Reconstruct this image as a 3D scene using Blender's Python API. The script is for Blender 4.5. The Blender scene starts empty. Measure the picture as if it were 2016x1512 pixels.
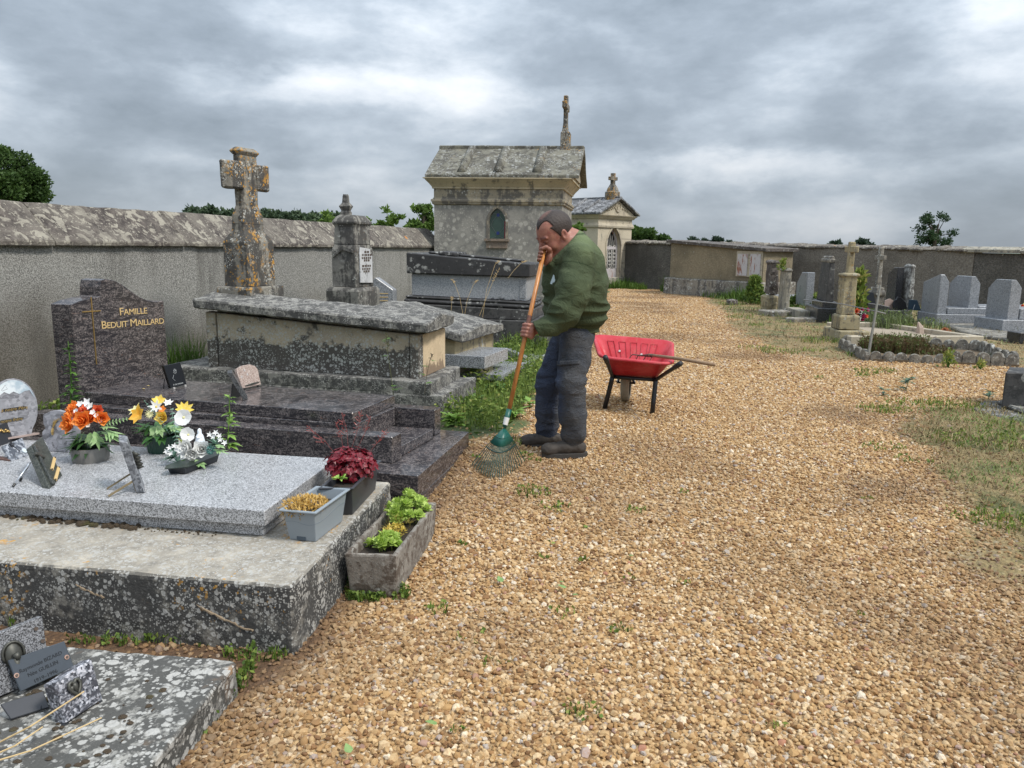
import bpy, bmesh, math, random
import numpy as np
from mathutils import Vector, Matrix, noise as mnoise

# ------------------------------------------------------------------ camera, sky, sun, exposure
SC = bpy.context.scene
COL = SC.collection
FPX, PITCH, EYE, ROLL = 1515.0, math.atan(270/1515), 1.48, math.radians(.7)
cam = bpy.data.cameras.new('camera'); CAM = bpy.data.objects.new('camera', cam); COL.objects.link(CAM)
cam.sensor_width = 36; cam.lens = 36*FPX/2016; cam.clip_start = .05; cam.clip_end = 5000
CAM.matrix_world = Matrix.Translation((0, 0, EYE)) @ Matrix.Rotation(math.pi/2-PITCH, 4, 'X') @ Matrix.Rotation(ROLL, 4, 'Z')
SC.camera = CAM
SC.view_settings.view_transform = 'Standard'; SC.view_settings.look = 'None'
SC.view_settings.exposure = 0.16; SC.view_settings.gamma = 1.0; SC.view_settings.use_curve_mapping = False

SUN_AZ, SUN_EL = math.radians(118), math.radians(52)      # azimuth clockwise from +Y
wd = bpy.data.worlds.new('World'); SC.world = wd; wd.use_nodes = True
nt = wd.node_tree; nt.nodes.clear()
def wn(t, **k):
    n = nt.nodes.new(t)
    for a, b in k.items(): setattr(n, a, b)
    return n
def wl(a, b): nt.links.new(a, b)
def wmath(op, a, b=None, c=None):
    n = wn('ShaderNodeMath', operation=op)
    for i, x in enumerate((a, b, c)):
        if x is None: continue
        if isinstance(x, (int, float)): n.inputs[i].default_value = x
        else: wl(x, n.inputs[i])
    return n.outputs[0]
def wmix(f, a, b, blend='MIX'):
    n = wn('ShaderNodeMix', data_type='RGBA', blend_type=blend)
    for i, x in ((0, f), (6, a), (7, b)):
        if isinstance(x, (int, float)): n.inputs[i].default_value = x
        elif isinstance(x, tuple): n.inputs[i].default_value = (*x, 1)
        else: wl(x, n.inputs[i])
    return n.outputs[2]
def wramp(f, stops):
    n = wn('ShaderNodeValToRGB'); e = n.color_ramp.elements
    while len(e) < len(stops): e.new(.5)
    for i, (p, c) in enumerate(stops): e[i].position = p; e[i].color = (*c, 1) if isinstance(c, tuple) else (c, c, c, 1)
    wl(f, n.inputs[0]); return n.outputs[0]
tc = wn('ShaderNodeTexCoord'); sp = wn('ShaderNodeSeparateXYZ'); wl(tc.outputs['Generated'], sp.inputs[0])
zc = wmath('MAXIMUM', sp.outputs[2], 0.0)
cb = wn('ShaderNodeVectorMath', operation='MULTIPLY'); wl(tc.outputs['Generated'], cb.inputs[0]); cb.inputs[1].default_value = (1, 1, 2.3)
def wnoise(scale, det, rough, off, dist=0.0):
    mp = wn('ShaderNodeMapping'); mp.inputs['Location'].default_value = off; wl(cb.outputs[0], mp.inputs[0])
    n = wn('ShaderNodeTexNoise'); n.inputs['Scale'].default_value = scale; n.inputs['Detail'].default_value = det
    n.inputs['Roughness'].default_value = rough; n.inputs['Distortion'].default_value = dist
    wl(mp.outputs[0], n.inputs['Vector']); return n.outputs[0]
big = wnoise(2.3, 5, .50, (11.2, 3.4, 0), 0)
fine = wnoise(7.5, 9, .58, (2.1, 7.7, 1), .08)
mixn = wmath('ADD', wmath('MULTIPLY', big, .60), wmath('MULTIPLY', fine, .40))
# the cloud banks of this sky: darker undersides and bright breaks, by heading and height (radians), edges frayed by noise
wob = wnoise(6.0, 6, .62, (6.1, 2.2, 5), 0); wob2 = wnoise(6.0, 6, .62, (1.1, 8.2, 3), 0)
az = wmath('ADD', wmath('ARCTAN2', sp.outputs[0], sp.outputs[1]), wmath('MULTIPLY', wmath('SUBTRACT', wob, .5), .16))
el = wmath('ADD', wmath('ARCSINE', sp.outputs[2]), wmath('MULTIPLY', wmath('SUBTRACT', wob2, .5), .085))
for a0, e0, sa, se, am in ((-.36, .235, .24, .050, -.080), (-.28, .186, .20, .020, .105), (-.07, .215, .07, .075, .085), (.14, .165, .14, .055, -.080), (.38, .235, .15, .045, -.075),
                           (.58, .23, .09, .09, .085), (.24, .094, .17, .019, .125), (.42, .125, .15, .022, -.05), (-.58, .145, .07, .045, .085), (-.42, .132, .15, .020, -.045), (-.34, .088, .12, .012, .055), (.05, .30, .12, .04, .03), (.50, .035, .2, .015, .04)):
    q1 = wmath('DIVIDE', wmath('SUBTRACT', az, a0), sa); q2 = wmath('DIVIDE', wmath('SUBTRACT', el, e0), se)
    ex = wmath('POWER', 2.718, wmath('MULTIPLY', wmath('ADD', wmath('MULTIPLY', q1, q1), wmath('MULTIPLY', q2, q2)), -1))
    mixn = wmath('ADD', mixn, wmath('MULTIPLY', ex, am))
cloud = wramp(mixn, [(.35, (.245, .295, .35)), (.45, (.35, .41, .48)), (.525, (.49, .56, .64)), (.60, (.70, .76, .83)), (.69, (.93, .96, 1.0))])
haze = wramp(zc, [(0, 1), (.10, .35), (.28, 0)])
cloud = wmix(wmath('MULTIPLY', haze, .40), cloud, (.52, .575, .64))
boost = wmath('ADD', .72, wmath('MULTIPLY', zc, 1.9))
cl2 = wn('ShaderNodeVectorMath', operation='SCALE'); wl(cloud, cl2.inputs[0]); wl(boost, cl2.inputs[3])
sky = wn('ShaderNodeTexSky'); sky.sky_type = 'NISHITA'; sky.sun_disc = False; sky.sun_elevation = SUN_EL; sky.sun_rotation = SUN_AZ
b1 = wn('ShaderNodeBackground'); wl(sky.outputs[0], b1.inputs[0]); b1.inputs[1].default_value = .09
b2 = wn('ShaderNodeBackground'); wl(cl2.outputs[0], b2.inputs[0]); b2.inputs[1].default_value = 1.0
ms = wn('ShaderNodeMixShader'); ms.inputs[0].default_value = .93
wl(b1.outputs[0], ms.inputs[1]); wl(b2.outputs[0], ms.inputs[2])
wo = wn('ShaderNodeOutputWorld'); wl(ms.outputs[0], wo.inputs[0])
sl = bpy.data.lights.new('sun', 'SUN'); sl.energy = 3.0; sl.angle = math.radians(12); sl.color = (1, .95, .87)
so = bpy.data.objects.new('sun', sl); COL.objects.link(so)
sd = Vector((math.sin(SUN_AZ)*math.cos(SUN_EL), math.cos(SUN_AZ)*math.cos(SUN_EL), math.sin(SUN_EL)))
so.rotation_euler = (-sd).to_track_quat('-Z', 'Y').to_euler()

# ------------------------------------------------------------------ measuring helpers (photo pixel -> place)
cP, sP, cR, sR = math.cos(PITCH), math.sin(PITCH), math.cos(ROLL), math.sin(ROLL)
def ray(u, v):
    x0 = (u-1008)/FPX; y0 = -(v-756)/FPX
    x = x0*cR-y0*sR; y = x0*sR+y0*cR
    return x, cP+sP*y, -sP+cP*y
def W(u, v, z=.1):
    a, b, c = ray(u, v); t = (z-EYE)/c
    return Vector((a*t, b*t, z))
def DY(u, v, Y):
    a, b, c = ray(u, v); t = Y/b
    return Vector((a*t, Y, EYE+c*t))
def PX(p):
    d = p[1]*cP-(p[2]-EYE)*sP; up = p[1]*sP+(p[2]-EYE)*cP
    X, U = p[0]/d, up/d
    return 1008+FPX*(X*cR+U*sR), 756-FPX*(-X*sR+U*cR)
def fit(K, d, u):
    """how far from K along d until the point stands at pixel column u"""
    f = lambda t: PX((K[0]+d[0]*t, K[1]+d[1]*t, K[2]))[0]-u
    t = 0.
    for _ in range(25):
        e = f(t); g = (f(t+.001)-e)/.001
        if abs(g) < 1e-6: break
        t -= max(-1.5, min(1.5, e/g))
    return t
def sm(x): x = np.clip(x, 0, 1); return x*x*(3-2*x)

# vector noise
def _h(ix, iy, iz, s):
    n = (ix*374761393+iy*668265263+iz*2147483647+s*974634777) & 0xffffffff
    n = ((n ^ (n >> 13))*1274126177) & 0xffffffff
    return ((n ^ (n >> 16)) & 0xffff)/65535.0
def vn(P, scale, seed=0):
    P = np.asarray(P, float)*scale; I = np.floor(P).astype(np.int64); f = P-I; f = f*f*(3-2*f); r = 0
    for dx in (0, 1):
        for dy in (0, 1):
            for dz in (0, 1):
                w = (f[:, 0] if dx else 1-f[:, 0])*(f[:, 1] if dy else 1-f[:, 1])*(f[:, 2] if dz else 1-f[:, 2])
                r = r+w*_h(I[:, 0]+dx, I[:, 1]+dy, I[:, 2]+dz, seed)
    return r*2-1
def fbm(P, scale, octv=3, seed=0):
    r = 0; a = 1; t = 0
    for o in range(octv): r = r+a*vn(P, scale*2**o, seed+o*17); t += a; a *= .5
    return r/t

# ------------------------------------------------------------------ mesh helpers
ROOT = {}
def tag(o, label=None, cat=None, group=None, kind=None):
    if label: o['label'] = label
    if cat: o['category'] = cat
    if group: o['group'] = group
    if kind: o['kind'] = kind
    return o
def thing(name, label, cat, loc=(0, 0, 0), group=None):
    o = bpy.data.objects.new(name, None); COL.objects.link(o); o.location = loc; o.empty_display_size = .1
    ROOT[o.name] = Vector(loc); return tag(o, label, cat, group)
def rootloc(p):
    while p is not None and p.parent is not None: p = p.parent
    return Vector(p.location) if p is not None else Vector((0, 0, 0))
class Fr:
    """ground frame: b to the right, a into the depth, angles clockwise from +Y"""
    def __init__(s, o, phi, phib=None, flip=1):
        s.o = Vector((o[0], o[1], 0)); p = math.radians(phi); q = math.radians(phi if phib is None else phib)
        s.A = Vector((math.sin(p), math.cos(p), 0)); s.B = Vector((math.cos(q), -math.sin(q), 0))*flip
    def __call__(s, b, a, z): 
        r = s.o+s.B*b+s.A*a; r.z = z; return r
ID = Fr((0, 0), 0)
class MB:
    def __init__(s): s.v = []; s.f = []
    def add(s, v, f):
        n = len(s.v); s.v += [tuple(p) for p in v]; s.f += [tuple(i+n for i in q) for q in f]; return s
    def box(s, fr, b0, b1, a0, a1, z0, z1, z1f=None):
        g = z1f or (lambda b, a: z1)
        v = [fr(b, a, z0) for b, a in ((b0, a0), (b1, a0), (b1, a1), (b0, a1))]+[fr(b, a, g(b, a)) for b, a in ((b0, a0), (b1, a0), (b1, a1), (b0, a1))]
        return s.add(v, [(3, 2, 1, 0), (4, 5, 6, 7), (0, 1, 5, 4), (1, 2, 6, 5), (2, 3, 7, 6), (3, 0, 4, 7)])
    def rings(s, fr, b0, b1, a0, a1, prof, cap=True):
        n = len(s.v); 
        for o, z in prof:
            s.v += [tuple(fr(b, a, z)) for b, a in ((b0-o, a0-o), (b1+o, a0-o), (b1+o, a1+o), (b0-o, a1+o))]
        m = len(prof)
        for i in range(m-1):
            for k in range(4):
                j = (k+1) % 4; s.f.append((n+4*i+k, n+4*i+j, n+4*i+4+j, n+4*i+4+k))
        if cap: s.f.append((n+3, n+2, n+1, n)); q = n+4*(m-1); s.f.append((q, q+1, q+2, q+3))
        return s
    def prism(s, pts, ext):
        """pts: closed ring of 3D points, ext: extrusion vector"""
        n = len(pts); e = Vector(ext)
        v = [Vector(p) for p in pts]+[Vector(p)+e for p in pts]
        nrm = Vector((0, 0, 0))
        for i in range(n): nrm += Vector(v[i]).cross(Vector(v[(i+1) % n]))
        fs = [tuple(range(n)), tuple(range(2*n-1, n-1, -1))]+[(i, i+n, (i+1) % n+n, (i+1) % n) for i in range(n)]
        if nrm.dot(e) > 0: fs = [tuple(reversed(f)) for f in fs]
        return s.add(v, fs)
    def tube(s, path, rad, n=8, cap=True, sq=None):
        path = [Vector(p) for p in path]; m = len(path)
        if isinstance(rad, (int, float)): rad = [rad]*m
        t0 = (path[1]-path[0]).normalized(); up = Vector((0, 0, 1)) if abs(t0.z) < .9 else Vector((1, 0, 0))
        x = t0.cross(up).normalized(); base = len(s.v)
        for i, p in enumerate(path):
            t = (path[min(i+1, m-1)]-path[max(i-1, 0)]).normalized(); x = (x-t*x.dot(t)).normalized(); y = t.cross(x)
            for k in range(n):
                a = 2*math.pi*(k+.5)/n; s.v.append(tuple(p+(x*math.cos(a)+y*math.sin(a))*rad[i]))
        for i in range(m-1):
            for k in range(n):
                j = (k+1) % n; s.f.append((base+i*n+k, base+i*n+j, base+(i+1)*n+j, base+(i+1)*n+k))
        if cap: s.f.append(tuple(base+k for k in reversed(range(n)))); s.f.append(tuple(base+(m-1)*n+k for k in range(n)))
        return s
    def lathe(s, o, prof, n=16, cap=True):
        o = Vector(o); base = len(s.v); m = len(prof)
        for r, z in prof:
            for k in range(n):
                a = 2*math.pi*k/n; s.v.append((o.x+r*math.cos(a), o.y+r*math.sin(a), o.z+z))
        for i in range(m-1):
            for k in range(n):
                j = (k+1) % n; s.f.append((base+i*n+k, base+i*n+j, base+(i+1)*n+j, base+(i+1)*n+k))
        if cap: s.f.append(tuple(base+k for k in reversed(range(n)))); s.f.append(tuple(base+(m-1)*n+k for k in range(n)))
        return s
    def xf(s, M, start=0):
        s.v[start:] = [tuple(M @ Vector(p)) for p in s.v[start:]]; return s
    def build(s, name, mat, parent=None, bevel=0, seg=1, smooth=False, rough=0, rs=12, step=0, local=False, label=None, seed=0, tri=False):
        me = bpy.data.meshes.new(name); L = Vector((0, 0, 0)) if local else rootloc(parent)
        me.from_pydata([(p[0]-L.x, p[1]-L.y, p[2]-L.z) for p in s.v], [], s.f)
        if bevel or step or tri:
            bm = bmesh.new(); bm.from_mesh(me)
            if tri: bmesh.ops.triangulate(bm, faces=bm.faces[:])
            if bevel:
                es = [e for e in bm.edges if len(e.link_faces) == 2 and e.calc_face_angle(0) > .35]
                bmesh.ops.bevel(bm, geom=es, offset=bevel, segments=seg, affect='EDGES', profile=.6, clamp_overlap=True)
            for _ in range(7):
                if not step: break
                es = [e for e in bm.edges if e.calc_length() > step*1.5]
                if not es: break
                bmesh.ops.subdivide_edges(bm, edges=es, cuts=1, use_grid_fill=True)
            bm.to_mesh(me); bm.free()
        if rough:
            n = len(me.vertices); co = np.empty(n*3, 'f'); me.vertices.foreach_get('co', co); co = co.reshape(-1, 3)
            no = np.array([v.normal for v in me.vertices], 'f')
            P = co+np.array(L)
            d = fbm(P, rs, 3, seed)*rough+np.minimum(0, fbm(P, rs*.35, 2, seed+5)+.25)*rough*1.2
            co = co+no*d[:, None]; me.vertices.foreach_set('co', co.ravel())
        if smooth: me.polygons.foreach_set('use_smooth', [True]*len(me.polygons))
        me.update(); me.materials.append(mat)
        o = bpy.data.objects.new(name, me); COL.objects.link(o)
        if parent is not None: o.parent = parent
        if label: o['label'] = label
        return o
def npmesh(name, V, F, mat, parent=None, smooth=False, attrs=None, kind=None):
    """V (n,3), F (m,k) with constant k"""
    V = np.asarray(V, 'f'); F = np.asarray(F, 'i'); L = np.array(rootloc(parent), 'f')
    me = bpy.data.meshes.new(name); me.vertices.add(len(V)); me.vertices.foreach_set('co', (V-L).ravel())
    k = F.shape[1]; me.loops.add(F.size); me.loops.foreach_set('vertex_index', F.ravel())
    me.polygons.add(len(F)); me.polygons.foreach_set('loop_start', np.arange(0, F.size, k, dtype='i'))
    try: me.polygons.foreach_set('loop_total', np.full(len(F), k, 'i'))
    except Exception: pass
    if smooth: me.polygons.foreach_set('use_smooth', np.ones(len(F), bool))
    me.update(calc_edges=True); me.validate()
    for an, arr in (attrs or {}).items():
        at = me.attributes.new(an, 'FLOAT', 'POINT'); at.data.foreach_set('value', np.asarray(arr, 'f'))
    if mat: me.materials.append(mat)
    o = bpy.data.objects.new(name, me); COL.objects.link(o)
    if parent is not None: o.parent = parent
    if kind: o['kind'] = kind
    return o
def copy_tree(o, parent=None):
    c = o.copy(); COL.objects.link(c)
    if parent is not None: c.parent = parent
    for ch in list(o.children): copy_tree(ch, c)
    return c

# ------------------------------------------------------------------ material helpers
class NT:
    def __init__(s, name):
        s.m = bpy.data.materials.new(name); s.m.use_nodes = True; s.t = s.m.node_tree
        s.b = s.t.nodes['Principled BSDF']; s.g = None
    def n(s, t, **k):
        n = s.t.nodes.new(t)
        for a, b in k.items(): setattr(n, a, b)
        return n
    def put(s, sock, x):
        if isinstance(x, bpy.types.NodeSocket): s.t.links.new(x, sock)
        elif isinstance(x, tuple) and len(x) == 3 and sock.type == 'RGBA': sock.default_value = (*x, 1)
        else: sock.default_value = x
    def pos(s):
        if s.g is None: s.g = s.n('ShaderNodeNewGeometry')
        return s.g.outputs['Position']
    def nz(s):
        s.pos(); x = s.n('ShaderNodeSeparateXYZ'); s.put(x.inputs[0], s.g.outputs['Normal']); return x.outputs[2]
    def xyz(s, v=None):
        x = s.n('ShaderNodeSeparateXYZ'); s.put(x.inputs[0], v or s.pos()); return x.outputs
    def obj(s):
        return s.n('ShaderNodeTexCoord').outputs['Object']
    def mp(s, sc=(1, 1, 1), rot=(0, 0, 0), loc=(0, 0, 0), v=None):
        m = s.n('ShaderNodeMapping'); s.put(m.inputs[0], v or s.pos()); m.inputs['Scale'].default_value = sc
        m.inputs['Rotation'].default_value = rot; m.inputs['Location'].default_value = loc; return m.outputs[0]
    def noise(s, scale, det=4, rough=.55, v=None, dist=0, col=False):
        x = s.n('ShaderNodeTexNoise'); s.put(x.inputs['Vector'], v or s.pos()); x.inputs['Scale'].default_value = scale
        x.inputs['Detail'].default_value = det; x.inputs['Roughness'].default_value = rough; x.inputs['Distortion'].default_value = dist
        return x.outputs[1] if col else x.outputs[0]
    def voro(s, scale, v=None, feat='F1', rnd=1):
        x = s.n('ShaderNodeTexVoronoi', feature=feat); s.put(x.inputs['Vector'], v or s.pos()); x.inputs['Scale'].default_value = scale
        x.inputs['Randomness'].default_value = rnd; return x.outputs
    def ramp(s, f, stops, interp='LINEAR'):
        n = s.n('ShaderNodeValToRGB'); e = n.color_ramp.elements; n.color_ramp.interpolation = interp
        while len(e) < len(stops): e.new(.5)
        for i, (p, c) in enumerate(stops): e[i].position = p; e[i].color = (*c, 1) if isinstance(c, tuple) else (c, c, c, 1)
        s.put(n.inputs[0], f); return n.outputs[0]
    def math(s, op, a, b=0.0):
        n = s.n('ShaderNodeMath', operation=op); s.put(n.inputs[0], a); s.put(n.inputs[1], b); return n.outputs[0]
    def mix(s, f, a, b, blend='MIX'):
        n = s.n('ShaderNodeMix', data_type='RGBA', blend_type=blend); s.put(n.inputs[0], f); s.put(n.inputs[6], a); s.put(n.inputs[7], b); return n.outputs[2]
    def mr(s, f, a, b, c=0., d=1., smooth=True):
        n = s.n('ShaderNodeMapRange', interpolation_type='SMOOTHSTEP' if smooth else 'LINEAR')
        for i, x in enumerate((f, a, b, c, d)): s.put(n.inputs[i], x)
        return n.outputs[0]
    def bump(s, h, st=.4, dist=.01, prev=None):
        n = s.n('ShaderNodeBump'); s.put(n.inputs['Height'], h); n.inputs['Strength'].default_value = st; n.inputs['Distance'].default_value = dist
        if prev: s.put(n.inputs['Normal'], prev)
        return n.outputs[0]
    def attr(s, name, typ='GEOMETRY'):
        n = s.n('ShaderNodeAttribute', attribute_type=typ); n.attribute_name = name; return n
    def out(s, col, rough=.9, normal=None, metal=0, spec=None, sub=0, trans=0):
        s.put(s.b.inputs['Base Color'], col); s.put(s.b.inputs['Roughness'], rough); s.b.inputs['Metallic'].default_value = metal
        if spec is not None: s.b.inputs['Specular IOR Level'].default_value = spec
        if normal: s.put(s.b.inputs['Normal'], normal)
        if sub: s.b.inputs['Subsurface Weight'].default_value = sub; s.b.inputs['Subsurface Radius'].default_value = (.02, .008, .004); s.b.inputs['Subsurface Scale'].default_value = .5
        return s.m
def plain(name, col, rough=.6, metal=0, spec=None, var=.12, scale=30, bump=0):
    n = NT(name); f = n.noise(scale, 4, .6)
    c = n.mix(f, tuple(x*(1-var) for x in col), tuple(min(1, x*(1+var)) for x in col))
    return n.out(c, rough, n.bump(f, bump, .004) if bump else None, metal, spec)
def stone(name, light, mid, dark, amt=.5, white=.3, wscale=26, wcol=(.50, .50, .46), orange=0., streak=0., low=None, top=None, ns=3.0, bump=.5, rough=.92, grain=90, iron=0., clean=0):
    """weathered stone: light/mid base, dark crust patches (amt 0..1), pale lichen discs, orange lichen"""
    n = NT(name)
    a = n.noise(ns, 8, .62); b = n.noise(ns*6, 6, .65); g = n.noise(grain, 3, .7)
    base = n.mix(n.mr(a, .35, .65), mid, light)
    base = n.mix(n.mr(g, .3, .75, 0, .45), base, tuple(x*.62 for x in mid))
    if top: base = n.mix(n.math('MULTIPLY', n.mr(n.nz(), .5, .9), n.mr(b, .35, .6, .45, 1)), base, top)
    vv = n.mp((1, 1, .16)) if streak else None
    st = n.noise(ns*3, 6, .6, v=vv) if streak else n.noise(ns*2.1, 8, .68)
    k = n.math('ADD', n.math('MULTIPLY', st, .6), n.math('MULTIPLY', b, .4))
    if low:
        zz = n.mr(n.xyz()[2], low[0], low[1], low[2], 0.)
        k = n.math('ADD', k, zz)
    m = n.mr(k, .62-.3*amt, .70-.3*amt)
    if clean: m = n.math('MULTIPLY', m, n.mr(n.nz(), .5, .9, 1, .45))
    c = n.mix(n.math('MULTIPLY', m, .88), base, n.mix(g, dark, tuple(x*1.9 for x in dark)))
    if orange:
        o = n.voro(34, n.mix(.06, n.pos(), n.noise(30, 3, .6, col=True)))
        om = n.math('MULTIPLY', n.math('LESS_THAN', o[0], n.math('MULTIPLY', n.math('POWER', n.noise(5, 3, .5), 2.), .5+orange)), n.mr(n.noise(3.3, 4, .6, v=n.mp(loc=(7, 3, 1))), .62-.25*orange, .70-.2*orange))
        c = n.mix(n.math('MULTIPLY', om, .85), c, n.mix(g, (.42, .17, .02), (.50, .30, .05)))
    if iron: c = n.mix(n.mr(n.noise(4, 5, .6, v=n.mp((1, 1, .3), loc=(3, 9, 2))), .62, .8, 0, iron), c, (.33, .17, .06))
    if white:
        for i, s in enumerate((wscale, wscale*2.3)):
            vo = n.voro(s, n.mix(.12/s*6, n.pos(), n.noise(s*1.3, 3, .6, col=True)))
            sz = n.math('MULTIPLY', n.xyz(vo[1])[0], .62)
            cl = n.mr(n.noise(ns*1.7, 4, .6, v=n.mp(loc=(i*5+2, 1, 4))), .68-.4*white, .75-.3*white)
            wm = n.math('MULTIPLY', n.mr(n.math('SUBTRACT', sz, vo[0]), 0, .10), cl)
            c = n.mix(n.math('MULTIPLY', wm, .88), c, n.mix(b, wcol, tuple(x*.72 for x in wcol)))
    h = n.math('ADD', n.math('MULTIPLY', b, .6), n.math('MULTIPLY', g, .4))
    return n.out(c, rough, n.bump(h, bump, .012))
def granite(name, c1, c2, c3, scale=220, rough=.25, vein=None, spec=.5, patch=None):
    n = NT(name); v = n.voro(scale)[1]; x = n.xyz(v)[0]
    c = n.ramp(n.math('ADD', n.math('MULTIPLY', x, .6), n.math('MULTIPLY', n.noise(scale*.7, 2, .8), .4)), [(.30, c1), (.48, c2), (.68, c3)])
    if vein:
        vv = n.mp((1.6, 1.6, 5), rot=(.35, .5, .25)); w = n.noise(7, 8, .68, v=vv, dist=1.6)
        c = n.mix(n.mr(w, .42, .62), c, vein)
        w2 = n.noise(5, 7, .7, v=n.mp((2, 2, 6), rot=(.3, .6, .2), loc=(4, 4, 4)), dist=2.2)
        c = n.mix(n.mr(w2, .60, .70, 0, .7), c, patch or tuple(q*2.2 for q in vein))
    d = n.noise(3.5, 5, .6)
    return n.out(c, n.mr(d, .3, .8, rough, rough+.18), None, 0, spec)
# ------------------------------------------------------------------ materials
M = {}
M['tomb'] = stone('tomb_limestone', (.50, .42, .30), (.36, .31, .24), (.035, .033, .032), .34, .75, 40, low=(.42, .72, .42), ns=2.4, grain=120)
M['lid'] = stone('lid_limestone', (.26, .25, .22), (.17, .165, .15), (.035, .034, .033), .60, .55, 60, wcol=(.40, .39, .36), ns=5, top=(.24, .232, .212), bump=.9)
M['cross'] = stone('cross_limestone', (.25, .23, .19), (.16, .15, .13), (.030, .028, .026), .58, .45, 44, orange=.85, ns=3.2, streak=1, bump=.8)
M['monu'] = stone('monument_stone', (.25, .24, .21), (.18, .17, .155), (.035, .033, .031), .56, .3, 30, orange=.12, streak=1, ns=3, bump=.7)
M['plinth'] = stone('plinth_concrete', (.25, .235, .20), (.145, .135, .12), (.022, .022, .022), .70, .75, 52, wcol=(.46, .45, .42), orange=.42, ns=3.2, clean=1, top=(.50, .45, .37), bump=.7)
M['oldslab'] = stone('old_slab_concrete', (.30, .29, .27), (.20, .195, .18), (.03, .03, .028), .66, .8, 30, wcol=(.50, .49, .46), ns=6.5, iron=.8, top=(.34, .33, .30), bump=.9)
M['trough'] = stone('trough_concrete', (.30, .275, .24), (.21, .19, .165), (.06, .045, .034), .48, .3, 30, ns=6, bump=.7)
M['chapel'] = stone('chapel_render', (.31, .295, .26), (.235, .225, .20), (.12, .115, .105), .50, .62, 13, wcol=(.44, .42, .37), ns=1.1, grain=60, bump=.3)
M['chapel_clean'] = stone('chapel_limestone', (.52, .44, .30), (.42, .36, .25), (.10, .09, .075), .30, .1, 12, ns=1.6, streak=1, grain=60, bump=.2)
M['chapel_trim'] = stone('chapel_trim', (.40, .34, .24), (.30, .26, .19), (.07, .065, .058), .50, .3, 14, ns=1.6, streak=1, grain=60, bump=.3)
M['roofstone'] = stone('roof_stone', (.20, .19, .15), (.13, .125, .10), (.045, .042, .035), .5, .6, 16, wcol=(.34, .34, .32), orange=.25, ns=2.0, bump=.7)
M['roofstone2'] = stone('roof_stone_grey', (.22, .225, .23), (.15, .15, .155), (.04, .04, .042), .55, .8, 9, wcol=(.36, .36, .37), ns=1.6, bump=.7)
M['coping'] = stone('coping_stone', (.25, .215, .175), (.12, .10, .085), (.05, .042, .038), .62, .0, 9, ns=2.2, bump=.8)
M['farstone'] = stone('far_stone', (.30, .27, .22), (.21, .19, .16), (.06, .055, .05), .5, .5, 16, orange=.1, ns=2, streak=1)
M['farstone_dark'] = stone('far_stone_dark', (.16, .135, .115), (.11, .095, .085), (.04, .034, .032), .55, .4, 16, ns=3, bump=1)
M['farstone_pale'] = stone('far_stone_pale', (.38, .345, .27), (.28, .26, .21), (.09, .085, .075), .45, .3, 16, ns=3, streak=1)
M['yellowstone'] = stone('ochre_lichen_stone', (.38, .32, .19), (.28, .24, .15), (.09, .08, .06), .4, .3, 20, orange=.35, ns=3, streak=1)
M['kerbcream'] = stone('cream_kerb', (.50, .44, .33), (.40, .35, .27), (.14, .12, .10), .3, .2, 20, ns=3)
M['scallop'] = stone('scalloped_concrete', (.26, .24, .20), (.18, .165, .14), (.06, .055, .048), .5, .45, 18, ns=4, bump=.8)

def coping_mat():
    n = NT('lichened_coping'); P = n.pos()
    a = n.noise(2.2, 8, .65); b = n.noise(16, 5, .65)
    c = n.mix(n.mr(b, .3, .7), (.038, .031, .028), (.115, .097, .084)); c = n.mix(n.mr(a, .4, .62, 0, .6), c, (.20, .18, .15))
    for sc, th, off in ((9, .53, 0), (20, .575, 5), (45, .59, 9)):
        w = n.noise(sc, 3, .5, v=n.mp(loc=(off, off*2, 1)), dist=.8)
        k = n.math('MULTIPLY', n.mr(w, th+.02, th+.07), n.mr(n.noise(1.6, 4, .6, v=n.mp(loc=(3+off, 5, 1))), .36, .56, .25, 1))
        c = n.mix(n.math('MULTIPLY', k, .8), c, n.mix(b, (.40, .37, .30), (.25, .23, .19)))
    o = n.voro(1.6, n.mp(loc=(.4, .9, .2))); c = n.mix(n.mr(o[0], .09, .05), c, (.50, .20, .04))
    return n.out(c, .95, n.bump(n.math('ADD', b, n.noise(60, 2, .6)), .7, .015))
M['coping_lichen'] = coping_mat()
def roughcast():
    n = NT('roughcast_render'); z = n.xyz()[2]
    g = n.noise(95, 3, .75); a = n.noise(1.3, 6, .6); b = n.noise(2.5, 6, .65, v=n.mp((1, 1, .12)))
    c = n.mix(n.mr(g, .36, .64), (.10, .097, .09), (.44, .43, .40))
    c = n.mix(n.mr(g, .66, .74, 0, .7), c, (.50, .49, .46))
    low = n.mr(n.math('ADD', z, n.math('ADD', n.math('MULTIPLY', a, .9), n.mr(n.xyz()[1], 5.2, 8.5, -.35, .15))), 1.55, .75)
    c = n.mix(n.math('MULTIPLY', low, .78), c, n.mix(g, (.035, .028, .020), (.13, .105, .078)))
    c = n.mix(n.mr(b, .50, .72, 0, .6), c, (.075, .07, .062))
    c = n.mix(n.mr(n.noise(.9, 4, .5, v=n.mp(loc=(5, 5, 5))), .5, .7, 0, .3), c, (.36, .35, .325))
    return n.out(c, .95, n.bump(g, .9, .012))
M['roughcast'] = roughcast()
def farwall(name, lo, hi):
    n = NT(name); g = n.noise(26, 5, .75); a = n.noise(.8, 6, .65)
    c = n.mix(n.mr(g, .35, .65), lo, hi); c = n.mix(n.mr(a, .42, .66, 0, .55), c, tuple(x*.5 for x in lo))
    v = n.voro(4.5); c = n.mix(n.mr(v[0], .10, .05), c, (.34, .32, .28))
    return n.out(c, .95, n.bump(g, .8, .03))
M['farwall'] = farwall('far_wall_render', (.14, .122, .10), (.25, .225, .19))
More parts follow.
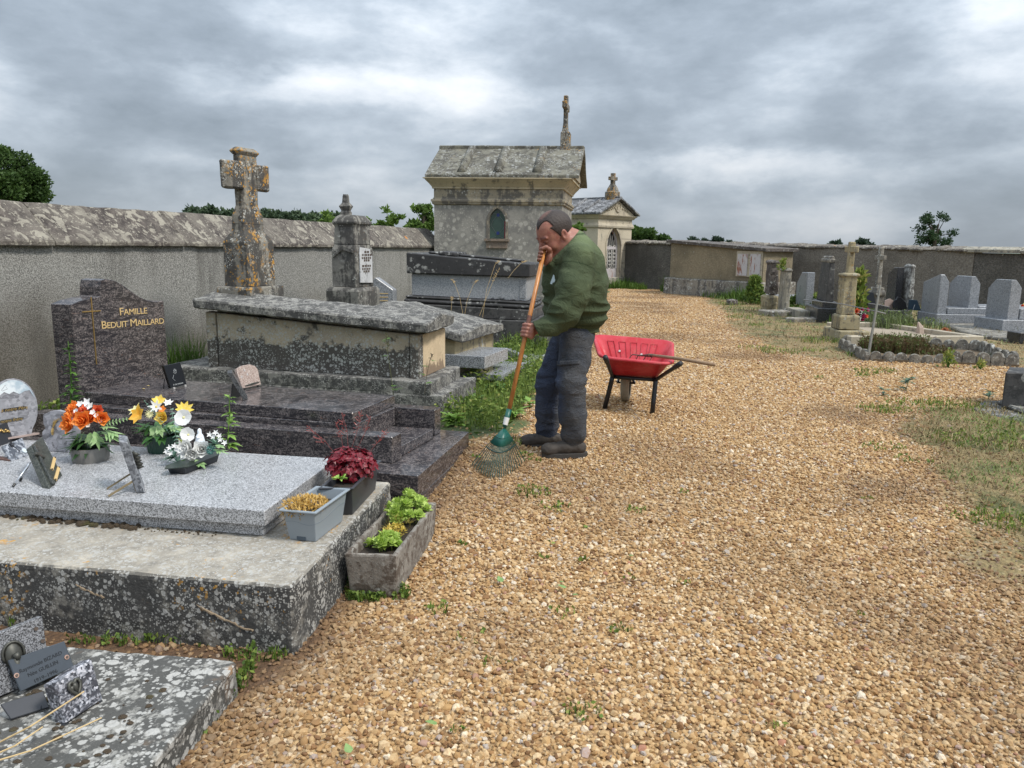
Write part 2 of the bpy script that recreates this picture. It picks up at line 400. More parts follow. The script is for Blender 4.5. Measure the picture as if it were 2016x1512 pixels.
M['farwall_dark'] = farwall('far_wall_render_dark', (.07, .066, .058), (.16, .148, .13))
M['ochre'] = farwall('ochre_render', (.20, .165, .11), (.30, .25, .165))
M['rust_white'] = plain('flaking_white_metal', (.46, .42, .42), .6, var=.25, scale=6)
def rustmix():
    n = NT('rusty_white_paint'); f = n.noise(5, 6, .7, v=n.mp((1, 1, .3))); e = n.noise(30, 3, .6)
    c = n.mix(n.mr(f, .54, .62), n.mix(e, (.55, .52, .52), (.42, .39, .40)), n.mix(e, (.20, .055, .025), (.30, .12, .06)))
    return n.out(c, .6)
M['rusty_white'] = rustmix()
M['granite'] = granite('grey_granite', (.11, .111, .114), (.29, .292, .30), (.50, .505, .52), 260, .26)
M['granite2'] = granite('polished_grey_granite', (.07, .073, .08), (.24, .25, .27), (.46, .48, .50), 230, .12)
M['granite_far'] = granite('blue_grey_granite', (.16, .168, .18), (.23, .24, .26), (.31, .325, .345), 90, .25)
M['granite_dark'] = granite('dark_granite', (.010, .010, .011), (.028, .028, .030), (.06, .06, .065), 160, .22)
M['family'] = granite('brown_violet_granite', (.035, .032, .035), (.095, .086, .086), (.19, .165, .16), 150, .09, vein=(.030, .028, .032), patch=(.22, .12, .088))
M['black'] = stone('black_limestone', (.040, .039, .040), (.028, .027, .028), (.012, .012, .012), .35, .42, 9, wcol=(.36, .36, .34), ns=3, bump=.3, rough=.7, grain=50)
M['blackbase'] = stone('black_base_stone', (.075, .072, .07), (.05, .048, .047), (.015, .015, .015), .45, .3, 12, wcol=(.30, .30, .28), ns=3, bump=.3, rough=.75, grain=50)
def greybody():
    n = NT('stained_grey_granite'); g = n.noise(70, 3, .7)
    c = n.mix(n.mr(g, .35, .65), (.19, .20, .215), (.36, .375, .39))
    k = n.math('ADD', n.mr(n.xyz()[2], .66, .92, .42, 0), n.math('MULTIPLY', n.noise(10, 6, .75), .75))
    c = n.mix(n.mr(k, .56, .70), c, (.022, .022, .023))
    return n.out(c, .5)
M['greybody'] = greybody()
M['gold'] = plain('gilding', (.62, .42, .16), .32, .85, var=.08)
M['goldpaint'] = plain('gold_paint', (.60, .43, .20), .5, 0, var=.08)
M['bronze'] = plain('patinated_bronze', (.075, .075, .065), .5, .5, var=.3)
M['iron'] = plain('rusty_iron', (.10, .075, .06), .7, .3, var=.4)
M['wire'] = plain('grey_wire', (.17, .18, .19), .5, .4)
M['glass_green'] = plain('green_leaded_glass', (.055, .10, .075), .12, 0, .6, var=.25, scale=9)
M['glass_blue'] = plain('blue_glass', (.03, .05, .22), .15)
M['glass_red'] = plain('red_glass', (.24, .025, .04), .2)
M['lead'] = plain('lead_came', (.16, .18, .17), .5, .3)
M['darkin'] = plain('dark_interior', (.012, .012, .013), .9)
M['whitegrille'] = plain('white_painted_grille', (.58, .56, .52), .6, var=.15, scale=12)

# ------------------------------------------------------------------ terrain
XL = ([0, 2.3, 2.5, 3.9, 5.2, 5.6, 6.5, 8, 10, 14, 20, 27, 40], [-1.1, -.97, -.75, -.50, -.25, .02, .16, .38, .72, 1.45, 2.3, 3.3, 4.5])
def gz(x, y):
    x = np.asarray(x, float); y = np.asarray(y, float)
    z = .1*sm((y-2.7)/2.3)+.075*np.exp(-(((x+.28)/.42)**2+((y-5.25)/.6)**2))
    z = z+.03*sm((x-2.2)/2.5)*np.exp(-((y-6.5)/2.5)**2)
    return z
def gzf(x, y): return float(gz(x, y))
def sdpoly(X, Y, poly):
    d = np.full(X.shape, 1e9); ins = np.zeros(X.shape, bool); n = len(poly)
    for i in range(n):
        ax, ay = poly[i][:2]; bx, by = poly[(i+1) % n][:2]
        ex, ey = bx-ax, by-ay; wx, wy = X-ax, Y-ay
        t = np.clip((wx*ex+wy*ey)/(ex*ex+ey*ey+1e-12), 0, 1)
        d = np.minimum(d, (wx-ex*t)**2+(wy-ey*t)**2)
        c = ((ay > Y) != (by > Y)) & (X < (bx-ax)*(Y-ay)/(by-ay+1e-12)+ax); ins ^= c
    d = np.sqrt(d); return np.where(ins, -d, d)
PR1 = [W(u, v) for u, v in ((1300, 572), (1392, 582), (1418, 610), (1440, 640), (1500, 668), (1545, 690), (1640, 706), (1700, 700), (1790, 706), (2060, 722), (2090, 640), (1800, 590), (1500, 575))]
PR1 = [(p.x, p.y) for p in PR1]
PR2 = [W(u, v) for u, v in ((1800, 800), (1890, 790), (2080, 800), (2600, 900), (2700, 1130), (2060, 1090), (1950, 1010), (1880, 960), (1820, 905), (1770, 850))]
PR2 = [(p.x, p.y) for p in PR2]
def masks(X, Y):
    P = np.stack([X, Y, np.zeros_like(X)], 1)
    w = fbm(P, 1.7, 3, 3)*.38+fbm(P, 7, 2, 9)*.12
    w2 = fbm(P, 1.1, 3, 31)*.55+fbm(P, 6, 2, 19)*.16
    left = sm((np.interp(Y, XL[0], XL[1])-X+w*.55*np.clip(Y/6, .25, 2))/.10+.5)
    farm = sm((Y-26.5+w*2)/1.0)*(X < 12)
    r1 = sm(-(sdpoly(X, Y, PR1)+w2*.8)/.35+.5)
    r2 = sm(-(sdpoly(X, Y, PR2)+w2*.9)/.35+.5)
    out = np.maximum(sm((Y-29)/1.0), np.maximum(sm((X-13)/1.0), sm((-X-4.2)/.6)))
    return left, farm, r1, r2, out
def axis(lo, hi, st, far):
    a = list(np.arange(lo, hi+1e-6, st)); s = st; x = hi
    up = []
    while x < far: s *= 1.35; x += s; up.append(x)
    s = st; x = lo; dn = []
    while x > -far: s *= 1.35; x -= s; dn.append(x)
    return np.array(dn[::-1]+a+up)
gx = axis(-5, 14, .085, 1500); gy = axis(1.0, 32, .085, 2500)
GX, GY = np.meshgrid(gx, gy); X = GX.ravel(); Y = GY.ravel()
le, fm, r1, r2, ou = masks(X, Y)
Z = gz(X, Y); near = (np.abs(X) < 16) & (Y < 34) & (Y > .8)
Z = Z+near*(fbm(np.stack([X, Y, X*0], 1), 3, 3, 4)*.008-.012)
nx, ny = len(gx), len(gy); ii = (np.arange(ny-1)[:, None]*nx+np.arange(nx-1)[None, :]).ravel()
F = np.stack([ii, ii+1, ii+1+nx, ii+nx], 1)
soil = np.clip(le*(Y < 3.4)+0, 0, 1)
grass = np.clip(np.maximum.reduce([le*sm((Y-3.6)/1.2), fm, ou*1.0, r1*.55, r2*.6]), 0, 1)
dry = np.clip(np.maximum(r1, r2), 0, 1)
def ground_mat():
    n = NT('gravel_and_earth')
    P = n.mp((1, 1, 0)); v = n.voro(44, n.mix(.02, P, n.noise(60, 2, .5, col=True))); r = n.xyz(v[1])
    pal = [(0, (.11, .06, .024)), (.16, (.26, .145, .058)), (.38, (.43, .27, .115)), (.60, (.55, .385, .195)), (.80, (.62, .47, .29)), (.93, (.72, .61, .45)), (1, (.38, .34, .31))]
    g = n.ramp(r[0], pal); g = n.mix(n.mr(v[0], .28, .62, 0, .5), g, (.16, .085, .04))
    big = n.noise(.9, 5, .6); g = n.mix(n.mr(big, .35, .7, 0, .30), g, (.40, .25, .12)); g = n.mix(.2, g, (.40, .245, .115))
    e = n.noise(9, 7, .7); so = n.mix(e, (.055, .030, .016), (.16, .09, .045))
    e2 = n.noise(28, 6, .75); gr = n.mix(n.mr(e2, .35, .65), (.035, .055, .014), (.10, .125, .035))
    dr = n.mix(n.mr(e2, .3, .7), (.15, .105, .045), (.30, .225, .105)); dr = n.mix(n.mr(n.noise(2.3, 5, .65), .48, .62, 0, .85), dr, gr)
    dr = n.mix(n.mr(n.noise(5, 6, .7, v=n.mp(loc=(4, 1, 0))), .52, .66, 0, .7), dr, g)
    A = n.attr('grass').outputs['Fac']; S = n.attr('soil').outputs['Fac']; Dd = n.attr('dry').outputs['Fac']
    c = n.mix(S, g, so); c = n.mix(A, c, gr); c = n.mix(n.math('MULTIPLY', Dd, .9), c, dr)
    h = n.math('SUBTRACT', n.math('MULTIPLY', e2, .3), n.math('MULTIPLY', v[0], .9))
    return n.out(c, .9, n.bump(h, .8, .02))
M['ground'] = ground_mat()
tag(npmesh('ground', np.stack([X, Y, Z], 1), F, M['ground'], smooth=True, attrs={'grass': grass, 'soil': soil, 'dry': dry}), kind='structure')

# ------------------------------------------------------------------ left cemetery wall
P0 = Vector((-3.948, 6, 0)); P1 = Vector((-1.30, 15.2, 0)); wd_ = (P1-P0).normalized(); WPHI = math.degrees(math.atan2(wd_.x, wd_.y))
LW = Fr(P0, WPHI)    # a along the wall, b to the right (towards the graves); face at b = -.05
wall = thing('cemetery_wall', 'long grey roughcast wall with a sloping lichened stone coping on the left', 'wall', P0)
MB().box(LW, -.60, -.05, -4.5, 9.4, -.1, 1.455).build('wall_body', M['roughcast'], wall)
k = 0; a = -4.5; random.seed(4)
while a < 9.4:
    L = min(random.uniform(1.5, 2.2), 9.4-a)
    f = lambda b, aa: 1.79-.012*math.sin(aa*3)
    m = MB(); n_ = len(m.v)
    prof = [(0.0, 1.440), (0.0, 1.482), (-.305, 1.80), (-.35, 1.80), (-.65, 1.482), (-.65, 1.440)]
    m.prism([LW(b, a+.004, z) for b, z in prof], LW.A*(L-.008))
    m.build('coping_stone', M['coping_lichen'], wall, bevel=.008, step=.09, rough=.012, rs=6, seed=k, smooth=False)
    a += L; k += 1

# ------------------------------------------------------------------ far wall with rubble coping
FA = Vector((3.4, 29.1, 0)); FB = Vector((10.85, 19.5, 0)); FC = Vector((14.5, 14.8, 0))
def wall_top(u, v, p): return DY(u, v, p.y).z
fph = math.degrees(math.atan2((FB-FA).x, (FB-FA).y))
FW = Fr(FA, fph, flip=-1)      # a along the wall towards the right of the photo; b < 0 is the camera's side
FL = (FB-FA).length; FL2 = (FC-FA).length
zt = lambda a: 1.66-.16*(a/FL)
fw = thing('far_wall', 'low brown roughcast wall with rough rubble coping closing the far side', 'wall', FA)
def wallrun(a0, a1, mat, nm='wall_body'):
    return MB().box(FW, 0, .45, a0, a1, -.1, 0, z1f=lambda b, a: zt(a)).build(nm, mat, fw, step=1)
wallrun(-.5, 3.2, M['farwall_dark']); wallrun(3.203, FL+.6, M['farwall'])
random.seed(9); a = -.5
while a < FL+.3:
    L = random.uniform(.18, .42); h = random.uniform(.13, .17); m = MB()
    o = random.uniform(-.09, -.02); q = [random.uniform(.45, .6), random.uniform(.9, 1)]
    m.box(FW, o, .52, a+.004, a+L-.004, zt(a)-.01, 0, z1f=lambda b, aa: zt(a)-.01+h*(q[0] if b < .1 else q[1]))
    m.build('coping_stone', M['coping_lichen'], fw, bevel=.025, step=.16, rough=.03, rs=8, seed=int(a*10))
    a += L
fw2 = thing('far_wall', 'darker stretch of far wall with a smooth pale slab coping at the right edge', 'wall', FB)
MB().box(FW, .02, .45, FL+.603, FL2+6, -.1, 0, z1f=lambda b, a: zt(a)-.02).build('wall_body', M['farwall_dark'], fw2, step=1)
for i in range(8):
    a0 = FL+.31+i*1.3
    MB().box(FW, -.06, .52, a0, a0+1.29, 0, 0, z1f=lambda b, a: zt(a)+.11).add([], []).build('coping_slab', M['farstone_pale'], fw2, bevel=.01) if False else \
    MB().prism([FW(b, a0, z+zt(a0)) for b, z in ((-.07, -.018), (-.07, .06), (.25, .13), (.52, .06), (.52, -.018))], FW.A*1.29).build('coping_slab', M['farstone_pale'], fw2, bevel=.01)

# ------------------------------------------------------------------ chapels
def arch_pts(w, zs, n=8, k=1.25):
    """pointed arch outline from left spring to right spring, half width w, spring height zs (b,z)"""
    R = w*2*k/1.25*.92; pts = []
    cx = -w+R; ang = math.acos((R-w)/R)
    for i in range(n+1): t = ang*i/n; pts.append((cx-R*math.cos(t), zs+R*math.sin(t)))
    return pts+[(-x, z) for x, z in reversed(pts[:-1])]
def arch_wall(m, fr, b0, b1, z0, z1, bc, w, zb, zs, depth, a=0.0, n=8):
    """wall face at a with a pointed opening and its reveal"""
    ap = [(bc+x, z) for x, z in arch_pts(w, zs, n)]
    q = lambda b, z, aa=a: fr(b, aa, z)
    m.add([q(b0, z0), q(bc-w, z0), q(bc-w, z1), q(b0, z1)], [(0, 1, 2, 3)])
    m.add([q(bc+w, z0), q(b1, z0), q(b1, z1), q(bc+w, z1)], [(0, 1, 2, 3)])
    if zb > z0: m.add([q(bc-w, z0), q(bc+w, z0), q(bc+w, zb), q(bc-w, zb)], [(0, 1, 2, 3)])
    for (x0, y0), (x1, y1) in zip(ap[:-1], ap[1:]): m.add([q(x0, y0), q(x1, y1), q(x1, z1), q(x0, z1)], [(0, 1, 2, 3)])
    loop = [(bc-w, zb)]+ap+[(bc+w, zb)]
    for (x0, y0), (x1, y1) in zip(loop, loop[1:]+loop[:1]): m.add([q(x0, y0), q(x0, y0, a+depth), q(x1, y1, a+depth), q(x1, y1)], [(0, 1, 2, 3)])
    return loop
def arch_band(m, fr, bc, w, zb, zs, t, a0, a1, n=8):
    """raised surround of thickness t round the arch"""
    i_ = [(bc-w, zb)]+[(bc+x, z) for x, z in arch_pts(w, zs, n)]+[(bc+w, zb)]
    cz = zs; o_ = []
    for x, z in i_:
        if z <= zs+1e-6: o_.append((x-t if x < bc else x+t, z))
        else:
            d = Vector((x-bc, z-(cz-.3*w))).normalized()*t*1.15; o_.append((x+d.x, z+d.y))
    for j in range(len(i_)-1):
        A, B_, C, D_ = i_[j], i_[j+1], o_[j+1], o_[j]
        v = [fr(x, aa, z) for aa in (a0, a1) for x, z in (A, B_, C, D_)]
        m.add(v, [(0, 1, 2, 3), (7, 6, 5, 4), (0, 4, 5, 1), (1, 5, 6, 2), (2, 6, 7, 3), (3, 7, 4, 0)])
def roof_pair(root, fr, b0, b1, a0, a1, ze, zr, t, mat, axis='b'):
    """two stone roof slopes with the ridge along b (axis='b') or along a"""
    if axis == 'b':
        mid = (a0+a1)/2
        for (x, y) in ((a0, mid), (a1, mid)):
            MB().prism([fr(b0, x, ze), fr(b0, x, ze+t), fr(b0, y, zr+t), fr(b0, y, zr)], fr.B*(b1-b0)).build('roof_slope', mat, root, bevel=.01, step=.35, rough=.012, rs=5)
    else:
        mid = (b0+b1)/2
        for (x, y) in ((b0, mid), (b1, mid)):
            MB().prism([fr(x, a0, ze), fr(x, a0, ze+t), fr(y, a0, zr+t), fr(y, a0, zr)], fr.A*(a1-a0)).build('roof_slope', mat, root, bevel=.01, step=.35, rough=.012, rs=5)
c1 = DY(1105, 500, 14.25); C1 = Fr(c1, 9, 4)
ch = thing('burial_chapel', 'tall grey burial chapel with ribbed stone roof, cross and green stained glass window', 'chapel', (c1.x, c1.y, .1))
cl = DY(855, 500, 14.4); CW = (Vector((cl.x, cl.y, 0))-Vector((c1.x, c1.y, 0))).length
m = MB(); zt1 = DY(1000, 402, 14.25).z
uc, CH = (978-855)/250, 2.0
wb = -CW+CW*((979-855)/(1105-855)); wb = -(CW*(1105-979)/(1105-855))
zsill = DY(979, 470, 14.3).z; zspr = DY(979, 437, 14.3).z
arch_wall(m, C1, -CW, 0, .0, zt1, wb, .152, zsill, zspr, .12)
m.add([C1(0, 0, 0), C1(0, CH, 0), C1(0, CH, zt1), C1(0, 0, zt1)], [(0, 1, 2, 3)])
m.add([C1(-CW, 0, 0), C1(-CW, CH, 0), C1(-CW, CH, zt1), C1(-CW, 0, zt1)], [(3, 2, 1, 0)])
m.add([C1(0, CH, 0), C1(-CW, CH, 0), C1(-CW, CH, zt1), C1(0, CH, zt1)], [(0, 1, 2, 3)])
m.build('wall', M['chapel'], ch)
m = MB(); arch_band(m, C1, wb, .152, zsill, zspr, .045, -.012, .05); m.build('window_surround', M['chapel_trim'], ch)
MB().rings(C1, wb-.19, wb+.19, -.05, .03, [(0, zsill-.17), (.0, zsill-.05), (.03, zsill-.045), (.03, zsill+.0)]).build('window_sill', stone('sill_stone', (.25, .19, .14), (.20, .155, .12), (.08, .07, .06), .4, .1, 20, ns=5), ch)
win = MB(); lp = [(wb-.15, zsill)]+[(wb+x*.99, z) for x, z in arch_pts(.152, zspr)]+[(wb+.15, zsill)]
win.add([C1(x, .09, z) for x, z in lp], [tuple(range(len(lp)))]); wo_ = win.build('window', M['glass_green'], ch)
mm = MB()
def came(b0, z0, b1, z1, r=.004): mm.tube([C1(b0, .086, z0), C1(b1, .086, z1)], r, 4)
zt_ = zspr+.27
for s in (-1, 1):
    came(wb+s*.03, zspr+.11, wb+s*.10, zspr+.02); came(wb+s*.10, zspr+.02, wb+s*.13, zspr-.06); came(wb+s*.13, zspr-.06, wb+s*.03, zsill+.10); came(wb+s*.03, zsill+.04, wb+s*.14, zsill+.0); came(wb+s*.02, zspr+.15, wb+s*.10, zspr+.15)
came(wb, zspr+.15, wb, zspr+.25)
mm.build('lead_came', M['lead'], wo_)
for z in (zspr+.10, zsill+.075): MB().box(C1, wb-.026, wb+.026, .082, .087, z, z+.055).build('blue_pane', M['glass_blue'], wo_)
MB().box(C1, wb+.118, wb+.148, .082, .087, zsill+.01, zspr+.02).build('red_pane', M['glass_red'], wo_)
# block joints as thin recessed courses: courses of the wall below
z_b = DY(1000, 388, 14.25).z; z_f = DY(1000, 372, 14.25).z; z_c = DY(1000, 352, 14.2).z
MB().rings(C1, -CW, 0, 0, CH, [(.0, zt1-.02), (.03, zt1), (.035, zt1+.035), (.05, zt1+.04), (.05, zt1+.075), (.02, zt1+.09), (0, z_b)]).build('string_course', M['chapel_trim'], ch, bevel=0)
MB().rings(C1, -CW, 0, 0, CH, [(.003, z_b), (.003, z_f)], cap=False).build('frieze', M['chapel_trim'], ch)
MB().rings(C1, -CW, 0, 0, CH, [(.0, z_f), (.03, z_f+.005), (.03, z_f+.03), (.045, z_f+.05), (.075, z_f+.09), (.13, z_f+.15), (.14, z_f+.185), (.165, z_f+.19), (.165, z_c)]).build('cornice', M['chapel_clean'], ch)
zr = DY(1000, 290, 15.25).z; rm = M['roofstone']
RB0, RB1, RA0, RA1 = -CW-.13, .30, -.16, CH+.16
roof_pair(ch, C1, RB0, RB1, RA0, RA1, z_c+.002, zr-.05, .07, rm)
MB().prism([C1(RB0, CH/2+x, zr+z) for x, z in ((-.10, -.06), (-.10, .03), (.10, .03), (.10, -.06))], C1.B*(RB1-RB0)).build('ridge_stone', rm, ch, bevel=.015, step=.2, rough=.01)
for bb in (-CW*.78, -CW*.5, -CW*.2):
    p0 = C1(bb, RA0+.10, z_c+.105); p1 = C1(bb, CH/2-.13, zr-.055)
    MB().tube([p0, p0.lerp(p1, .5), p1], .085, 10).build('roof_roll', M['roofstone'], ch, rough=.012, rs=14, smooth=True)
# gable on the right end
MB().prism([C1(.10, -.02, z_c+.004), C1(.10, CH+.02, z_c+.004), C1(.10, CH/2, zr-.05)], C1.B*.06).build('gable', M['chapel_clean'], ch)
MB().prism([C1(.161, .25, z_c+.06), C1(.161, CH-.25, z_c+.06), C1(.161, CH/2, zr-.2)], C1.B*.03).build('gable_ornament', M['chapel_trim'], ch)
MB().box(C1, -.002, .012, .55, 1.45, .1, 1.9).build('door', M['rusty_white'], ch)
# cross on the ridge, seen from its side
cb0 = C1(-.07, CH/2, zr); pz = DY(1116, 262, cb0.y).z; tz = DY(1118, 189, cb0.y).z
cm = M['cross']
MB().rings(C1, -.15, .03, CH/2-.13, CH/2+.13, [(.02, zr-.12), (.0, zr+.02), (.0, pz), (-.03, pz+.02)]).build('cross_pedestal', cm, ch, bevel=.01, step=.08, rough=.01)
MB().rings(C1, -.11, -.03, CH/2-.07, CH/2+.07, [(.02, pz), (0, pz+.18), (0, tz)]).build('cross_shaft', cm, ch, bevel=.01, step=.08, rough=.006)
MB().box(C1, -.115, -.025, CH/2-.30, CH/2+.30, pz+(tz-pz)*.62, pz+(tz-pz)*.80).build('cross_arm', cm, ch, bevel=.01, step=.08, rough=.006)

# second chapel, turned towards the camera's right
K2 = W(1174, 557, .1)*1.0; K2 = Vector((K2.x*27/K2.y, 27, 0)); 
PH2 = 42           # heading of the front, from its near left corner to its far right corner
C2 = Fr(K2, PH2-90, PH2-90)   # b along the front, a into the depth
wf = fit(K2, C2.B, 1239); zz2 = lambda v, u=1174: DY(u, v, K2.y).z
ch2 = thing('burial_chapel', 'smaller pale burial chapel with a carved pediment and white iron grille door', 'chapel', (K2.x, K2.y, .1))
zc0, zc1, zc2, zc3 = zz2(447), zz2(438), zz2(430), zz2(422)
zpk = DY(1215, 389, K2.y+wf*.4).z; L2 = 2.9
m = MB(); dw = wf*.21; bc = wf*.47; dsp = DY(1200, 487, K2.y+.8).z
arch_wall(m, C2, 0, wf, .0, zc0, bc, dw, .35, dsp, .22)
m.add([C2(0, 0, 0), C2(0, 0, zc0), C2(0, L2, zc0), C2(0, L2, 0)], [(0, 1, 2, 3)])
m.add([C2(wf, 0, 0), C2(wf, L2, 0), C2(wf, L2, zc0), C2(wf, 0, zc0)], [(0, 1, 2, 3)])
m.add([C2(wf, L2, 0), C2(0, L2, 0), C2(0, L2, zc0), C2(wf, L2, zc0)], [(0, 1, 2, 3)])
wl2 = m.build('wall', stone('pale_ashlar', (.56, .49, .37), (.46, .40, .30), (.14, .13, .11), .30, .0, 12, ns=1.2, streak=1, grain=40, bump=.2), ch2)
jm = MB()
for z in (.45, .95, 1.4, 1.8):
    jm.box(C2, bc+dw+.04, wf+.002, -.003, .0, z, z+.012)
jm.build('ashlar_joint', M['farstone_dark'], wl2)['kind'] = 'stuff'
m = MB(); arch_band(m, C2, bc, dw, .35, dsp, .07, -.02, .04); m.build('door_surround', M['kerbcream'], ch2)
MB().rings(C2, 0, wf, 0, L2, [(.05, .0), (.05, .42), (.0, .45)], cap=False).build('base_course', M['farstone_pale'], ch2)
MB().rings(C2, 0, wf, 0, L2, [(.0, zc0-.01), (.05, zc0), (.06, zc0+.06), (.02, zc1)]).build('string_course', M['kerbcream'], ch2)
MB().rings(C2, 0, wf, 0, L2, [(.004, zc1), (.004, zc2)], cap=False).build('frieze', M['kerbcream'], ch2)
MB().rings(C2, 0, wf, 0, L2, [(.0, zc2), (.05, zc2+.01), (.09, zc2+.07), (.14, zc2+.11), (.15, zc3)]).build('cornice', M['kerbcream'], ch2)
roof_pair(ch2, C2, -.20, wf+.20, -.22, L2+.15, zc3+.003, zpk-.06, .07, M['roofstone2'], 'a')
MB().prism([C2(-.08, -.08, zc3+.004), C2(wf+.08, -.08, zc3+.004), C2(wf/2, -.08, zpk-.10)], C2.A*.1).build('pediment', M['kerbcream'], ch2)
m = MB()
for i in range(20):
    t = 2*math.pi*i/20; m.tube([C2(wf/2+.15*math.cos(t), -.095, zc3+.30+.17*math.sin(t)), C2(wf/2+.15*math.cos(t+.34), -.095, zc3+.30+.17*math.sin(t+.34))], .028, 5)
for s in (-1, 1):
    for i in range(5): m.tube([C2(wf/2+s*(.18+i*.1), -.09, zc3+.24-i*.02), C2(wf/2+s*(.27+i*.11), -.09, zc3+.33-i*.045)], [.03, .012], 5)
    m.tube([C2(wf/2, -.09, zc3+.22), C2(wf/2+s*.07, -.09, zc3+.38)], .02, 5)
m.build('carved_wreath', M['kerbcream'], ch2)
for i in (0.55, 1.25, 1.95):
    p0 = C2(-.16, i, zc3+.10); p1 = C2(wf/2-.10, i, zpk-.04); MB().tube([p0, p1], .06, 8).build('roof_roll', M['roofstone2'], ch2, rough=.01, smooth=True)
MB().prism([C2(wf/2+x, -.2, zpk+z) for x, z in ((-.09, -.08), (-.09, .03), (.09, .03), (.09, -.08))], C2.A*(L2+.3)).build('ridge_stone', M['roofstone2'], ch2, bevel=.01, step=.2, rough=.01)
p = C2(wf/2, .15, 0); zq = lambda v: DY(1210, v, p.y).z
MB().rings(C2, wf/2-.2, wf/2+.2, -.02, .36, [(0, zpk-.1), (0, zq(378)), (-.05, zq(376))]).build('cross_pedestal', cm, ch2, bevel=.01, step=.1, rough=.01)
MB().rings(C2, wf/2-.06, wf/2+.06, .1, .24, [(.09, zq(376)), (.07, zq(371)), (.0, zq(362)), (0, zq(341))]).build('cross_shaft', cm, ch2, bevel=.008)
MB().box(C2, wf/2-.19, wf/2+.19, .098, .242, zq(355), zq(348)).build('cross_arm', cm, ch2, bevel=.008)
lp = [(bc-dw, .0)]+[(bc+x, z) for x, z in arch_pts(dw, dsp)]+[(bc+dw, .0)]
door = MB().add([C2(x, .20, z) for x, z in lp], [tuple(range(len(lp)))]).build('door', M['darkin'], ch2)
zlow = zz2(530); m = MB()
for i in range(7):
    b = bc-dw+2*dw*(i+.5)/7; m.tube([C2(b, .17, zlow), C2(b, .17, dsp+.05+dw*1.2*(1-abs(i-3)/3.4))], .011, 5)
for j in range(5):
    z = zlow+.05+j*(dsp-zlow-.1)/5
    for i in range(3):
        b = bc-dw+2*dw*(i+.5)/3; r = dw*.28
        for q in range(8):
            t = 2*math.pi*q/8; m.tube([C2(b+r*math.cos(t), .165, z+.1+r*1.3*math.sin(t)), C2(b+r*math.cos(t+.785), .165, z+.1+r*1.3*math.sin(t+.785))], .009, 4)
m.build('grille', M['whitegrille'], door)
m = MB(); m.box(C2, bc-dw, bc+dw, .15, .19, .05, zlow); m.box(C2, bc-dw, bc+dw, .15, .18, dsp-.07, dsp+.03); arch_band(m, C2, bc, dw-.07, zlow, dsp, .07, .14, .19); m.build('door_panel', M['rusty_white'], door)
o = None

# ------------------------------------------------------------------ ochre walled tomb with two rusty shutters
K = W(1500, 592, .1); Kl = W(1305, 577, .1); ph = math.degrees(math.atan2(K.x-Kl.x, K.y-Kl.y)); OT = Fr(Kl, ph, flip=-1)   # a from left to right, b<0 towards camera
Lo = (K-Kl).length
ot = thing('walled_tomb', 'low ochre rendered tomb with sloping top and two rusty white shutters', 'tomb', Kl)
zb = DY(1305, 546, Kl.y).z; zlt = DY(1312, 475, Kl.y).z; zrt = DY(1492, 492, K.y).z
MB().box(OT, 0, 1.5, 0, Lo, -.05, zb).build('base', M['farstone'], ot, bevel=.03, step=.3, rough=.02)
MB().box(OT, .12, 1.4, .15, Lo-.12, zb, 0, z1f=lambda b, a: zlt+(zrt-zlt)*a/Lo-.04).build('wall', M['ochre'], ot, step=.5)
MB().box(OT, .04, 1.5, .05, Lo-.05, 0, 0, z1f=lambda b, a: zlt+(zrt-zlt)*a/Lo+.04).build('x', M['ochre'], ot) if False else \
MB().prism([OT(.04, .0, zlt-.045), OT(.04, .0, zlt+.05), OT(.04, Lo, zrt+.05), OT(.04, Lo, zrt-.045)], OT.B*1.46).build('top_slab', M['farstone_dark'], ot, bevel=.01)
a0 = fit(Kl, OT.A, 1441); a1 = fit(Kl, OT.A, 1491); hz_ = lambda v: DY(1465, v, K.y+.5).z
fr_ = MB().box(OT, .095, .118, a0, a1, hz_(545), hz_(494)); fr_.build('shutter_frame', M['kerbcream'], ot)
for s in (0, 1):
    x0 = a0+.05+s*(a1-a0)/2; x1 = x0+(a1-a0)/2-.10
    sh = MB().box(OT, .075, .093, x0, x1, hz_(543), hz_(500)).build('shutter', M['rusty_white'], ot)
# ------------------------------------------------------------------ text helper
FONT = None
def text(name, body, fr3, size, mat, parent, ext=.0015, smallcaps=False, shear=0, space=1.0, align='CENTER'):
    """fr3: (origin, right, up) of the lettering plane"""
    cu = bpy.data.curves.new(name, 'FONT'); cu.body = body; cu.size = size; cu.align_x = align; cu.extrude = ext; cu.resolution_u = 3
    cu.shear = shear; cu.space_character = space
    if smallcaps:
        cu.small_caps_scale = .8
        for i, c in enumerate(body):
            if c.islower(): cu.body_format[i].use_small_caps = True
    t = bpy.data.objects.new('t', cu); COL.objects.link(t); bpy.context.view_layer.update()
    me = bpy.data.meshes.new_from_object(t.evaluated_get(bpy.context.evaluated_depsgraph_get()))
    bpy.data.objects.remove(t)
    o, r, u = fr3; r = Vector(r).normalized(); u = Vector(u).normalized(); n = r.cross(u)
    Mx = Matrix((( r.x, u.x, n.x, o[0]), (r.y, u.y, n.y, o[1]), (r.z, u.z, n.z, o[2]), (0, 0, 0, 1)))
    me.transform(Matrix.Translation(-rootloc(parent)) @ Mx if parent is not None and not parent.get('_loc') else Mx)
    me.materials.clear(); me.materials.append(mat)
    ob = bpy.data.objects.new(name, me); COL.objects.link(ob)
    if parent is not None: ob.parent = parent
    return ob

# ------------------------------------------------------------------ A: mossy slab, bottom left
oA = W(467, 1298, .11); SA = Fr(oA, 2.0, 9)
ls = thing('grave_slab', 'low mossy concrete grave slab at the bottom left corner', 'grave', (oA.x, oA.y, 0))
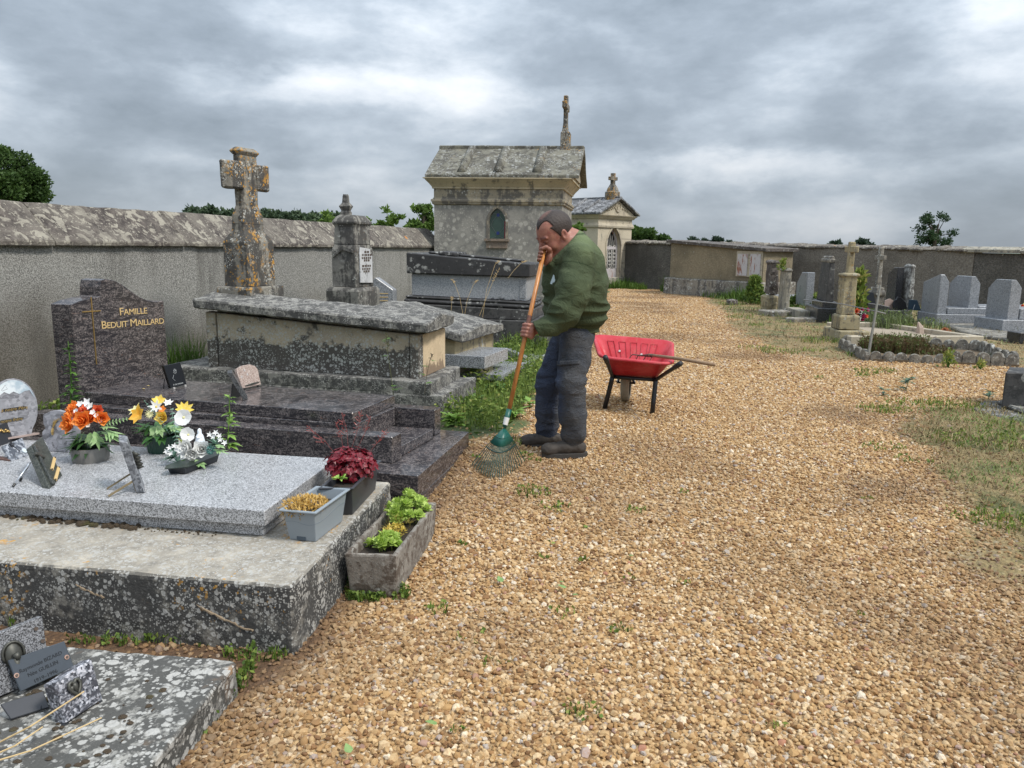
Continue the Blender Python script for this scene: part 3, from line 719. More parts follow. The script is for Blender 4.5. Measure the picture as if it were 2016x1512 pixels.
# the slab reaches towards the camera: a < 0
q = [W(467, 1298, .11), W(132, 1271, .11), W(-420, 1232, .11), W(-420, 1900, .11), W(160, 1640, .11)]
fr_o = q[0]; nr = q[4]
m = MB(); m.prism([(p.x, p.y, -.08) for p in (q[0], q[4], q[3], q[2], q[1])], (0, 0, .19))
m.build('slab', M['oldslab'], ls, bevel=.012, step=.045, rough=.006, rs=16, tri=True)
# raised border strip along the path side
e0 = W(465, 1303, .118); e1 = W(375, 1318, .118); e2 = W(100, 1600, .118); e3 = W(200, 1625, .118)
MB().prism([(p.x, p.y, .09) for p in (e0, e3, e2, e1)], (0, 0, .028)).build('border', M['oldslab'], ls, bevel=.006, step=.05, rough=.004, tri=True)
random.seed(3); mo = MB()
for i in range(260):
    u, v = random.uniform(-20, 420), random.uniform(1330, 1530)
    if v < 1310+(u-100)*.05 or u > 400-(v-1320)*.5: continue
    p = W(u, v, .112)
    if abs(u-(365-(v-1325)*1.02)) > 24 and mnoise.noise(Vector((u*.02, v*.035, 3))) < .12: continue
    r = random.uniform(.003, .012); nseg = 9
    base = len(mo.v); mo.v.append((p.x, p.y, p.z+r*.45))
    for rr, zz_ in ((.6, .36), (1, .0)):
        for k in range(nseg): t = 2*math.pi*k/nseg; q_ = random.uniform(.8, 1.15); mo.v.append((p.x+r*rr*q_*math.cos(t)*1.2, p.y+r*rr*q_*math.sin(t), p.z+r*zz_))
    for k in range(nseg):
        j = (k+1) % nseg; mo.f += [(base, base+1+k, base+1+j), (base+1+k, base+1+nseg+k, base+1+nseg+j, base+1+j)]
def moss_mat():
    n = NT('moss'); f = n.noise(220, 3, .7); a = n.noise(7, 3, .5)
    c = n.mix(f, (.045, .030, .018), (.11, .08, .048)); c = n.mix(n.mr(a, .55, .7, 0, .7), c, (.10, .10, .03))
    return n.out(c, .95, n.bump(f, 1, .01))
M['moss'] = moss_mat()
mo.build('moss', M['moss'], ls, smooth=True)['kind'] = 'stuff'

# ------------------------------------------------------------------ B: concrete plinth with grey granite slab
oB = W(575, 1155, .26); FBq = Fr(oB, 7.2, 9.4)
pl = thing('grave_plinth', 'thick lichened concrete grave plinth carrying the grey granite slab', 'grave', (oB.x, oB.y, 0))
m = MB().box(FBq, -2.6, 0, 0, 1.28, -.06, .26); m.build('plinth', M['plinth'], pl, bevel=.022, seg=3, step=.035, rough=.0075, rs=14)
cr = MB()
for pts in ([(388, 1192), (405, 1200), (428, 1215), (455, 1225), (480, 1240), (505, 1243)], [(152, 1152), (165, 1158), (178, 1166), (196, 1172), (212, 1180)]):
    P_ = []
    for u, v in pts:
        K0 = W(575, 1283, 0); lo, hi = -3, 0
        b = -fit(FBq(0, 0, .12), -FBq.B, u); g = FBq(b, -.001, .1); P_.append(Vector((g.x, g.y, DY(u, v, g.y).z)))
    Q_ = []; random.seed(17)
    for i in range(len(P_)-1):
        for t in (0, .25, .5, .75): p = P_[i].lerp(P_[i+1], t); Q_.append(p+FBq.A*.0015+Vector((random.uniform(-.003, .003), 0, random.uniform(-.004, .004))))
    cr.tube(Q_, [.001+random.uniform(.001, .0052)*min(1, .3+i/5) for i in range(len(Q_))], 5)
cr.build('repaired_crack', plain('crack_mortar', (.24, .18, .12), .9, bump=.5), pl)['kind'] = 'stuff'
gs = thing('granite_slab', 'broad speckled grey granite slab lying on the concrete plinth', 'gravestone', FBq(-.3, .3, .26))
oG = W(521, 1006, .385); FG = Fr(oG, 8.2, 9.6)
MB().box(FG, -2.4, 0, 0, .82, .318, .385).build('slab', M['granite'], gs, bevel=.003)
MB().box(FG, -2.4, -.025, .03, .79, .262, .317).build('base', M['granite'], gs, bevel=.003)
# crumbs of dark moss in the joint
random.seed(8); mo = MB()
for i in range(160):
    b = -random.uniform(.2, 1.5)**1.0; p = FG(b, random.uniform(-.015, .03), .262); r = random.uniform(.004, .011)*(1.5 if -1.25 < b < -.6 else .6)
    mo.lathe(p, [(r, 0), (r*.8, r*.7), (r*.1, r)], 5)
tag(mo.build('moss', M['moss']), 'dark moss crumbs in the joint under the granite slab', 'moss', kind='stuff')

# ------------------------------------------------------------------ C: family tomb in brown-violet granite
FM = M['family']
oC = W(823, 937, .25); eC = W(923, 850, .25); phC = math.degrees(math.atan2(eC.x-oC.x, eC.y-oC.y)); FC_ = Fr(oC, phC, 15)
DC = (eC-oC).length
fam = thing('family_tomb', 'polished brown violet granite tomb with stepped kerbs and curved headstone', 'grave', (oC.x, oC.y, 0))
MB().box(FC_, -2.75, 0, 0, DC, .125, .25).build('base', FM, fam, bevel=.003)
MB().box(FC_, -2.75, -.004, .004, DC-.004, -.05, .122).build('base', FM, fam, bevel=.003)
# side kerbs (rails), near and far, with sloped path-side ends
rt = .385
kn0 = W(773, 913, .25); rt = DY(772, 861, kn0.y).z; kr = W(790, 852, rt); w_ = kr-FC_.o; kb = w_.dot(FC_.B); ka = w_.dot(FC_.A)
kq = W(772, 861, rt); kp = W(380, 834, rt); KF = Fr((kq.x, kq.y), math.degrees(math.atan2(kr.x-kq.x, kr.y-kq.y)), math.degrees(math.atan2(kq.x-kp.x, kq.y-kp.y))-90)
MB().box(KF, -2.45, 0, 0, (kr-kq).length, .2515, rt).build('kerb', FM, fam, bevel=.003)
# far kerb taller block
kf0 = W(851, 857, .25); zkf = DY(858, 806, kf0.y).z; kf = W(858, 806, zkf); KF2 = Fr((kf.x, kf.y), 16.0, 15.3)
MB().box(KF2, -2.3, 0, -.02, .085, .2515, zkf).build('kerb', FM, fam, bevel=.003)
g1 = W(845, 838, .30)
MB().box(KF, -.60, -.02, (kr-kq).length+.002, .62, .2515, .315).build('step', FM, fam, bevel=.003)
MB().box(KF, -2.25, -.30, .15, .66, .3155, .432).build('core', FM, fam, bevel=.003)
sl_n = W(694, 813, .50); sl_f = W(777, 778, .50); sl_l = W(171, 772, .50)
SF = Fr((sl_n.x, sl_n.y), math.degrees(math.atan2(sl_f.x-sl_n.x, sl_f.y-sl_n.y)), math.degrees(math.atan2(sl_n.x-sl_l.x, sl_n.y-sl_l.y))-90)
SW = (sl_f-sl_n).length; SL = (sl_l-sl_n).length
MB().box(SF, -SL-.02, 0, 0, SW, .433, .50).build('slab', FM, fam, bevel=.003)
# pale triangular sheen plate on the kerb end
# headstone: face towards the path, its near edge towards the camera
hn = W(168, 778, .46); hf = W(333, 752, .46)
ph = math.degrees(math.atan2(hf.x-hn.x, hf.y-hn.y)); HW = (hf-hn).length
HF = Fr((hn.x, hn.y), ph, 14)   # a: along the face from near to far, b<0: thickness
def hzz(u, v): 
    a = fit(hn, HF.A, u); p = HF(0, a, 0); return a, DY(u, v, p.y).z
pr = [hzz(u, v) for u, v in ((156, 600), (175, 592), (195, 587), (212, 584), (213, 566), (216, 552), (226, 549), (240, 552), (256, 560), (272, 573), (288, 585), (303, 592), (318, 594), (333, 592))]
pr = [(a*1.0, z) for a, z in pr]
poly = [(0, .30)]+pr+[(pr[-1][0], .30)]
poly[0] = (pr[0][0], .30)
TH_ = .165
hs = MB().prism([HF(0, a, z) for a, z in poly], HF.B*-TH_)
hso = hs.build('headstone', FM, fam, bevel=.003)
# letters and cross in gold on the face (b=+.002)
def facept(u, v): 
    a, z = hzz(u, v); return HF(.002, a, z)
pc = MB(); A_, B_, C_, D_ = facept(192, 585), facept(196, 717), facept(175, 614), facept(210, 612)
mid = Vector(((A_.x+B_.x)/2, (A_.y+B_.y)/2, 0))
xa = (A_+B_)/2
zc_ = (C_.z+D_.z)/2; da = .006
def bar(p, q, w):
    d = (q-p).normalized(); s = d.cross(HF.B).normalized()*w
    pc.prism([p-s, p+s, q+s, q-s], HF.B*.004)
top = Vector((xa.x, xa.y, A_.z)); bot = Vector((xa.x, xa.y, B_.z)); bar(bot, top, .0035)
l = Vector((C_.x, C_.y, zc_)); r = Vector((D_.x, D_.y, zc_)); bar(l, r, .0035)
pc.build('gold_cross', M['gold'], hso)
up = Vector((0, 0, 1)); rt_ = HF.A
p1 = facept(273, 619); text('lettering', 'Famille', (p1+HF.B*.001, rt_, up), .074, M['goldpaint'], hso, smallcaps=True, space=.95)
p2 = facept(272, 642); text('lettering', 'Beduit Maillard', (p2+HF.B*.001, rt_, up), .073, M['goldpaint'], hso, smallcaps=True, space=.93)

# ------------------------------------------------------------------ D: old limestone chest tomb with stone cross
ot_ = W(871, 779, .30); tm = M['tomb']; ldm = M['lid']
t1 = thing('chest_tomb', 'old stone chest tomb with sloping lichened lid and cream end panel', 'tomb', (ot_.x, ot_.y, .1))
D0 = Fr(ot_, 14, 15.5)
MB().box(D0, -2.7, 0, 0, .95, .0, .30).build('step', ldm, t1, bevel=.02, seg=2, step=.07, rough=.013)
up_n = W(849, 753, .40); D1 = Fr(up_n, 12, 15.5)
MB().box(D1, -2.55, 0, -.005, .85, .28, .402).build('plinth', ldm, t1, bevel=.02, seg=2, step=.06, rough=.012)
bn = DY(826, 741, 6.22); D2 = Fr(bn, 14, 15.5); 
zb1 = DY(826, 660, 6.22).z; ll = fit(D2(0, 0, .5), -D2.B, 408); pL = D2(-ll, 0, 0); zb2 = DY(408, 613, pL.y).z
zlid = lambda b, a=0: zb1+(zb2-zb1)*(-b/ll)
def panel(b0, b1, a0, a1, nm='panel', mt=tm, g=.004): MB().box(D2, b0+g, b1-g, a0, a1, .4, 0, z1f=lambda b, a: zlid(b)-.002).build(nm, mt, t1, bevel=.006, step=.09, rough=.004)
j1 = -fit(D2(0, 0, .5), -D2.B, 806); j2 = -fit(D2(0, 0, .5), -D2.B, 428)
panel(j2, j1, .012, .1); panel(-ll, j2, 0, .1, 'pilaster'); panel(j1, -.0, 0, .1, 'pilaster')
MB().box(D2, -.12, -.004, .101, .66, .4, zb1-.003).build('end_panel', stone('cream_end_panel', (.66, .52, .34), (.52, .40, .26), (.13, .09, .06), .18, .0, 20, ns=5, streak=1, low=(.40, .55, .18), bump=.3), t1, bevel=.006)
MB().box(D2, -ll, -.13, .101, .66, .4, .85).build('core', tm, t1)
lr = DY(842, 658, 6.10); D3 = Fr(lr, 10, 15.5); lt = .10; LL = fit(D3(0, 0, lr.z), -D3.B, 381)
zb_ = lambda b: lr.z+(zlid(-ll)-zb1)*(-b/ll)
m = MB(); LW_ = .84
for i, (b0, b1) in enumerate(((-LL, 0),)):
    v = []
    for b in (b0, b1):
        z = zb_(b)
        v += [D3(b, 0, z), D3(b, LW_, z), D3(b, LW_, z+lt*.8), D3(b, LW_*.5, z+lt*1.35), D3(b, 0, z+lt*.8)]
    v[9-0] = v[9]
    m.add(v, [(0, 1, 2, 3, 4), (9, 8, 7, 6, 5), (0, 5, 6, 1), (1, 6, 7, 2), (2, 7, 8, 3), (3, 8, 9, 4), (4, 9, 5, 0)])
m.build('lid', ldm, t1, bevel=.012, seg=1, step=.05, rough=.011, rs=13)
# cross monument at the wall end of the tomb
cY = 7.12
def cz(v, u=490): return DY(u, v, cY).z
cx0, cx1 = DY(441, 560, cY-.1).x, 0
CBm = thing('grave_cross', 'tall lichen covered stone cross on a pedestal at the head of the chest tomb', 'cross', (DY(490, 575, cY).x, cY, .9))
kn = DY(443, 575, 6.98); XF = Fr(kn, 20, 14)      # corner between near face ... b right, a depth
xm = M['cross']
def span(u0, u1, v, fr=XF): pass
# near vertical edge (between the two seen faces) stands at about px 490; left face looks to the camera, right face to the path
ke = DY(490, 575, 6.95); XF = Fr((ke.x, ke.y), 18, 16)
wl_ = fit(ke, -XF.B, 443); wr_ = fit(ke, XF.A, 543)
b0, b1, a0_, a1_ = -wl_, 0, 0, wr_
zB = ke.z
cxb, cxa = -wl_/2, wr_/2
def sq(prof, nm, ox=0, oa=0):
    MB().rings(XF, b0, b1, a0_, a1_, prof).build(nm, xm, CBm, bevel=.007, step=.05, rough=.006, rs=16)
sq([(.055, zB-.35), (.055, zB+.03), (.045, zB+.045)], 'plinth')
sq([(0, zB+.04), (0, cz(476)), (-.02, cz(468)), (-.055, cz(455)), (-.06, cz(440))], 'pedestal')
sq([(-.058, cz(442)), (-.062, cz(425)), (-.075, cz(412)), (-.085, cz(405)), (-.085, cz(305))], 'shaft')
sq([(-.086, cz(306)), (-.066, cz(299)), (-.066, cz(297)), (-.10, cz(290))], 'cap')
hw = wl_/2-.0; zz0, zz1 = cz(373), cz(320)
tb = .085
v = []
c0 = (b0+b1)/2; ca = (a0_+a1_)/2; th = wl_/2-.066; arm = .30
# arms run along the depth (A), each end cut to a point in plan
for s in (-1, 1):
    pts = [(c0-th, ca+s*.10), (c0-th, ca+s*(arm-.03)), (c0-th*.2, ca+s*(arm+.03)), (c0+th, ca+s*(arm-.03)), (c0+th, ca+s*.10)]
    MB().prism([XF(b, a, zz0) for b, a in pts], (0, 0, zz1-zz0)).build('cross_arm', xm, CBm, bevel=.012, step=.05, rough=.009)

# ------------------------------------------------------------------ E: second chest tomb and its monument with a marble plaque
eL = DY(990, 648, 8.3); 
n0 = W(908, 655, .66); f0 = W(992, 634, .66); E1 = Fr(n0, math.degrees(math.atan2(f0.x-n0.x, f0.y-n0.y)), 15.5); ew = (f0-n0).length
EL = fit(n0, -E1.B, 712)
t2 = thing('chest_tomb', 'low stone tomb with a two piece sloping lid behind the chest tomb', 'tomb', (n0.x, n0.y, .1))
zL = DY(712, 605, E1(-EL, 0, 0).y).z
for (s0, s1) in ((0, .52), (.525, 1)):
    m = MB(); v = []
    for s in (1-s1, 1-s0):
        pass
    bA, bB = -EL*s1, -EL*s0; v = []
    for b in (bA, bB):
        z = n0.z-.10+(zL-n0.z)*(-b/EL); v += [E1(b, 0, z), E1(b, ew, z), E1(b, ew, z+.08), E1(b, ew/2, z+.13), E1(b, 0, z+.08)]
    m.add(v, [(0, 1, 2, 3, 4), (9, 8, 7, 6, 5), (0, 5, 6, 1), (1, 6, 7, 2), (2, 7, 8, 3), (3, 8, 9, 4), (4, 9, 5, 0)])
    m.build('lid', ldm, t2, bevel=.012, step=.07, rough=.012)
MB().box(E1, -EL+.1, -.09, .07, ew-.07, .0, 0, z1f=lambda b, a: n0.z-.10+(zL-n0.z)*(-b/EL)).build('body', stone('ochre_tomb_side', (.44, .37, .22), (.34, .28, .17), (.08, .07, .06), .36, .2, 18, ns=3, streak=1), t2, bevel=.008, step=.15, rough=.008)
mY = 9.3
m2 = thing('grave_monument', 'stone grave monument with broken cross top and white marble inscription plaque', 'monument', (DY(690, 600, mY).x, mY, .7))
ke2 = DY(703, 600, mY); MF = Fr((ke2.x, ke2.y), 17, 16); mz = lambda v: DY(700, v, mY).z
wl2_ = fit(ke2, -MF.B, 655); wr2_ = fit(ke2, MF.A, 737)
def sq2(prof, nm, bev=.012, mat=M['monu'], sh=(0, 0, 0, 0)): return MB().rings(MF, -wl2_+sh[0], sh[1], sh[2], wr2_+sh[3], prof).build(nm, mat, m2, bevel=bev, step=.06, rough=.008, rs=14)
sq2([(.055, .05), (.055, mz(572)), (.02, mz(566))], 'base')
bd = sq2([(0, mz(567)), (0, mz(492)), (-.03, mz(480))], 'body')
sq2([(-.02, mz(482)), (-.03, mz(445)), (.0, mz(438)), (-.03, mz(428)), (-.07, mz(422))], 'upper_block')
sq2([(-.085, mz(424)), (-.085, mz(417)), (-.095, mz(414)), (-.075, mz(405)), (-.105, mz(398)), (-.11, mz(384)), (-.12, mz(381))], 'broken_cross', sh=(.0, -.03, .0, -.22))
pa0, pa1 = fit(ke2, MF.A, 708), fit(ke2, MF.A, 732)
pp = MB().prism([MF(.004, a, z) for a, z in ((pa0, mz(557)), (pa1, mz(559)), (pa1, mz(505)), (pa1-.05, mz(498)), (pa1-.06, mz(490)), (pa0+.02, mz(487)), (pa0, mz(500)))], MF.B*.016)
plq = pp.build('plaque', stone('streaked_marble', (.62, .62, .62), (.52, .52, .53), (.10, .10, .10), .30, 0, streak=1, ns=5, rough=.5, bump=.1), m2, bevel=.002)
tm_ = MB(); random.seed(2)
for v_, w in ((496, .3), (502, .7), (508, .75), (513, .4), (524, .7), (530, .7), (535, .5)):
    c = (pa0+pa1)/2; x = c-w*(pa1-pa0)/2
    while x < c+w*(pa1-pa0)/2:
        l_ = random.uniform(.02, .05); tm_.box(MF, .020, .023, x, x+l_, mz(v_)-.012, mz(v_)+.012); x += l_+.018
o_ = tm_.build('engraved_lines', M['iron'], plq); o_['kind'] = 'stuff'
# ornament on the near face
on = MB().prism([MF(b, -.003, z) for b, z in ((-wl2_+.02, mz(500)), (-wl2_*.5, mz(484)), (-.03, mz(492)), (-.03, mz(498)), (-wl2_*.5, mz(492)), (-wl2_+.03, mz(508)))], -MF.A*.02).build('carved_drape', M['monu'], m2)

# small pentagonal grey granite stele
pY = 10.4; z_ = lambda v: DY(755, v, pY).z
st = thing('stele', 'small grey granite stele with pointed top and faint gold lettering by the wall', 'gravestone', (DY(755, 600, pY).x, pY, .1))
pts = [(734, 610), (776, 603), (774, 571), (738, 546), (732, 560)]
MB().prism([DY(u, v, pY) for u, v in ((732, 680), (776, 680), (774, 571), (739, 546), (730, 556))], (0.03, .13, 0)).build('slab', M['granite_far'], st, bevel=.006)
m = MB()
for v_ in (578, 585, 592): m.box(ID, *(DY(748, v_, pY).x, DY(764, v_, pY).x), pY-.004, pY, z_(v_)-.005, z_(v_)+.006)
m.build('lettering', M['goldpaint'], st)['kind'] = 'stuff'

# ------------------------------------------------------------------ F: small granite tomb
g0 = W(954, 702, .44); g1 = W(1000, 685, .44); GF = Fr(g0, math.degrees(math.atan2(g1.x-g0.x, g1.y-g0.y)), 15.5); gw = (g1-g0).length
sg = thing('granite_tomb', 'light grey granite grave slab beside the green weeds', 'grave', (g0.x, g0.y, .1))
MB().box(GF, -1.5, 0, 0, gw, .32, .44).build('slab', M['granite2'], sg, bevel=.003)
h0 = W(988, 738, .24); GH = Fr(h0, 15.5, 15.5)
MB().box(GH, -1.8, .0, -.02, .9, .18, .24).build('base', M['granite2'], sg, bevel=.003)
MB().box(GH, -1.8, -.02, .0, .88, -.05, .1795).build('foundation', M['blackbase'], sg, bevel=.01, step=.15, rough=.006)
# another low granite slab further back
h1 = W(1040, 700, .25); MBF = Fr(h1, 15, 15.5)
s2 = thing('granite_tomb', 'low grey granite kerb behind the rake handle', 'grave', (h1.x, h1.y, .1))
MB().box(MBF, -1.1, .02, 0, .8, .0, .16).build('base', M['granite2'], s2, bevel=.004)
MB().prism([MBF(b, a, z) for b, a, z in ((-.3, .05, .16), (-.05, .05, .16), (-.05, .05, .22), (-.25, .05, .30), (-.3, .05, .30))], MBF.A*.12).build('cushion', M['granite2'], s2, bevel=.004)

# ------------------------------------------------------------------ G: black tomb
kY = 10.6; bk = thing('black_tomb', 'large black and grey stone tomb with heavy spotted black lid', 'tomb', (DY(1044, 655, kY).x, kY, .1))
kr = DY(1044, 520, kY-.25); BF = Fr((kr.x, kr.y), 10, 6); BL = fit(kr, -BF.B, 800); bz = lambda u, v, b=0: DY(u, v, BF(b, 0, 0).y).z
zt0, zt1_ = bz(800, 497, -BL), bz(1044, 520); zu0, zu1 = bz(800, 538, -BL), bz(1040, 546)
zz_ = lambda b, p, q: q+(p-q)*(-b/BL)
def kb_(b0, b1, a0, a1, lo, hi, nm, mat, bev=.012, sb=0): 
    m = MB(); v = [BF(b, a, zz_(b, *lo)) for b, a in ((b0, a0), (b1, a0), (b1, a1), (b0, a1))]+[BF(b, a, zz_(b, *hi)) for b, a in ((b0, a0), (b1, a0), (b1, a1), (b0, a1))]
    m.add(v, [(3, 2, 1, 0), (4, 5, 6, 7), (0, 1, 5, 4), (1, 2, 6, 5), (2, 3, 7, 6), (3, 0, 4, 7)])
    return m.build(nm, mat, bk, bevel=bev)
BW = 1.05
kb_(-BL, 0, 0, BW, (zu0, zu1), (zt0, zt1_), 'lid', M['black'])
kb_(-BL*.62, -.16, .35, .55, (zt0+.003, zt1_+.003), (zt0+.035, zt1_+.035), 'lid_cross', M['black']); kb_(-BL*.76, -BL*.62, .12, .80, (zt0+.003, zt1_+.003), (zt0+.055, zt1_+.055), 'lid_cross', M['black'])
kb_(-BL*.88, -BL*.765, .35, .55, (zt0+.003, zt1_+.003), (zt0+.035, zt1_+.035), 'lid_cross', M['black'])
zg0, zg1 = bz(805, 579, -BL), bz(1040, 592)
kb_(-BL+.05, -.05, .06, BW-.06, (zg0-.02, zg1-.02), (zu0+.001, zu1+.001), 'body', M['greybody'])
kb_(-.15, -.07, .052, .0595, (zg0+.08, zg1+.02), (zu0-.05, zu1-.05), 'corner_block', M['granite_far'], .003)
m = MB(); zg = zg1-.01
kb_(-BL-.02, .02, -.005, BW, (zg0-.055, zg1-.055), (zg0-.018, zg1-.018), 'moulding', M['black'], .015)
kb_(-BL-.04, .03, -.02, BW, (zg0-.12, zg1-.12), (zg0-.057, zg1-.057), 'moulding', M['black'], .025)
kb_(-BL-.06, .05, -.05, BW, (zg0-.30, zg1-.26), (zg0-.122, zg1-.122), 'base', M['blackbase'], .01)
kb_(-BL-.12, .16, -.12, BW+.05, (.0, .0), (zg0-.302, zg1-.262), 'base', M['blackbase'], .01)
# ------------------------------------------------------------------ right hand group of graves
BAK = 'backs of headstones along the right of the path'
def corner(name, label, cat, uK, vb, uL, uR, phi, z0=.1, group=None, dmax=1.1, tmax=.8):
    """frame at the near left vertical edge: broad side runs into the depth (A), thickness runs to the right (B)"""
    K = W(uK, vb, z0); f = Fr(K, phi, phi)
    d = min(dmax, max(.08, fit(K, f.A, uL))) if uL is not None else .5
    t = min(tmax, max(.05, fit(K, f.B, uR)))
    th = thing(name, label, cat, K, group)
    return th, f, d, t, (lambda v, u=None: DY(u or uK, v, K.y).z)
fs, fd, fp = M['farstone'], M['farstone_dark'], M['farstone_pale']
gf = M['granite_far']; gd = M['granite_dark']
# low pale slab
th, f, d, t, z = corner('grave_slab', 'low pale stone slab beside the eroded dark stele', 'grave', 1476, 597, None, 1500, 5)
MB().box(f, 0, 1.7, 0, .9, .0, z(588)).build('base', fp, th, bevel=.01); MB().box(f, .12, 1.7, .1, .8, z(588), z(588)+.09).build('slab', gf, th, bevel=.008)
th, f, d, t, z = corner('stone_block', 'small dark stone block lying on the grass by the path', 'stone', 1434, 600, None, 1452, 0)
MB().box(f, 0, .24, 0, .25, .05, z(590)).build('block', fd, th, bevel=.03, step=.06, rough=.02)
# eroded steles
th, f, d, t, z = corner('stele', 'eroded dark brown stone stele with a ragged broken foot', 'gravestone', 1512, 614, 1504, 1528, 6, group=None)
MB().box(f, 0, t, 0, .5, z(580), z(518)).build('shaft', M['farstone_dark'], th, bevel=.03, seg=2, step=.06, rough=.035, rs=9)
MB().rings(f, -.0, t, 0, .5, [(0, z(520)), (.03, z(518)), (0, z(513))]).build('top', fd, th, bevel=.02, step=.06, rough=.03)
MB().box(f, -.06, t+.03, -.04, .55, .0, z(582)).build('foot', M['yellowstone'], th, bevel=.04, step=.06, rough=.04)
th, f, d, t, z = corner('stele', 'narrow pale grey stele with a weed growing on its top', 'gravestone', 1543, 619, 1530, 1553, 4)
MB().box(f, 0, t, 0, d, .0, z(534)).build('shaft', M['farstone_pale'], th, bevel=.02, step=.1, rough=.015)
MB().rings(f, 0, t, 0, d, [(0, z(535)), (.02, z(533)), (-.02, z(528))]).build('top', fs, th, bevel=.01)
th, f, d, t, z = corner('stele', 'plain light grey granite stele standing left of the dark obelisk', 'gravestone', 1584, 612, 1565, 1599, 6)
MB().prism([f(0, 0, .2), f(0, d, .2), f(0, d, z(560)), f(0, d*.55, z(537)), f(0, 0, z(536))], f.B*t).build('slab', M['granite_far'], th, bevel=.01)
K_ = W(1573, 627, .1); f2 = Fr(K_, 5); MB().box(f2, 0, .25, 0, .95, .0, DY(1573, 612, K_.y).z).build('base', fp, th, bevel=.01, step=.2, rough=.01)
K_ = W(1545, 622, .1); f3 = Fr(K_, -12); kb = thing('kerb_slab', 'low broken stone kerb slabs in front of the two pale steles', 'kerb', K_)
MB().box(f3, -.35, .62, 0, .5, .02, .2).build('slab', fs, kb, bevel=.02, step=.1, rough=.02)
MB().box(Fr(W(1562, 634, .1), -14), 0, 1.45, 0, .3, .0, .17).build('slab', fs, kb, bevel=.02, step=.1, rough=.02)
# dark obelisk on two steps
th, f, d, t, z = corner('obelisk', 'tall dark granite obelisk on two black steps', 'gravestone', 1625, 598, 1607, 1641, 10, z0=.45)
w_ = max(d, t)*.9
for off, lo, hi in ((.17, 636, 606), (.07, 610, 594)):
    MB().box(f, -off, t+off, -off, d+off, z(lo)-.05, z(hi)).build('step', gd, th, bevel=.012)
MB().rings(f, 0, t, 0, d, [(0, z(594)), (-.035, z(512))]).build('shaft', M['blackbase'], th, bevel=.01)
MB().rings(f, 0, t, 0, d, [(-.03, z(517)), (-.02, z(515)), (-.02, z(511)), (-.045, z(509)), (-.045, z(506)), (-.08, z(503))]).build('top', fs, th, bevel=.006)
# ochre lichen cross on pedestal
K_ = W(1657, 672, .1)
th, f, d, t, z = corner('grave_cross', 'ochre lichen covered stone cross on a tall pedestal at the path edge', 'cross', 1657, 672, 1645, 1690, 4)
th2 = th; zt = z(651)
MB().box(f, -.05, .42, 0, .75, .0, zt).build('base', M['yellowstone'], th, bevel=.02, step=.08, rough=.015)
K2_ = W(1649, 648, zt+.0); 
zz1 = DY(1655, 620, K_.y+.15).z
MB().rings(f, -.02, .30, .12, .50, [(0, zt), (0, zz1-.02), (-.02, zz1)]).build('plinth', M['yellowstone'], th, bevel=.015, step=.08, rough=.012)
z2 = DY(1657, 545, K_.y+.3).z; z3 = DY(1657, 537, K_.y+.3).z
MB().rings(f, .02, .23, .18, .44, [(0, zz1), (-.005, z2), (.02, z2+.01), (.02, z2+.05), (-.03, z3)]).build('pedestal', M['yellowstone'], th, bevel=.012, step=.08, rough=.012)
z4 = DY(1665, 476, K_.y+.3).z
MB().rings(f, .08, .185, .24, .36, [(0, z3), (-.01, z3+.1), (-.01, z4)]).build('shaft', M['yellowstone'], th, bevel=.01, step=.08, rough=.01)
MB().box(f, .092, .175, .10, .50, z3+(z4-z3)*.66, z3+(z4-z3)*.86).build('cross_arm', M['yellowstone'], th, bevel=.01, step=.08, rough=.01)
# cream kerb frame
ka, kb_, kc_ = W(1675, 662, .27), W(1938, 662, .27), W(1855, 645, .27)
th = thing('kerb_grave', 'rectangular grave framed by a cream stone kerb', 'grave', ka)
def kerb(p, q, w=.12, z0=0, z1=.27, mt=M['kerbcream']):
    dd = (q-p); dd.z = 0; L = dd.length; ff = Fr(p, math.degrees(math.atan2(dd.x, dd.y)))
    MB().box(ff, -w, 0, 0, L, z0, z1).build('kerb', mt, th, bevel=.01, step=.3, rough=.006)
kd_ = ka+Vector((.55, 2.1, 0)); kc_ = kb_+Vector((-.5, 2.0, 0))
kerb(ka, kb_); kerb(kd_, kc_); kerb(kb_+Vector((-.02, .13, 0)), kc_+Vector((0, -.02, 0)), .1); 
MB().prism([(p.x, p.y, 0) for p in (ka+Vector((.1, .14, 0)), kb_+Vector((-.15, .14, 0)), kc_+Vector((-.05, -.1, 0)), kd_+Vector((.1, -.1, 0)))], (0, 0, .20)).build('soil', plain('grave_gravel', (.30, .25, .19), .95, var=.5, scale=60, bump=.5), th)
# scalloped concrete border: every scalloped element is a part
th = thing('scalloped_grave', 'overgrown grave with a border of low scalloped concrete edging', 'grave', W(1714, 707, .1))
s0, s1, s2_, s3 = W(1712, 711, .1), W(2006, 723, .1), W(1972, 694, .1), W(1692, 686, .1)
s2_ = s1+Vector((.35, 1.35, 0)); s3 = s0+Vector((.25, 1.45, 0))
def scallop_run(p, q, n, sink=0):
    dd = q-p; dd.z = 0; L = dd.length; per = L/n; ff = Fr(p, math.degrees(math.atan2(dd.x, dd.y)))
    for i in range(n):
        a0 = i*per+.004; a1 = (i+1)*per-.004; c = (a0+a1)/2; r = (a1-a0)/2; h = .155+random.uniform(-.015, .015)-sink; pts = [(a0, .0), (a0, h)]
        for k in range(9): t = math.pi*k/8; pts.append((c-r*.86*math.cos(t), h+.055*math.sin(t)))
        pts += [(a1, h), (a1, .0)]
        MB().prism([ff(0, a, .06+z) for a, z in pts], ff.B*-.05).build('edging', M['scallop'], th, bevel=.008, rough=.004)
random.seed(6)
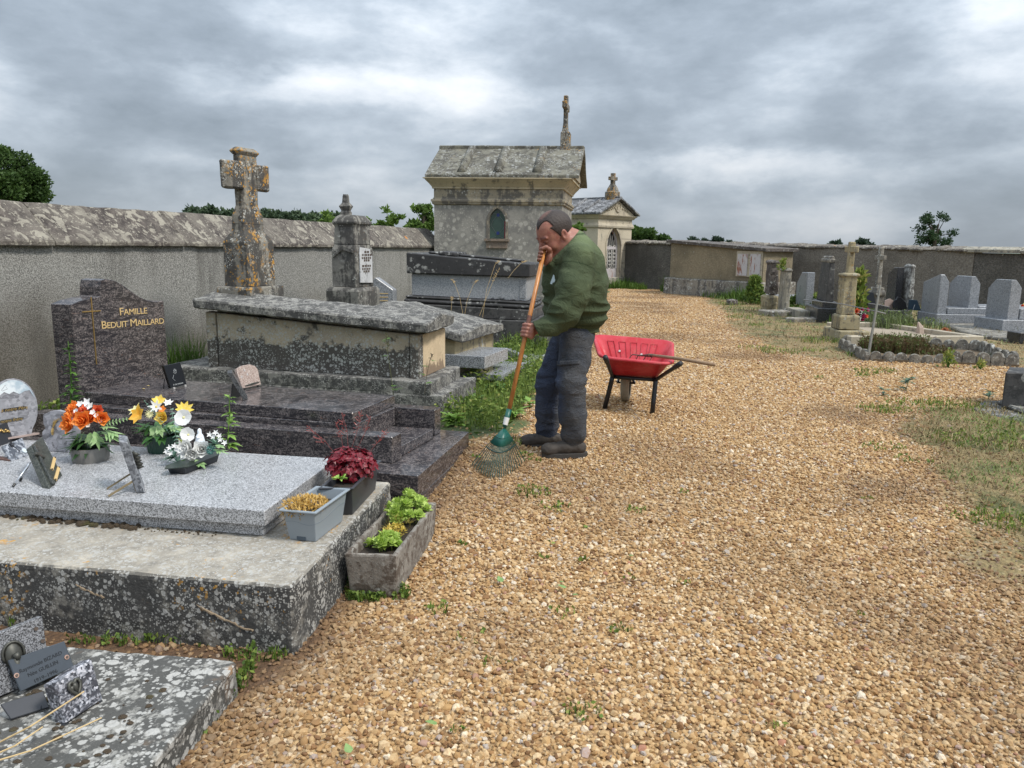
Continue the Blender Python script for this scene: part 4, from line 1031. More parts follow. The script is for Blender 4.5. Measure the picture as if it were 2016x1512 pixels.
scallop_run(s0, s0.lerp(s1, .53), 6, .05); scallop_run(s0.lerp(s1, .53), s1, 5); scallop_run(s3, s2_, 11); scallop_run(s1, s2_, 5); scallop_run(s0, s3, 5, .03)
MB().prism([(p.x, p.y, .02) for p in (s0, s1, s2_, s3)], (0, 0, .11)).build('soil', plain('dry_soil', (.12, .085, .05), .95, var=.5, scale=20, bump=.8), th)
# leaning weathered metal post
pb, pt = W(1710, 695, .2), DY(1733, 562, W(1710, 695, .2).y+.15)
th = thing('leaning_cross', 'thin weathered leaning iron cross post in front of the black tomb', 'cross', pb)
pm = plain('weathered_post', (.20, .20, .18), .8, var=.4, scale=20)
MB().tube([pb-Vector((.01, 0, .15)), pb.lerp(pt, .5), pt], [.02, .018, .015], 6).build('post', pm, th, rough=.004)
c = pb.lerp(pt, .62); MB().tube([c+Vector((-.03, .02, .005)), c+Vector((.12, -.02, -.03))], .010, 6).build('crossbar', pm, th)
MB().tube([c+Vector((-.9, .1, .13)), c+Vector((-.4, .1, .08)), c+Vector((0, 0, .0))], .006, 5).build('wire', M['wire'], th)
# tall grey cross behind
th, f, d, t, z = corner('grave_cross', 'tall thin grey stone cross standing against the far wall', 'cross', 1724, 612, None, 1735, 0)
z = lambda v: DY(1726, v, th.location.y).z
MB().rings(f, -.06, .11, -.1, .25, [(.0, .0), (0, z(585)), (.03, z(580)), (.03, z(575)), (0, z(570)), (0, z(566))]).build('pedestal', fs, th, bevel=.01, step=.1, rough=.01)
MB().rings(f, -.02, .07, .0, .12, [(.01, z(567)), (0, z(540)), (-.005, z(487))]).build('shaft', fs, th, bevel=.01)
MB().box(f, -.012, .062, -.16, .28, z(512), z(503)).build('cross_arm', fs, th, bevel=.01)
# dark peaked headstone, mottled stele
th, f, d, t, z = corner('headstone', 'dark granite headstone with stepped shoulder beside the mottled stele', 'gravestone', 1758, 628, 1740, 1771, 5, dmax=1.0)
MB().prism([f(0, 0, .1), f(0, d, .1), f(0, d, z(541)), f(0, d*.8, z(535)), f(0, d*.4, z(527)), f(0, 0, z(526))], f.B*t).build('slab', gd, th, bevel=.01)
th, f, d, t, z = corner('stele', 'mottled white and grey lichened stele', 'gravestone', 1784, 630, 1769, 1793, 7, dmax=.9)
MB().rings(f, 0, t, 0, d, [(.02, .0), (-.01, z(527)), (.01, z(525)), (-.03, z(520))]).build('slab', stone('mottled_stele', (.42, .41, .38), (.28, .27, .25), (.07, .065, .06), .55, .9, 14, ns=4), th, bevel=.015, step=.08, rough=.02)
# black low tomb with two steps
b0_ = W(1854, 645, .1); th = thing('black_tomb', 'low wide black granite tomb on two steps behind the cream kerb', 'tomb', b0_)
f = Fr(b0_+Vector((0, 1.0, 0)), 0); zz_b = lambda v, dy=1.0: DY(1840, v, b0_.y+dy).z
MB().box(f, -1.75, .0, 0, 1.2, .0, zz_b(627)).build('step', gd, th, bevel=.01); MB().box(f, -1.68, -.18, .1, 1.1, zz_b(627), zz_b(613)).build('slab', gd, th, bevel=.01)
MB().prism([DY(u, v, b0_.y+1.15) for u, v in ((1708, 613), (1752, 622), (1752, 604), (1735, 600), (1708, 596))], (0, .12, 0)).build('cushion', gd, th, bevel=.01)
fb = b0_.y+1.3
def plate(name, label, cat, pts, mat, Y=fb, th_=.03, lean=.08, extra=None, group=None):
    P_ = [DY(u, v, Y) for u, v in pts]; zb = min(p.z for p in P_)
    P_ = [p+Vector((0, (p.z-zb)*lean/.2*.5, 0)) for p in P_]
    o = thing(name, label, cat, (sum(p.x for p in P_)/len(P_), Y, zb), group)
    MB().prism(P_, (0, th_, 0)).build('plate', mat, o, bevel=.003)
    return o
gp = plain('black_polished_plaque', (.006, .006, .007), .15)
o = plate('memorial_plaque', 'square black memorial plaque leaning on the low black tomb', 'plaque', ((1704, 601), (1725, 602), (1722, 576), (1699, 574)), gp)
MB().tube([DY(1712, 590, fb+.05), DY(1712, 604, fb+.16)], .008, 5).build('prop', gp, o)
o = plate('memorial_plaque', 'black plaque shaped like a crouching animal on the low black tomb', 'plaque', ((1760, 608), (1786, 610), (1785, 596), (1779, 589), (1776, 585), (1770, 585), (1767, 590), (1762, 592), (1758, 598)), gp)
MB().tube([DY(1772, 596, fb+.05), DY(1775, 612, fb+.16)], .008, 5).build('prop', gp, o)
o = plate('memorial_plaque', 'dark blue trapezoid plaque seen from behind on the low black tomb', 'plaque', ((1788, 610), (1814, 612), (1808, 591), (1792, 590)), plain('dark_blue_plaque', (.010, .022, .036), .25))
MB().tube([DY(1801, 600, fb-.02), DY(1797, 611, fb-.08)], .006, 5).build('prop', M['wire'], o)
o = plate('memorial_plaque', 'rounded pinkish plaque between the dark headstone and the mottled stele', 'plaque', ((1740, 607), (1766, 609), (1764, 594), (1754, 588), (1744, 592)), plain('pink_stone', (.26, .19, .16), .5), Y=fb+.1)
MB().tube([DY(1752, 600, fb+.12), DY(1752, 612, fb+.25)], .008, 5).build('prop', gp, o)
# blue grey granite headstones seen from behind
def back_stele(label, uK, vb, uL, uR, vt, phi, shape, kerb=True):
    th, f, d, t, z = corner('headstone', label, 'gravestone', uK, vb, uL, uR, phi, group='grey granite headstones seen from behind', dmax=1.0, tmax=.45)
    zt, zr_ = z(vt), z(vt+18)
    if shape == 'gable': pts = [(0, .1), (d, .1), (d, zt-.17), (0+.02, zt-.0), (0, zt-.01)]; drop = .14
    else: pts = [(0, .1), (d, .1), (d, zt-.16), (d*.68, zt), (.0, zt)]; drop = .14
    m = MB(); n = len(pts)
    v = [f(0, a, zz) for a, zz in pts]+[f(t, a, zz-(drop if zz > zt-.03 else 0)) for a, zz in pts]
    tc_ = t*.45
    m.add([f(0, a, zz) for a, zz in pts]+[f(tc_, a, zz) for a, zz in pts]+[f(t, a, zz-(drop if zz > zt-.2 else 0)) for a, zz in pts],
          [tuple(range(n)), tuple(reversed(range(2*n, 3*n)))]+[(i, n+i, n+(i+1) % n, (i+1) % n) for i in range(n)]+[(n+i, 2*n+i, 2*n+(i+1) % n, n+(i+1) % n) for i in range(n)])
    m.build('slab', gf, th, bevel=.006)
    return th, f, d, t, z
th, f, d, t, z = back_stele('grey granite headstone with one sloping top, leftmost of the three alike', 1842, 640, 1810, 1860, 540, 2, 'gable')
MB().box(f, -.03, 2.0, -.06, d+.06, .0, z(618)).build('base', gf, th, bevel=.008)
MB().box(f, t+.02, 2.0, .0, d, z(618)+.003, z(606)).build('grave_slab', gf, th, bevel=.008)
th, f, d, t, z = back_stele('flat topped grey granite headstone in the middle of the three alike', 1902, 640, 1861, 1921, 544, -2, 'flat')
MB().box(f, -.10, 2.2, -.08, d+.06, .0, z(616)).build('base', gf, th, bevel=.008)
MB().box(f, t+.02, 2.2, .0, d, z(616)+.003, z(603)).build('grave_slab', gf, th, bevel=.008)
th, f, d, t, z = back_stele('flat topped grey granite headstone nearest the right edge of the photo', 1979, 655, 1936, 2001, 551, -4, 'flat')
MB().box(f, -.16, 2.2, -.12, d+.06, .0, z(629)).build('base', gf, th, bevel=.008)
MB().box(f, t+.02, 2.2, .0, d, z(629)+.003, z(608)).build('grave_slab', gf, th, bevel=.008)
K_ = W(1900, 655, .1); th = thing('kerb_slab', 'old concrete footing running under the three grey granite headstones', 'kerb', K_)
MB().prism([(p.x, p.y, -.05) for p in (W(1860, 643, .1), W(1905, 662, .1), W(2060, 682, .1), W(2120, 640, .1), W(1890, 628, .1))], (0, 0, .20)).build('slab', M['scallop'], th, bevel=.02, step=.2, rough=.01)
K_ = W(2006, 676, .1); th = thing('dark_kerbstone', 'dark kerbstone cut by the right edge of the photo', 'kerb', K_)
MB().box(Fr(K_, -3), 0, .6, 0, .3, .0, DY(2010, 655, K_.y).z).build('block', gd, th, bevel=.01)
# dark block on a split stone slab, right edge
K_ = W(1972, 797, .16); th = thing('grave_block', 'dark rectangular granite block standing on a worn stone slab at the right edge', 'gravestone', K_)
f = Fr(K_, 36, 12); zt = DY(1977, 733, K_.y).z
MB().box(f, 0, .8, 0, .42, .13, zt).build('block', M['blackbase'], th, bevel=.01, step=.1, rough=.003)
th = thing('stone_slab', 'worn flat slab of layered grey stone on the grass at the right edge', 'stone', W(1990, 815, .1))
q = [W(u, v, .12) for u, v in ((1914, 803), (1936, 790), (2080, 784), (2120, 850), (2040, 838), (1990, 824), (1950, 816), (1926, 812))]
MB().prism([(p.x, p.y, .05) for p in q], (0, 0, .075)).build('slab', M['lid'], th, bevel=.012, step=.05, rough=.015, rs=11, tri=True)
q = [W(u, v, .14) for u, v in ((1960, 792), (2100, 788), (2100, 822), (2010, 812))]
MB().prism([(p.x, p.y, .126) for p in q], (0, 0, .035)).build('top_slab', M['lid'], th, bevel=.012, step=.05, rough=.015, rs=11, tri=True)
# small things in the kerb grave
th = thing('memorial_stone', 'small pointed pinkish stone standing in the cream kerbed grave', 'stone', W(1810, 655, .2))
MB().tube([W(1811, 656, .2), DY(1811, 645, W(1811, 656, .2).y), DY(1808, 634, W(1811, 656, .2).y)], [.07, .055, .015], 6).build('stone', plain('pale_pink_stone', (.40, .31, .25), .8), th, rough=.008)
o = plate('memorial_plaque', 'small rounded dark plaque in the weeds of the kerbed grave', 'plaque', ((1739, 644), (1747, 645), (1745, 630), (1740, 626), (1736, 630)), gd, Y=W(1741, 650, .2).y+.4)
MB().tube([DY(1741, 636, W(1741, 650, .2).y+.43), DY(1741, 646, W(1741, 650, .2).y+.5)], .01, 5).build('prop', gd, o)
# ------------------------------------------------------------------ leaning plaques
def RPn(u, v, P0, n):
    a, b, c = ray(u, v); d = Vector((a, b, c)); o = Vector((0, 0, EYE)); return o+d*((P0-o).dot(n)/d.dot(n))
def lean_plane(bl, br, z, lean):
    a, b = W(*bl, z), W(*br, z); e = (b-a).normalized(); nh = Vector((e.y, -e.x, 0))
    if nh.dot(Vector((0, 0, EYE))-a) < 0: nh = -nh
    n = (nh*math.cos(math.radians(lean))+Vector((0, 0, math.sin(math.radians(lean))))).normalized()
    return a, e, n
def lean_plate(label, cat, pts, z, lean, thick, mat, name='memorial_plaque', bevel=.002, group=None, rough=0):
    """pts: outline in photo pixels, first two are the feet (left, right)"""
    a, e, n = lean_plane(pts[0], pts[1], z, lean)
    P_ = [RPn(u, v, a, n) for u, v in pts]
    if n.z >= 0: pass
    root = thing(name, label, cat, (P_[0]+P_[1])/2, group)
    MB().prism(P_, -n*thick).build('plate', mat, root, bevel=bevel, step=.02 if rough else 0, rough=rough, rs=30, tri=bool(rough))
    up = n.cross(e); up = up if up.z > 0 else -up
    return root, (lambda u, v, off=.0015: RPn(u, v, a, n)+n*off), e, up, n
def disc(m, c, e, u, n, r, h, seg=12, rx=1.0):
    m.prism([c+e*(r*rx*math.cos(2*math.pi*k/seg))+u*(r*math.sin(2*math.pi*k/seg)) for k in range(seg)], n*h)
slate = plain('slate', (.045, .055, .068), .35, var=.12, scale=60); slate2 = plain('slate_dark', (.030, .032, .038), .45, var=.15, scale=60)
gspk = granite('grey_plaque_granite', (.03, .03, .032), (.12, .122, .13), (.26, .265, .28), 330, .3)
zb_s = .118
# bottom left slab
r, pt, e, u_, n = lean_plate('grey granite plaque with a bronze relief of a veiled head, rearmost on the mossy slab', 'plaque', ((-70, 1400), (100, 1330), (83, 1213), (-70, 1273)), zb_s, 14, .03, gspk)
m = MB(); c = pt(26, 1290)
m.lathe((0, 0, 0), [(.001, .03), (.018, .024), (.028, .012), (.034, .0)], 12); 
for q in m.v[:]: pass
m.v = [tuple(c+e*q[0]*.8+u_*(q[1]*1.25)+n*q[2]*.5) for q in m.v]; m2_ = MB()
m2_.tube([c+e*(.030*math.cos(t))+u_*(.036*math.sin(t)+.006)+n*.004 for t in [math.pi*(-.15+1.3*k/12) for k in range(13)]], .004, 6)
m2_.tube([c+u_*-.006+n*.016, c+u_*-.03+n*.012, c+u_*-.055+n*.004], [.010, .012, .022], 8)
m2_.tube([c+u_*.008+n*.02, c+u_*-.012+n*.022+e*.004], [.011, .008], 8)
m.add(m2_.v, m2_.f); m.build('relief', M['bronze'], r, smooth=True)
for u, v in ((70, 1238), (83, 1262)):
    m = MB(); disc(m, pt(u, v), e, u_, n, .006, .004); m.build('screw', M['iron'], r)
r, pt, e, u_, n = lean_plate('dark slate plaque with engraved name and dates and two rusty screws', 'plaque', ((41, 1362), (146, 1312), (127, 1262), (16, 1300)), zb_s+.012, 28, .008, slate)
for (u, v) in ((32, 1330), (131, 1294)):
    m = MB(); disc(m, pt(u, v), e, u_, n, .0075, .001); m.build('rust_ring', plain('pale_rust', (.38, .25, .20), .8), r)
    m = MB(); disc(m, pt(u, v, .0027), e, u_, n, .004, .003); m.build('screw', M['iron'], r)
eng = plain('engraving', (.018, .022, .028), .8)
for txt, (u, v) in (('Raymonde BIZARD', (82, 1306)), ('Née GUILLIN', (86, 1319)), ('1919–1996', (91, 1334))):
    text('engraving', txt, (pt(u, v, .0012), e, u_), .0165, eng, r, ext=.0004)
r, pt, e, u_, n = lean_plate('plain violet grey slate strip lying low below the engraved slate plaque', 'plaque', ((21, 1416), (97, 1392), (85, 1360), (0, 1386)), zb_s, 55, .008, slate2)
m = MB(); m.tube([pt(81, 1390), pt(81, 1396)], .0015, 5); m.build('engraving', eng, r)
heart = granite('striped_plaque_granite', (.03, .032, .04), (.20, .21, .24), (.50, .50, .54), 150, .3, vein=(.05, .05, .06), patch=(.36, .28, .28))
r, pt, e, u_, n = lean_plate('small striped grey granite plaque with a heart shaped bronze relief', 'plaque', ((131, 1424), (203, 1376), (180, 1296), (105, 1345)), zb_s, 20, .045, heart, bevel=.003)
c = pt(146, 1353); m = MB(); ring = []
for k in range(17):
    t = 2*math.pi*k/16; x = .8*math.sin(t)**3; y = (13*math.cos(t)-5*math.cos(2*t)-2*math.cos(3*t)-math.cos(4*t))/16
    ring.append(c+e*x*.024+u_*y*.027+n*.004)
m.tube(ring, .0055, 6); m.build('heart_relief', M['bronze'], r, smooth=True)
m = MB(); m.tube([c-u_*.02, c+u_*.004+n*.004, c+u_*.02], [.004, .009, .005], 8); m.tube([c-e*.012-u_*.006, c-e*.010+u_*.008+n*.004], [.007, .006], 8); m.build('figure_relief', M['bronze'], r, smooth=True)['kind'] = 'stuff'
for (u, v) in ((135, 1424), (201, 1380)):
    m = MB(); disc(m, pt(u, v+3, -.02), e, u_, n, .010, .012, 8); m.build('foot', slate2, r)
r, pt, e, u_, n = lean_plate('black round plaque edge with gold lettering band at the left edge', 'plaque', ((-45, 1362), (27, 1348), (26, 1328), (-40, 1336)), zb_s+.0, 30, .01, gp)
m = MB(); m.tube([pt(-40, 1338, .002), pt(-5, 1334, .002), pt(24, 1330, .002)], .0012, 5); m.build('gold_line', M['gold'], r)
m = MB(); m.tube([pt(-40, 1352, .002), pt(-5, 1350, .002), pt(24, 1345, .002)], .0012, 5); m.build('gold_line', M['gold'], r)
text('lettering', 'CA N', (pt(10, 1345, .002), e, u_), .020, M['gold'], r, ext=.0004)
# straw stalks
straw = plain('dry_straw', (.52, .38, .19), .7, var=.2)
for i, (pp_, lab) in enumerate(((((-30, 1476), (60, 1430), (166, 1361)), 'thick dry straw stalk crossing the striped plaque'), (((-30, 1505), (60, 1478), (200, 1413)), 'long dry straw stalk lowest on the mossy slab'), (((-20, 1490), (30, 1468), (84, 1431)), 'short greenish dry stalk between the two longer ones'))):
    hts = ((.13, .19, .235), (.125, .13, .14), (.13, .15, .16))[i]
    P_ = [W(u, v, z) for (u, v), z in zip(pp_, hts)]
    t = thing('straw_stalk', lab, 'straw', P_[0], 'dry stalks lying on the mossy slab'); MB().tube(P_, [.0026, .0024, .002], 6).build('stem', straw, t)
for i in range(3):
    pass
# ------------------------------------------------------------------ things on the grey granite slab
zs = .3855
marb = granite('veined_grey_marble', (.14, .14, .155), (.22, .22, .24), (.32, .32, .345), 60, .35, vein=(.25, .25, .27), patch=(.38, .38, .41))
pts = [(-22, 872), (62, 858)]+[(26+49*math.cos(math.radians(a)), 806-61*math.sin(math.radians(a))) for a in range(-38, 215, 14)]
r, pt, e, u_, n = lean_plate('large oval grey marble plaque with a sky picture and gold script, left edge', 'plaque', pts, zs+.012, 8, .028, marb)
m = MB(); sk = [pt(26+46*math.cos(math.radians(a)), 806-58*math.sin(math.radians(a))) for a in range(22, 159, 10)]
sk += [pt(u, v) for u, v in ((-12, 789), (-2, 780), (8, 772), (18, 776), (26, 771), (38, 776), (48, 770), (58, 768))]
m.prism(list(reversed(sk)), n*.0012)
def skyp():
    q = NT('plaque_sky_print'); f = q.noise(14, 4, .6); return q.out(q.mix(q.mr(f, .4, .6), (.36, .44, .50), (.62, .66, .68)), .3)
m.build('sky_picture', skyp(), r)
m = MB(); m.tube([pt(-10, 776, .002), pt(20, 765, .002), pt(52, 758, .002)], .0008, 4); m.tube([pt(2, 769, .002), pt(10, 758, .002), pt(14, 766, .002), pt(4, 770, .002)], .0012, 4); m.build('engraved_aircraft', slate2, r)
for txt, (u, v), s in (('à notre Père', (28, 808), .026), ('notre frère', (22, 830), .024)):
    m = MB(); cc = pt(u, v-3, .001); m.prism([cc-e*.062-u_*.0, cc-e*.05+u_*.008, cc+e*.05+u_*.008, cc+e*.064+u_*.003, cc+e*.05-u_*.007, cc-e*.05-u_*.007][::-1], n*.003); rb = m.build('ribbon', M['bronze'] if s < .025 else plain('black_ribbon', (.02, .018, .015), .5), r)
    text('lettering', txt, (pt(u, v, .005), e, u_), s, M['gold'], rb, ext=.001, shear=.3)
MB().prism([pt(-30, 872, -.05), pt(75, 855, -.05), pt(75, 855, .02), pt(-30, 872, .02)], (0, 0, .010)).build('foot_plate', plain('pink_granite', (.40, .31, .28), .3), r)
r, pt, e, u_, n = lean_plate('dark curved plaque with a gold ornament in front of the oval plaque', 'plaque', ((-20, 886), (38, 864), (40, 858), (36, 845), (28, 835), (20, 829), (12, 832), (-4, 838), (-20, 838)), zs, 12, .014, slate2)
m = MB()
for i in range(6): m.tube([pt(-2+i*3.2, 851-(i % 2)*4, .003), pt(0+i*3.2, 846+(i % 3)*2, .006), pt(3+i*3.2, 851, .003)], [.003, .006, .002], 6)
m.build('gold_ornament', M['gold'], r, smooth=True)['kind'] = 'stuff'
rock = granite('split_grey_stone', (.10, .10, .11), (.20, .20, .22), (.31, .31, .34), 40, .6, vein=(.22, .22, .24), patch=(.33, .33, .36))
r, pt, e, u_, n = lean_plate('rough split grey stone plaque with a gilt sheaf beside the orange flowers', 'plaque', ((100, 889), (150, 892), (152, 830), (136, 813), (112, 807), (98, 810), (84, 817), (84, 834), (88, 843), (82, 850), (83, 862), (92, 874)), zs, 10, .03, rock, rough=.003, bevel=.003)
m = MB(); c = pt(105, 843, .004)
for i in range(7): m.tube([c, c+e*(.004+i*.005)+u_*(.03+.004*i)+n*.004, c+e*(.01+i*.010)+u_*(.052-.002*i)], [.0014, .0014, .0004], 4)
m.tube([c, c-u_*.02+n*.003, c-u_*.036], [.006, .007, .004], 6); m.build('gilt_sheaf', M['gold'], r)
r, pt, e, u_, n = lean_plate('small bluish marble plaque with carved rose and round medallion', 'plaque', ((24, 908), (58, 896), (44, 862), (5, 878)), zs, 38, .016, granite('blue_marble_plaque', (.07, .08, .10), (.17, .19, .22), (.33, .35, .39), 70, .3))
m = MB(); disc(m, pt(47, 888), e, u_, n, .014, .005, 14); m.build('medallion', plain('porcelain', (.55, .62, .66), .2), r)
m = MB(); c = pt(22, 876, .003)
for i in range(5): t = i*1.26; m.tube([c, c+e*.012*math.cos(t)+u_*.012*math.sin(t)+n*.003], [.005, .006], 6)
m.tube([c, c-u_*.03+e*.012, c-u_*.045+e*.016], .0018, 5); m.build('rose_relief', slate2, r)
MB().prism([W(u, v, zs+.001) for u, v in ((-20, 898), (20, 903), (20, 908), (-20, 902))], (0, 0, .006)).build('foot_plate', plain('red_brown_plate', (.16, .08, .06), .5), r)
r, pt, e, u_, n = lean_plate('dark green stone plaque with raised cross and two gilt tags on metal props', 'plaque', ((98, 963), (123, 936), (83, 859), (61, 877)), zs, 40, .030, granite('dark_green_granite', (.022, .026, .022), (.042, .048, .040), (.075, .08, .07), 200, .35))
m = MB(); A_, B_ = pt(66, 880, 0), pt(103, 956, 0); d = (B_-A_).normalized(); s_ = d.cross(n)
m.prism([A_-s_*.008, A_+s_*.008, B_+s_*.008, B_-s_*.008], n*.012); c = A_.lerp(B_, .26)
cr_ = m.build('raised_cross', granite('dark_stone_cross', (.018, .02, .018), (.035, .04, .036), (.07, .075, .07), 200, .4), r, bevel=.002)
m = MB(); m.prism([c-s_*.028-d*.008, c+s_*.028-d*.008, c+s_*.028+d*.008, c-s_*.028+d*.008], n*.0145); m.build('cross_bar', M['bronze'], cr_, bevel=.002)
for (a_, b_) in (((107, 902), (101, 925)), ((115, 921), (108, 945))):
    m = MB(); P, Q = pt(*a_, .001), pt(*b_, .001); dd = (Q-P).normalized(); ss = dd.cross(n)*.0075; m.prism([P-ss, P+ss, Q+ss, Q-ss], n*.003)
    g_ = m.build('gilt_tag', M['goldpaint'], r)
    for X_ in (P, Q): m = MB(); disc(m, X_+n*.003, e, u_, n, .0035, .004, 8); m.build('screw', M['iron'], g_)
alu = plain('aluminium', (.55, .57, .60), .3, .9, var=.05); blk = plain('black_rubber', (.012, .012, .012), .5)
for (a_, b_) in (((60, 910), (26, 957)), ((57, 913), (40, 946))):
    P = RPn(*a_, pt(70, 905, -.03), n); Q = W(b_[0], b_[1], zs+.006); m = MB(); m.tube([P, Q], .0042, 8); pr_ = m.build('prop', alu, r, smooth=True)
    m = MB(); m.tube([Q-(Q-P).normalized()*.014, Q+(Q-P).normalized()*.002], .0058, 8); m.build('rubber_foot', blk, pr_)
# plaque seen on edge with two tan props
a, b_, c_, d_ = W(269, 971, zs), W(286, 971, zs), None, None
r = thing('memorial_plaque', 'grey marble plaque seen on edge leaning on two tan props', 'plaque', a)
e = (b_-a).normalized(); dp = Vector((e.y*-1, e.x, 0)); T = RPn(233, 868, a, dp); up = T-a; vd = Vector((a.x, a.y, 0)).normalized(); dq = vd
MB().prism([a, b_, b_+up*.97+Vector((0, 0, .0)), a+up], dq*.13).build('plate', granite('grey_marble_edge', (.09, .095, .105), (.15, .155, .17), (.26, .27, .29), 90, .35), r, bevel=.003)
m = MB(); q0 = b_+up*.55+dq*.05
for i in range(5): m.tube([q0+e*.001+up*(.06*i-.12)+dq*.01*(i % 2), q0+e*.02+up*(.06*i-.10), q0+e*.004+up*(.06*i-.05)], [.008, .012, .006], 6)
m.build('bronze_relief', M['bronze'], r, smooth=True)['kind'] = 'stuff'
for s, (p_, q_) in zip((.02, .10), (((262, 947), (213, 977)), ((258, 932), (211, 962)))):
    P = RPn(*p_, a+dp*(.01 if s < .05 else .06), dp); Q = W(q_[0], q_[1], zs+.004); m = MB(); m.tube([P, Q], .0055, 4); m.tube([P, P-up*.30+e*.002], .0055, 4) if s < .05 else None
    m.build('prop', plain('tan_prop', (.20, .155, .085), .5), r)
# plaques on the brown granite tomb
zf = .501
r, pt, e, u_, n = lean_plate('square black plaque engraved with a white flower on the brown granite slab', 'plaque', ((336, 764), (368, 757), (355, 713), (322, 720)), zf+.01, 12, .02, gp)
wh = plain('white_engraving', (.42, .44, .44), .6)
m = MB()
for i in range(9): t = i*.75; c = pt(344, 731, .001); m.tube([c+e*.010*math.cos(t)*(i % 3)/2+u_*.014*math.sin(t), c+e*.014*math.cos(t+.5)+u_*.018*math.sin(t+.6)], .0013, 4)
m.tube([pt(342, 738, .001), pt(340, 745, .001), pt(345, 750, .001)], .001, 4); m.build('engraved_flower', wh, r)['kind'] = 'stuff'
text('lettering', 'à ma maman', (pt(351, 757, .001), e, u_), .018, wh, r, ext=.0003)
for u, v in ((343, 766), (365, 761)): MB().lathe(W(u, v, zf), [(.008, 0), (.008, .012)], 8).build('foot', plain('clear_foot', (.5, .48, .46), .3), r)
MB().tube([pt(328, 745, -.02), W(322, 765, zf+.004)], .003, 5).build('prop', gp, r)
r, pt, e, u_, n = lean_plate('small rounded pink granite plaque with white flower engraving', 'plaque', ((478, 765), (514, 757), (508, 728), (503, 721), (492, 717), (476, 720), (466, 727), (467, 735)), zf+.012, 15, .022, granite('pink_plaque_granite', (.22, .15, .13), (.36, .27, .23), (.50, .42, .37), 260, .3))
m = MB()
for cx_, cy_ in ((481, 729), (487, 737), (476, 742)):
    for i in range(5): t = i*1.256; c = pt(cx_, cy_, .001); m.tube([c, c+e*.011*math.cos(t)+u_*.011*math.sin(t)], [.002, .0008], 4)
m.build('engraved_flower', plain('white_paint', (.62, .62, .62), .6), r)['kind'] = 'stuff'
m = MB(); m.tube([pt(482, 760, .003), pt(495, 756, .006), pt(510, 752, .003)], [.003, .007, .003], 6); m.build('bronze_ribbon', M['bronze'], r)
for u, v in ((481, 768), (508, 762)): MB().lathe(W(u, v, zf), [(.007, 0), (.007, .014)], 8).build('foot', blk, r)
a, b_ = W(479, 788, zf), W(488, 786, zf); r = thing('memorial_plaque', 'thin dark plaque seen on edge beside the pink plaque', 'plaque', a)
e = (b_-a).normalized(); dp = Vector((-e.y, e.x, 0)); up = RPn(447, 735, a, dp)-a
MB().prism([a, b_, b_+up, a+up], Vector((a.x, a.y, 0)).normalized()*.11).build('plate', granite('dark_plaque_granite', (.02, .022, .024), (.05, .052, .056), (.10, .105, .11), 200, .3), r, bevel=.002)
MB().prism([a+up*.15, a+up*.62, RPn(457, 780, a, dp), RPn(455, 786, a, dp)], dp*.012).build('prop', blk, r)
for (u, v) in ((282, 766), (291, 760)):
    q = W(u, v, zf+.003); t = thing('fallen_leaf', ('larger' if u == 291 else 'smaller')+' yellow fallen leaf on the brown granite slab', 'leaf', q, 'yellow leaves on the brown granite slab'); MB().prism([q+Vector((x, y, z)) for x, y, z in ((-.012, 0, 0), (0, -.006, .003), (.013, .002, .001), (.002, .008, .004))], (0, 0, .001)).build('blade', plain('yellow_leaf', (.50, .38, .14), .6), t)

# ------------------------------------------------------------------ flowers and leaves
def petal(m, c, out, up, L, Wd, curl=.3, tip=.6, cup=0., n=5):
    out = out.normalized(); side = out.cross(up).normalized(); base = len(m.v)
    for i in range(n+1):
        t = i/n; w = Wd*(math.sin(math.pi*min(1, t**tip*.93+.05)))*.5
        p = c+out*(L*t)+up*(curl*L*t*t)
        m.v += [tuple(p-side*w+up*cup*w), tuple(p), tuple(p+side*w+up*cup*w)]
    for i in range(n):
        for k in (0, 1): q = base+3*i+k; m.f.append((q, q+1, q+4, q+3))
def frame(nrm):
    nrm = nrm.normalized(); x = nrm.cross(Vector((.3, .1, 1))).normalized(); return x, nrm.cross(x), nrm
def rose(c, nrm, R_, mat, parent, layers=4, name='flower', cmat=None):
    x, y, n = frame(nrm); m = MB()
    for l in range(layers):
        f = (l+.6)/layers; k = 5 if l else 3
        for i in range(k):
            t = 2*math.pi*(i+.5*(l % 2)+random.uniform(-.1, .1))/k; o = x*math.cos(t)+y*math.sin(t)
            th = math.radians(78-58*f+random.uniform(-6, 6)); d = o*math.cos(th)+n*math.sin(th)
            petal(m, c-n*R_*.35+o*R_*.10*f, d, (n*math.cos(th)-o*math.sin(th)), R_*(.75+.45*f), R_*(.8+.55*f), .30, .55, .35)
    fl = m.build(name, mat, parent, smooth=True)
    if cmat: mm_ = MB(); mm_.lathe((0, 0, 0), [(R_*.2, 0), (R_*.2, R_*.12), (R_*.05, R_*.2)], 8); mm_.v = [tuple(c+x*p[0]+y*p[1]+n*(p[2]+R_*.1)) for p in mm_.v]; mm_.build('flower_centre', cmat, fl)
    return fl
def star(c, nrm, R_, k, Wd, mat, parent, curl=.15, cmat=None, tip=.7, name='flower'):
    x, y, n = frame(nrm); m = MB(); ph = random.random()*6
    for i in range(k):
        t = ph+2*math.pi*i/k; o = x*math.cos(t)+y*math.sin(t); petal(m, c, (o+n*.35), n, R_*random.uniform(.9, 1.1), Wd, curl*random.uniform(-.5, 1.5), tip, .2)
    fl = m.build(name, mat, parent, smooth=True)
    if cmat: mm_ = MB(); mm_.lathe((0, 0, 0), [(R_*.16, 0), (R_*.14, R_*.12), (R_*.04, R_*.16)], 7); mm_.v = [tuple(c+x*p[0]+y*p[1]+n*p[2]) for p in mm_.v]; mm_.build('flower_centre', cmat, fl)
    return fl
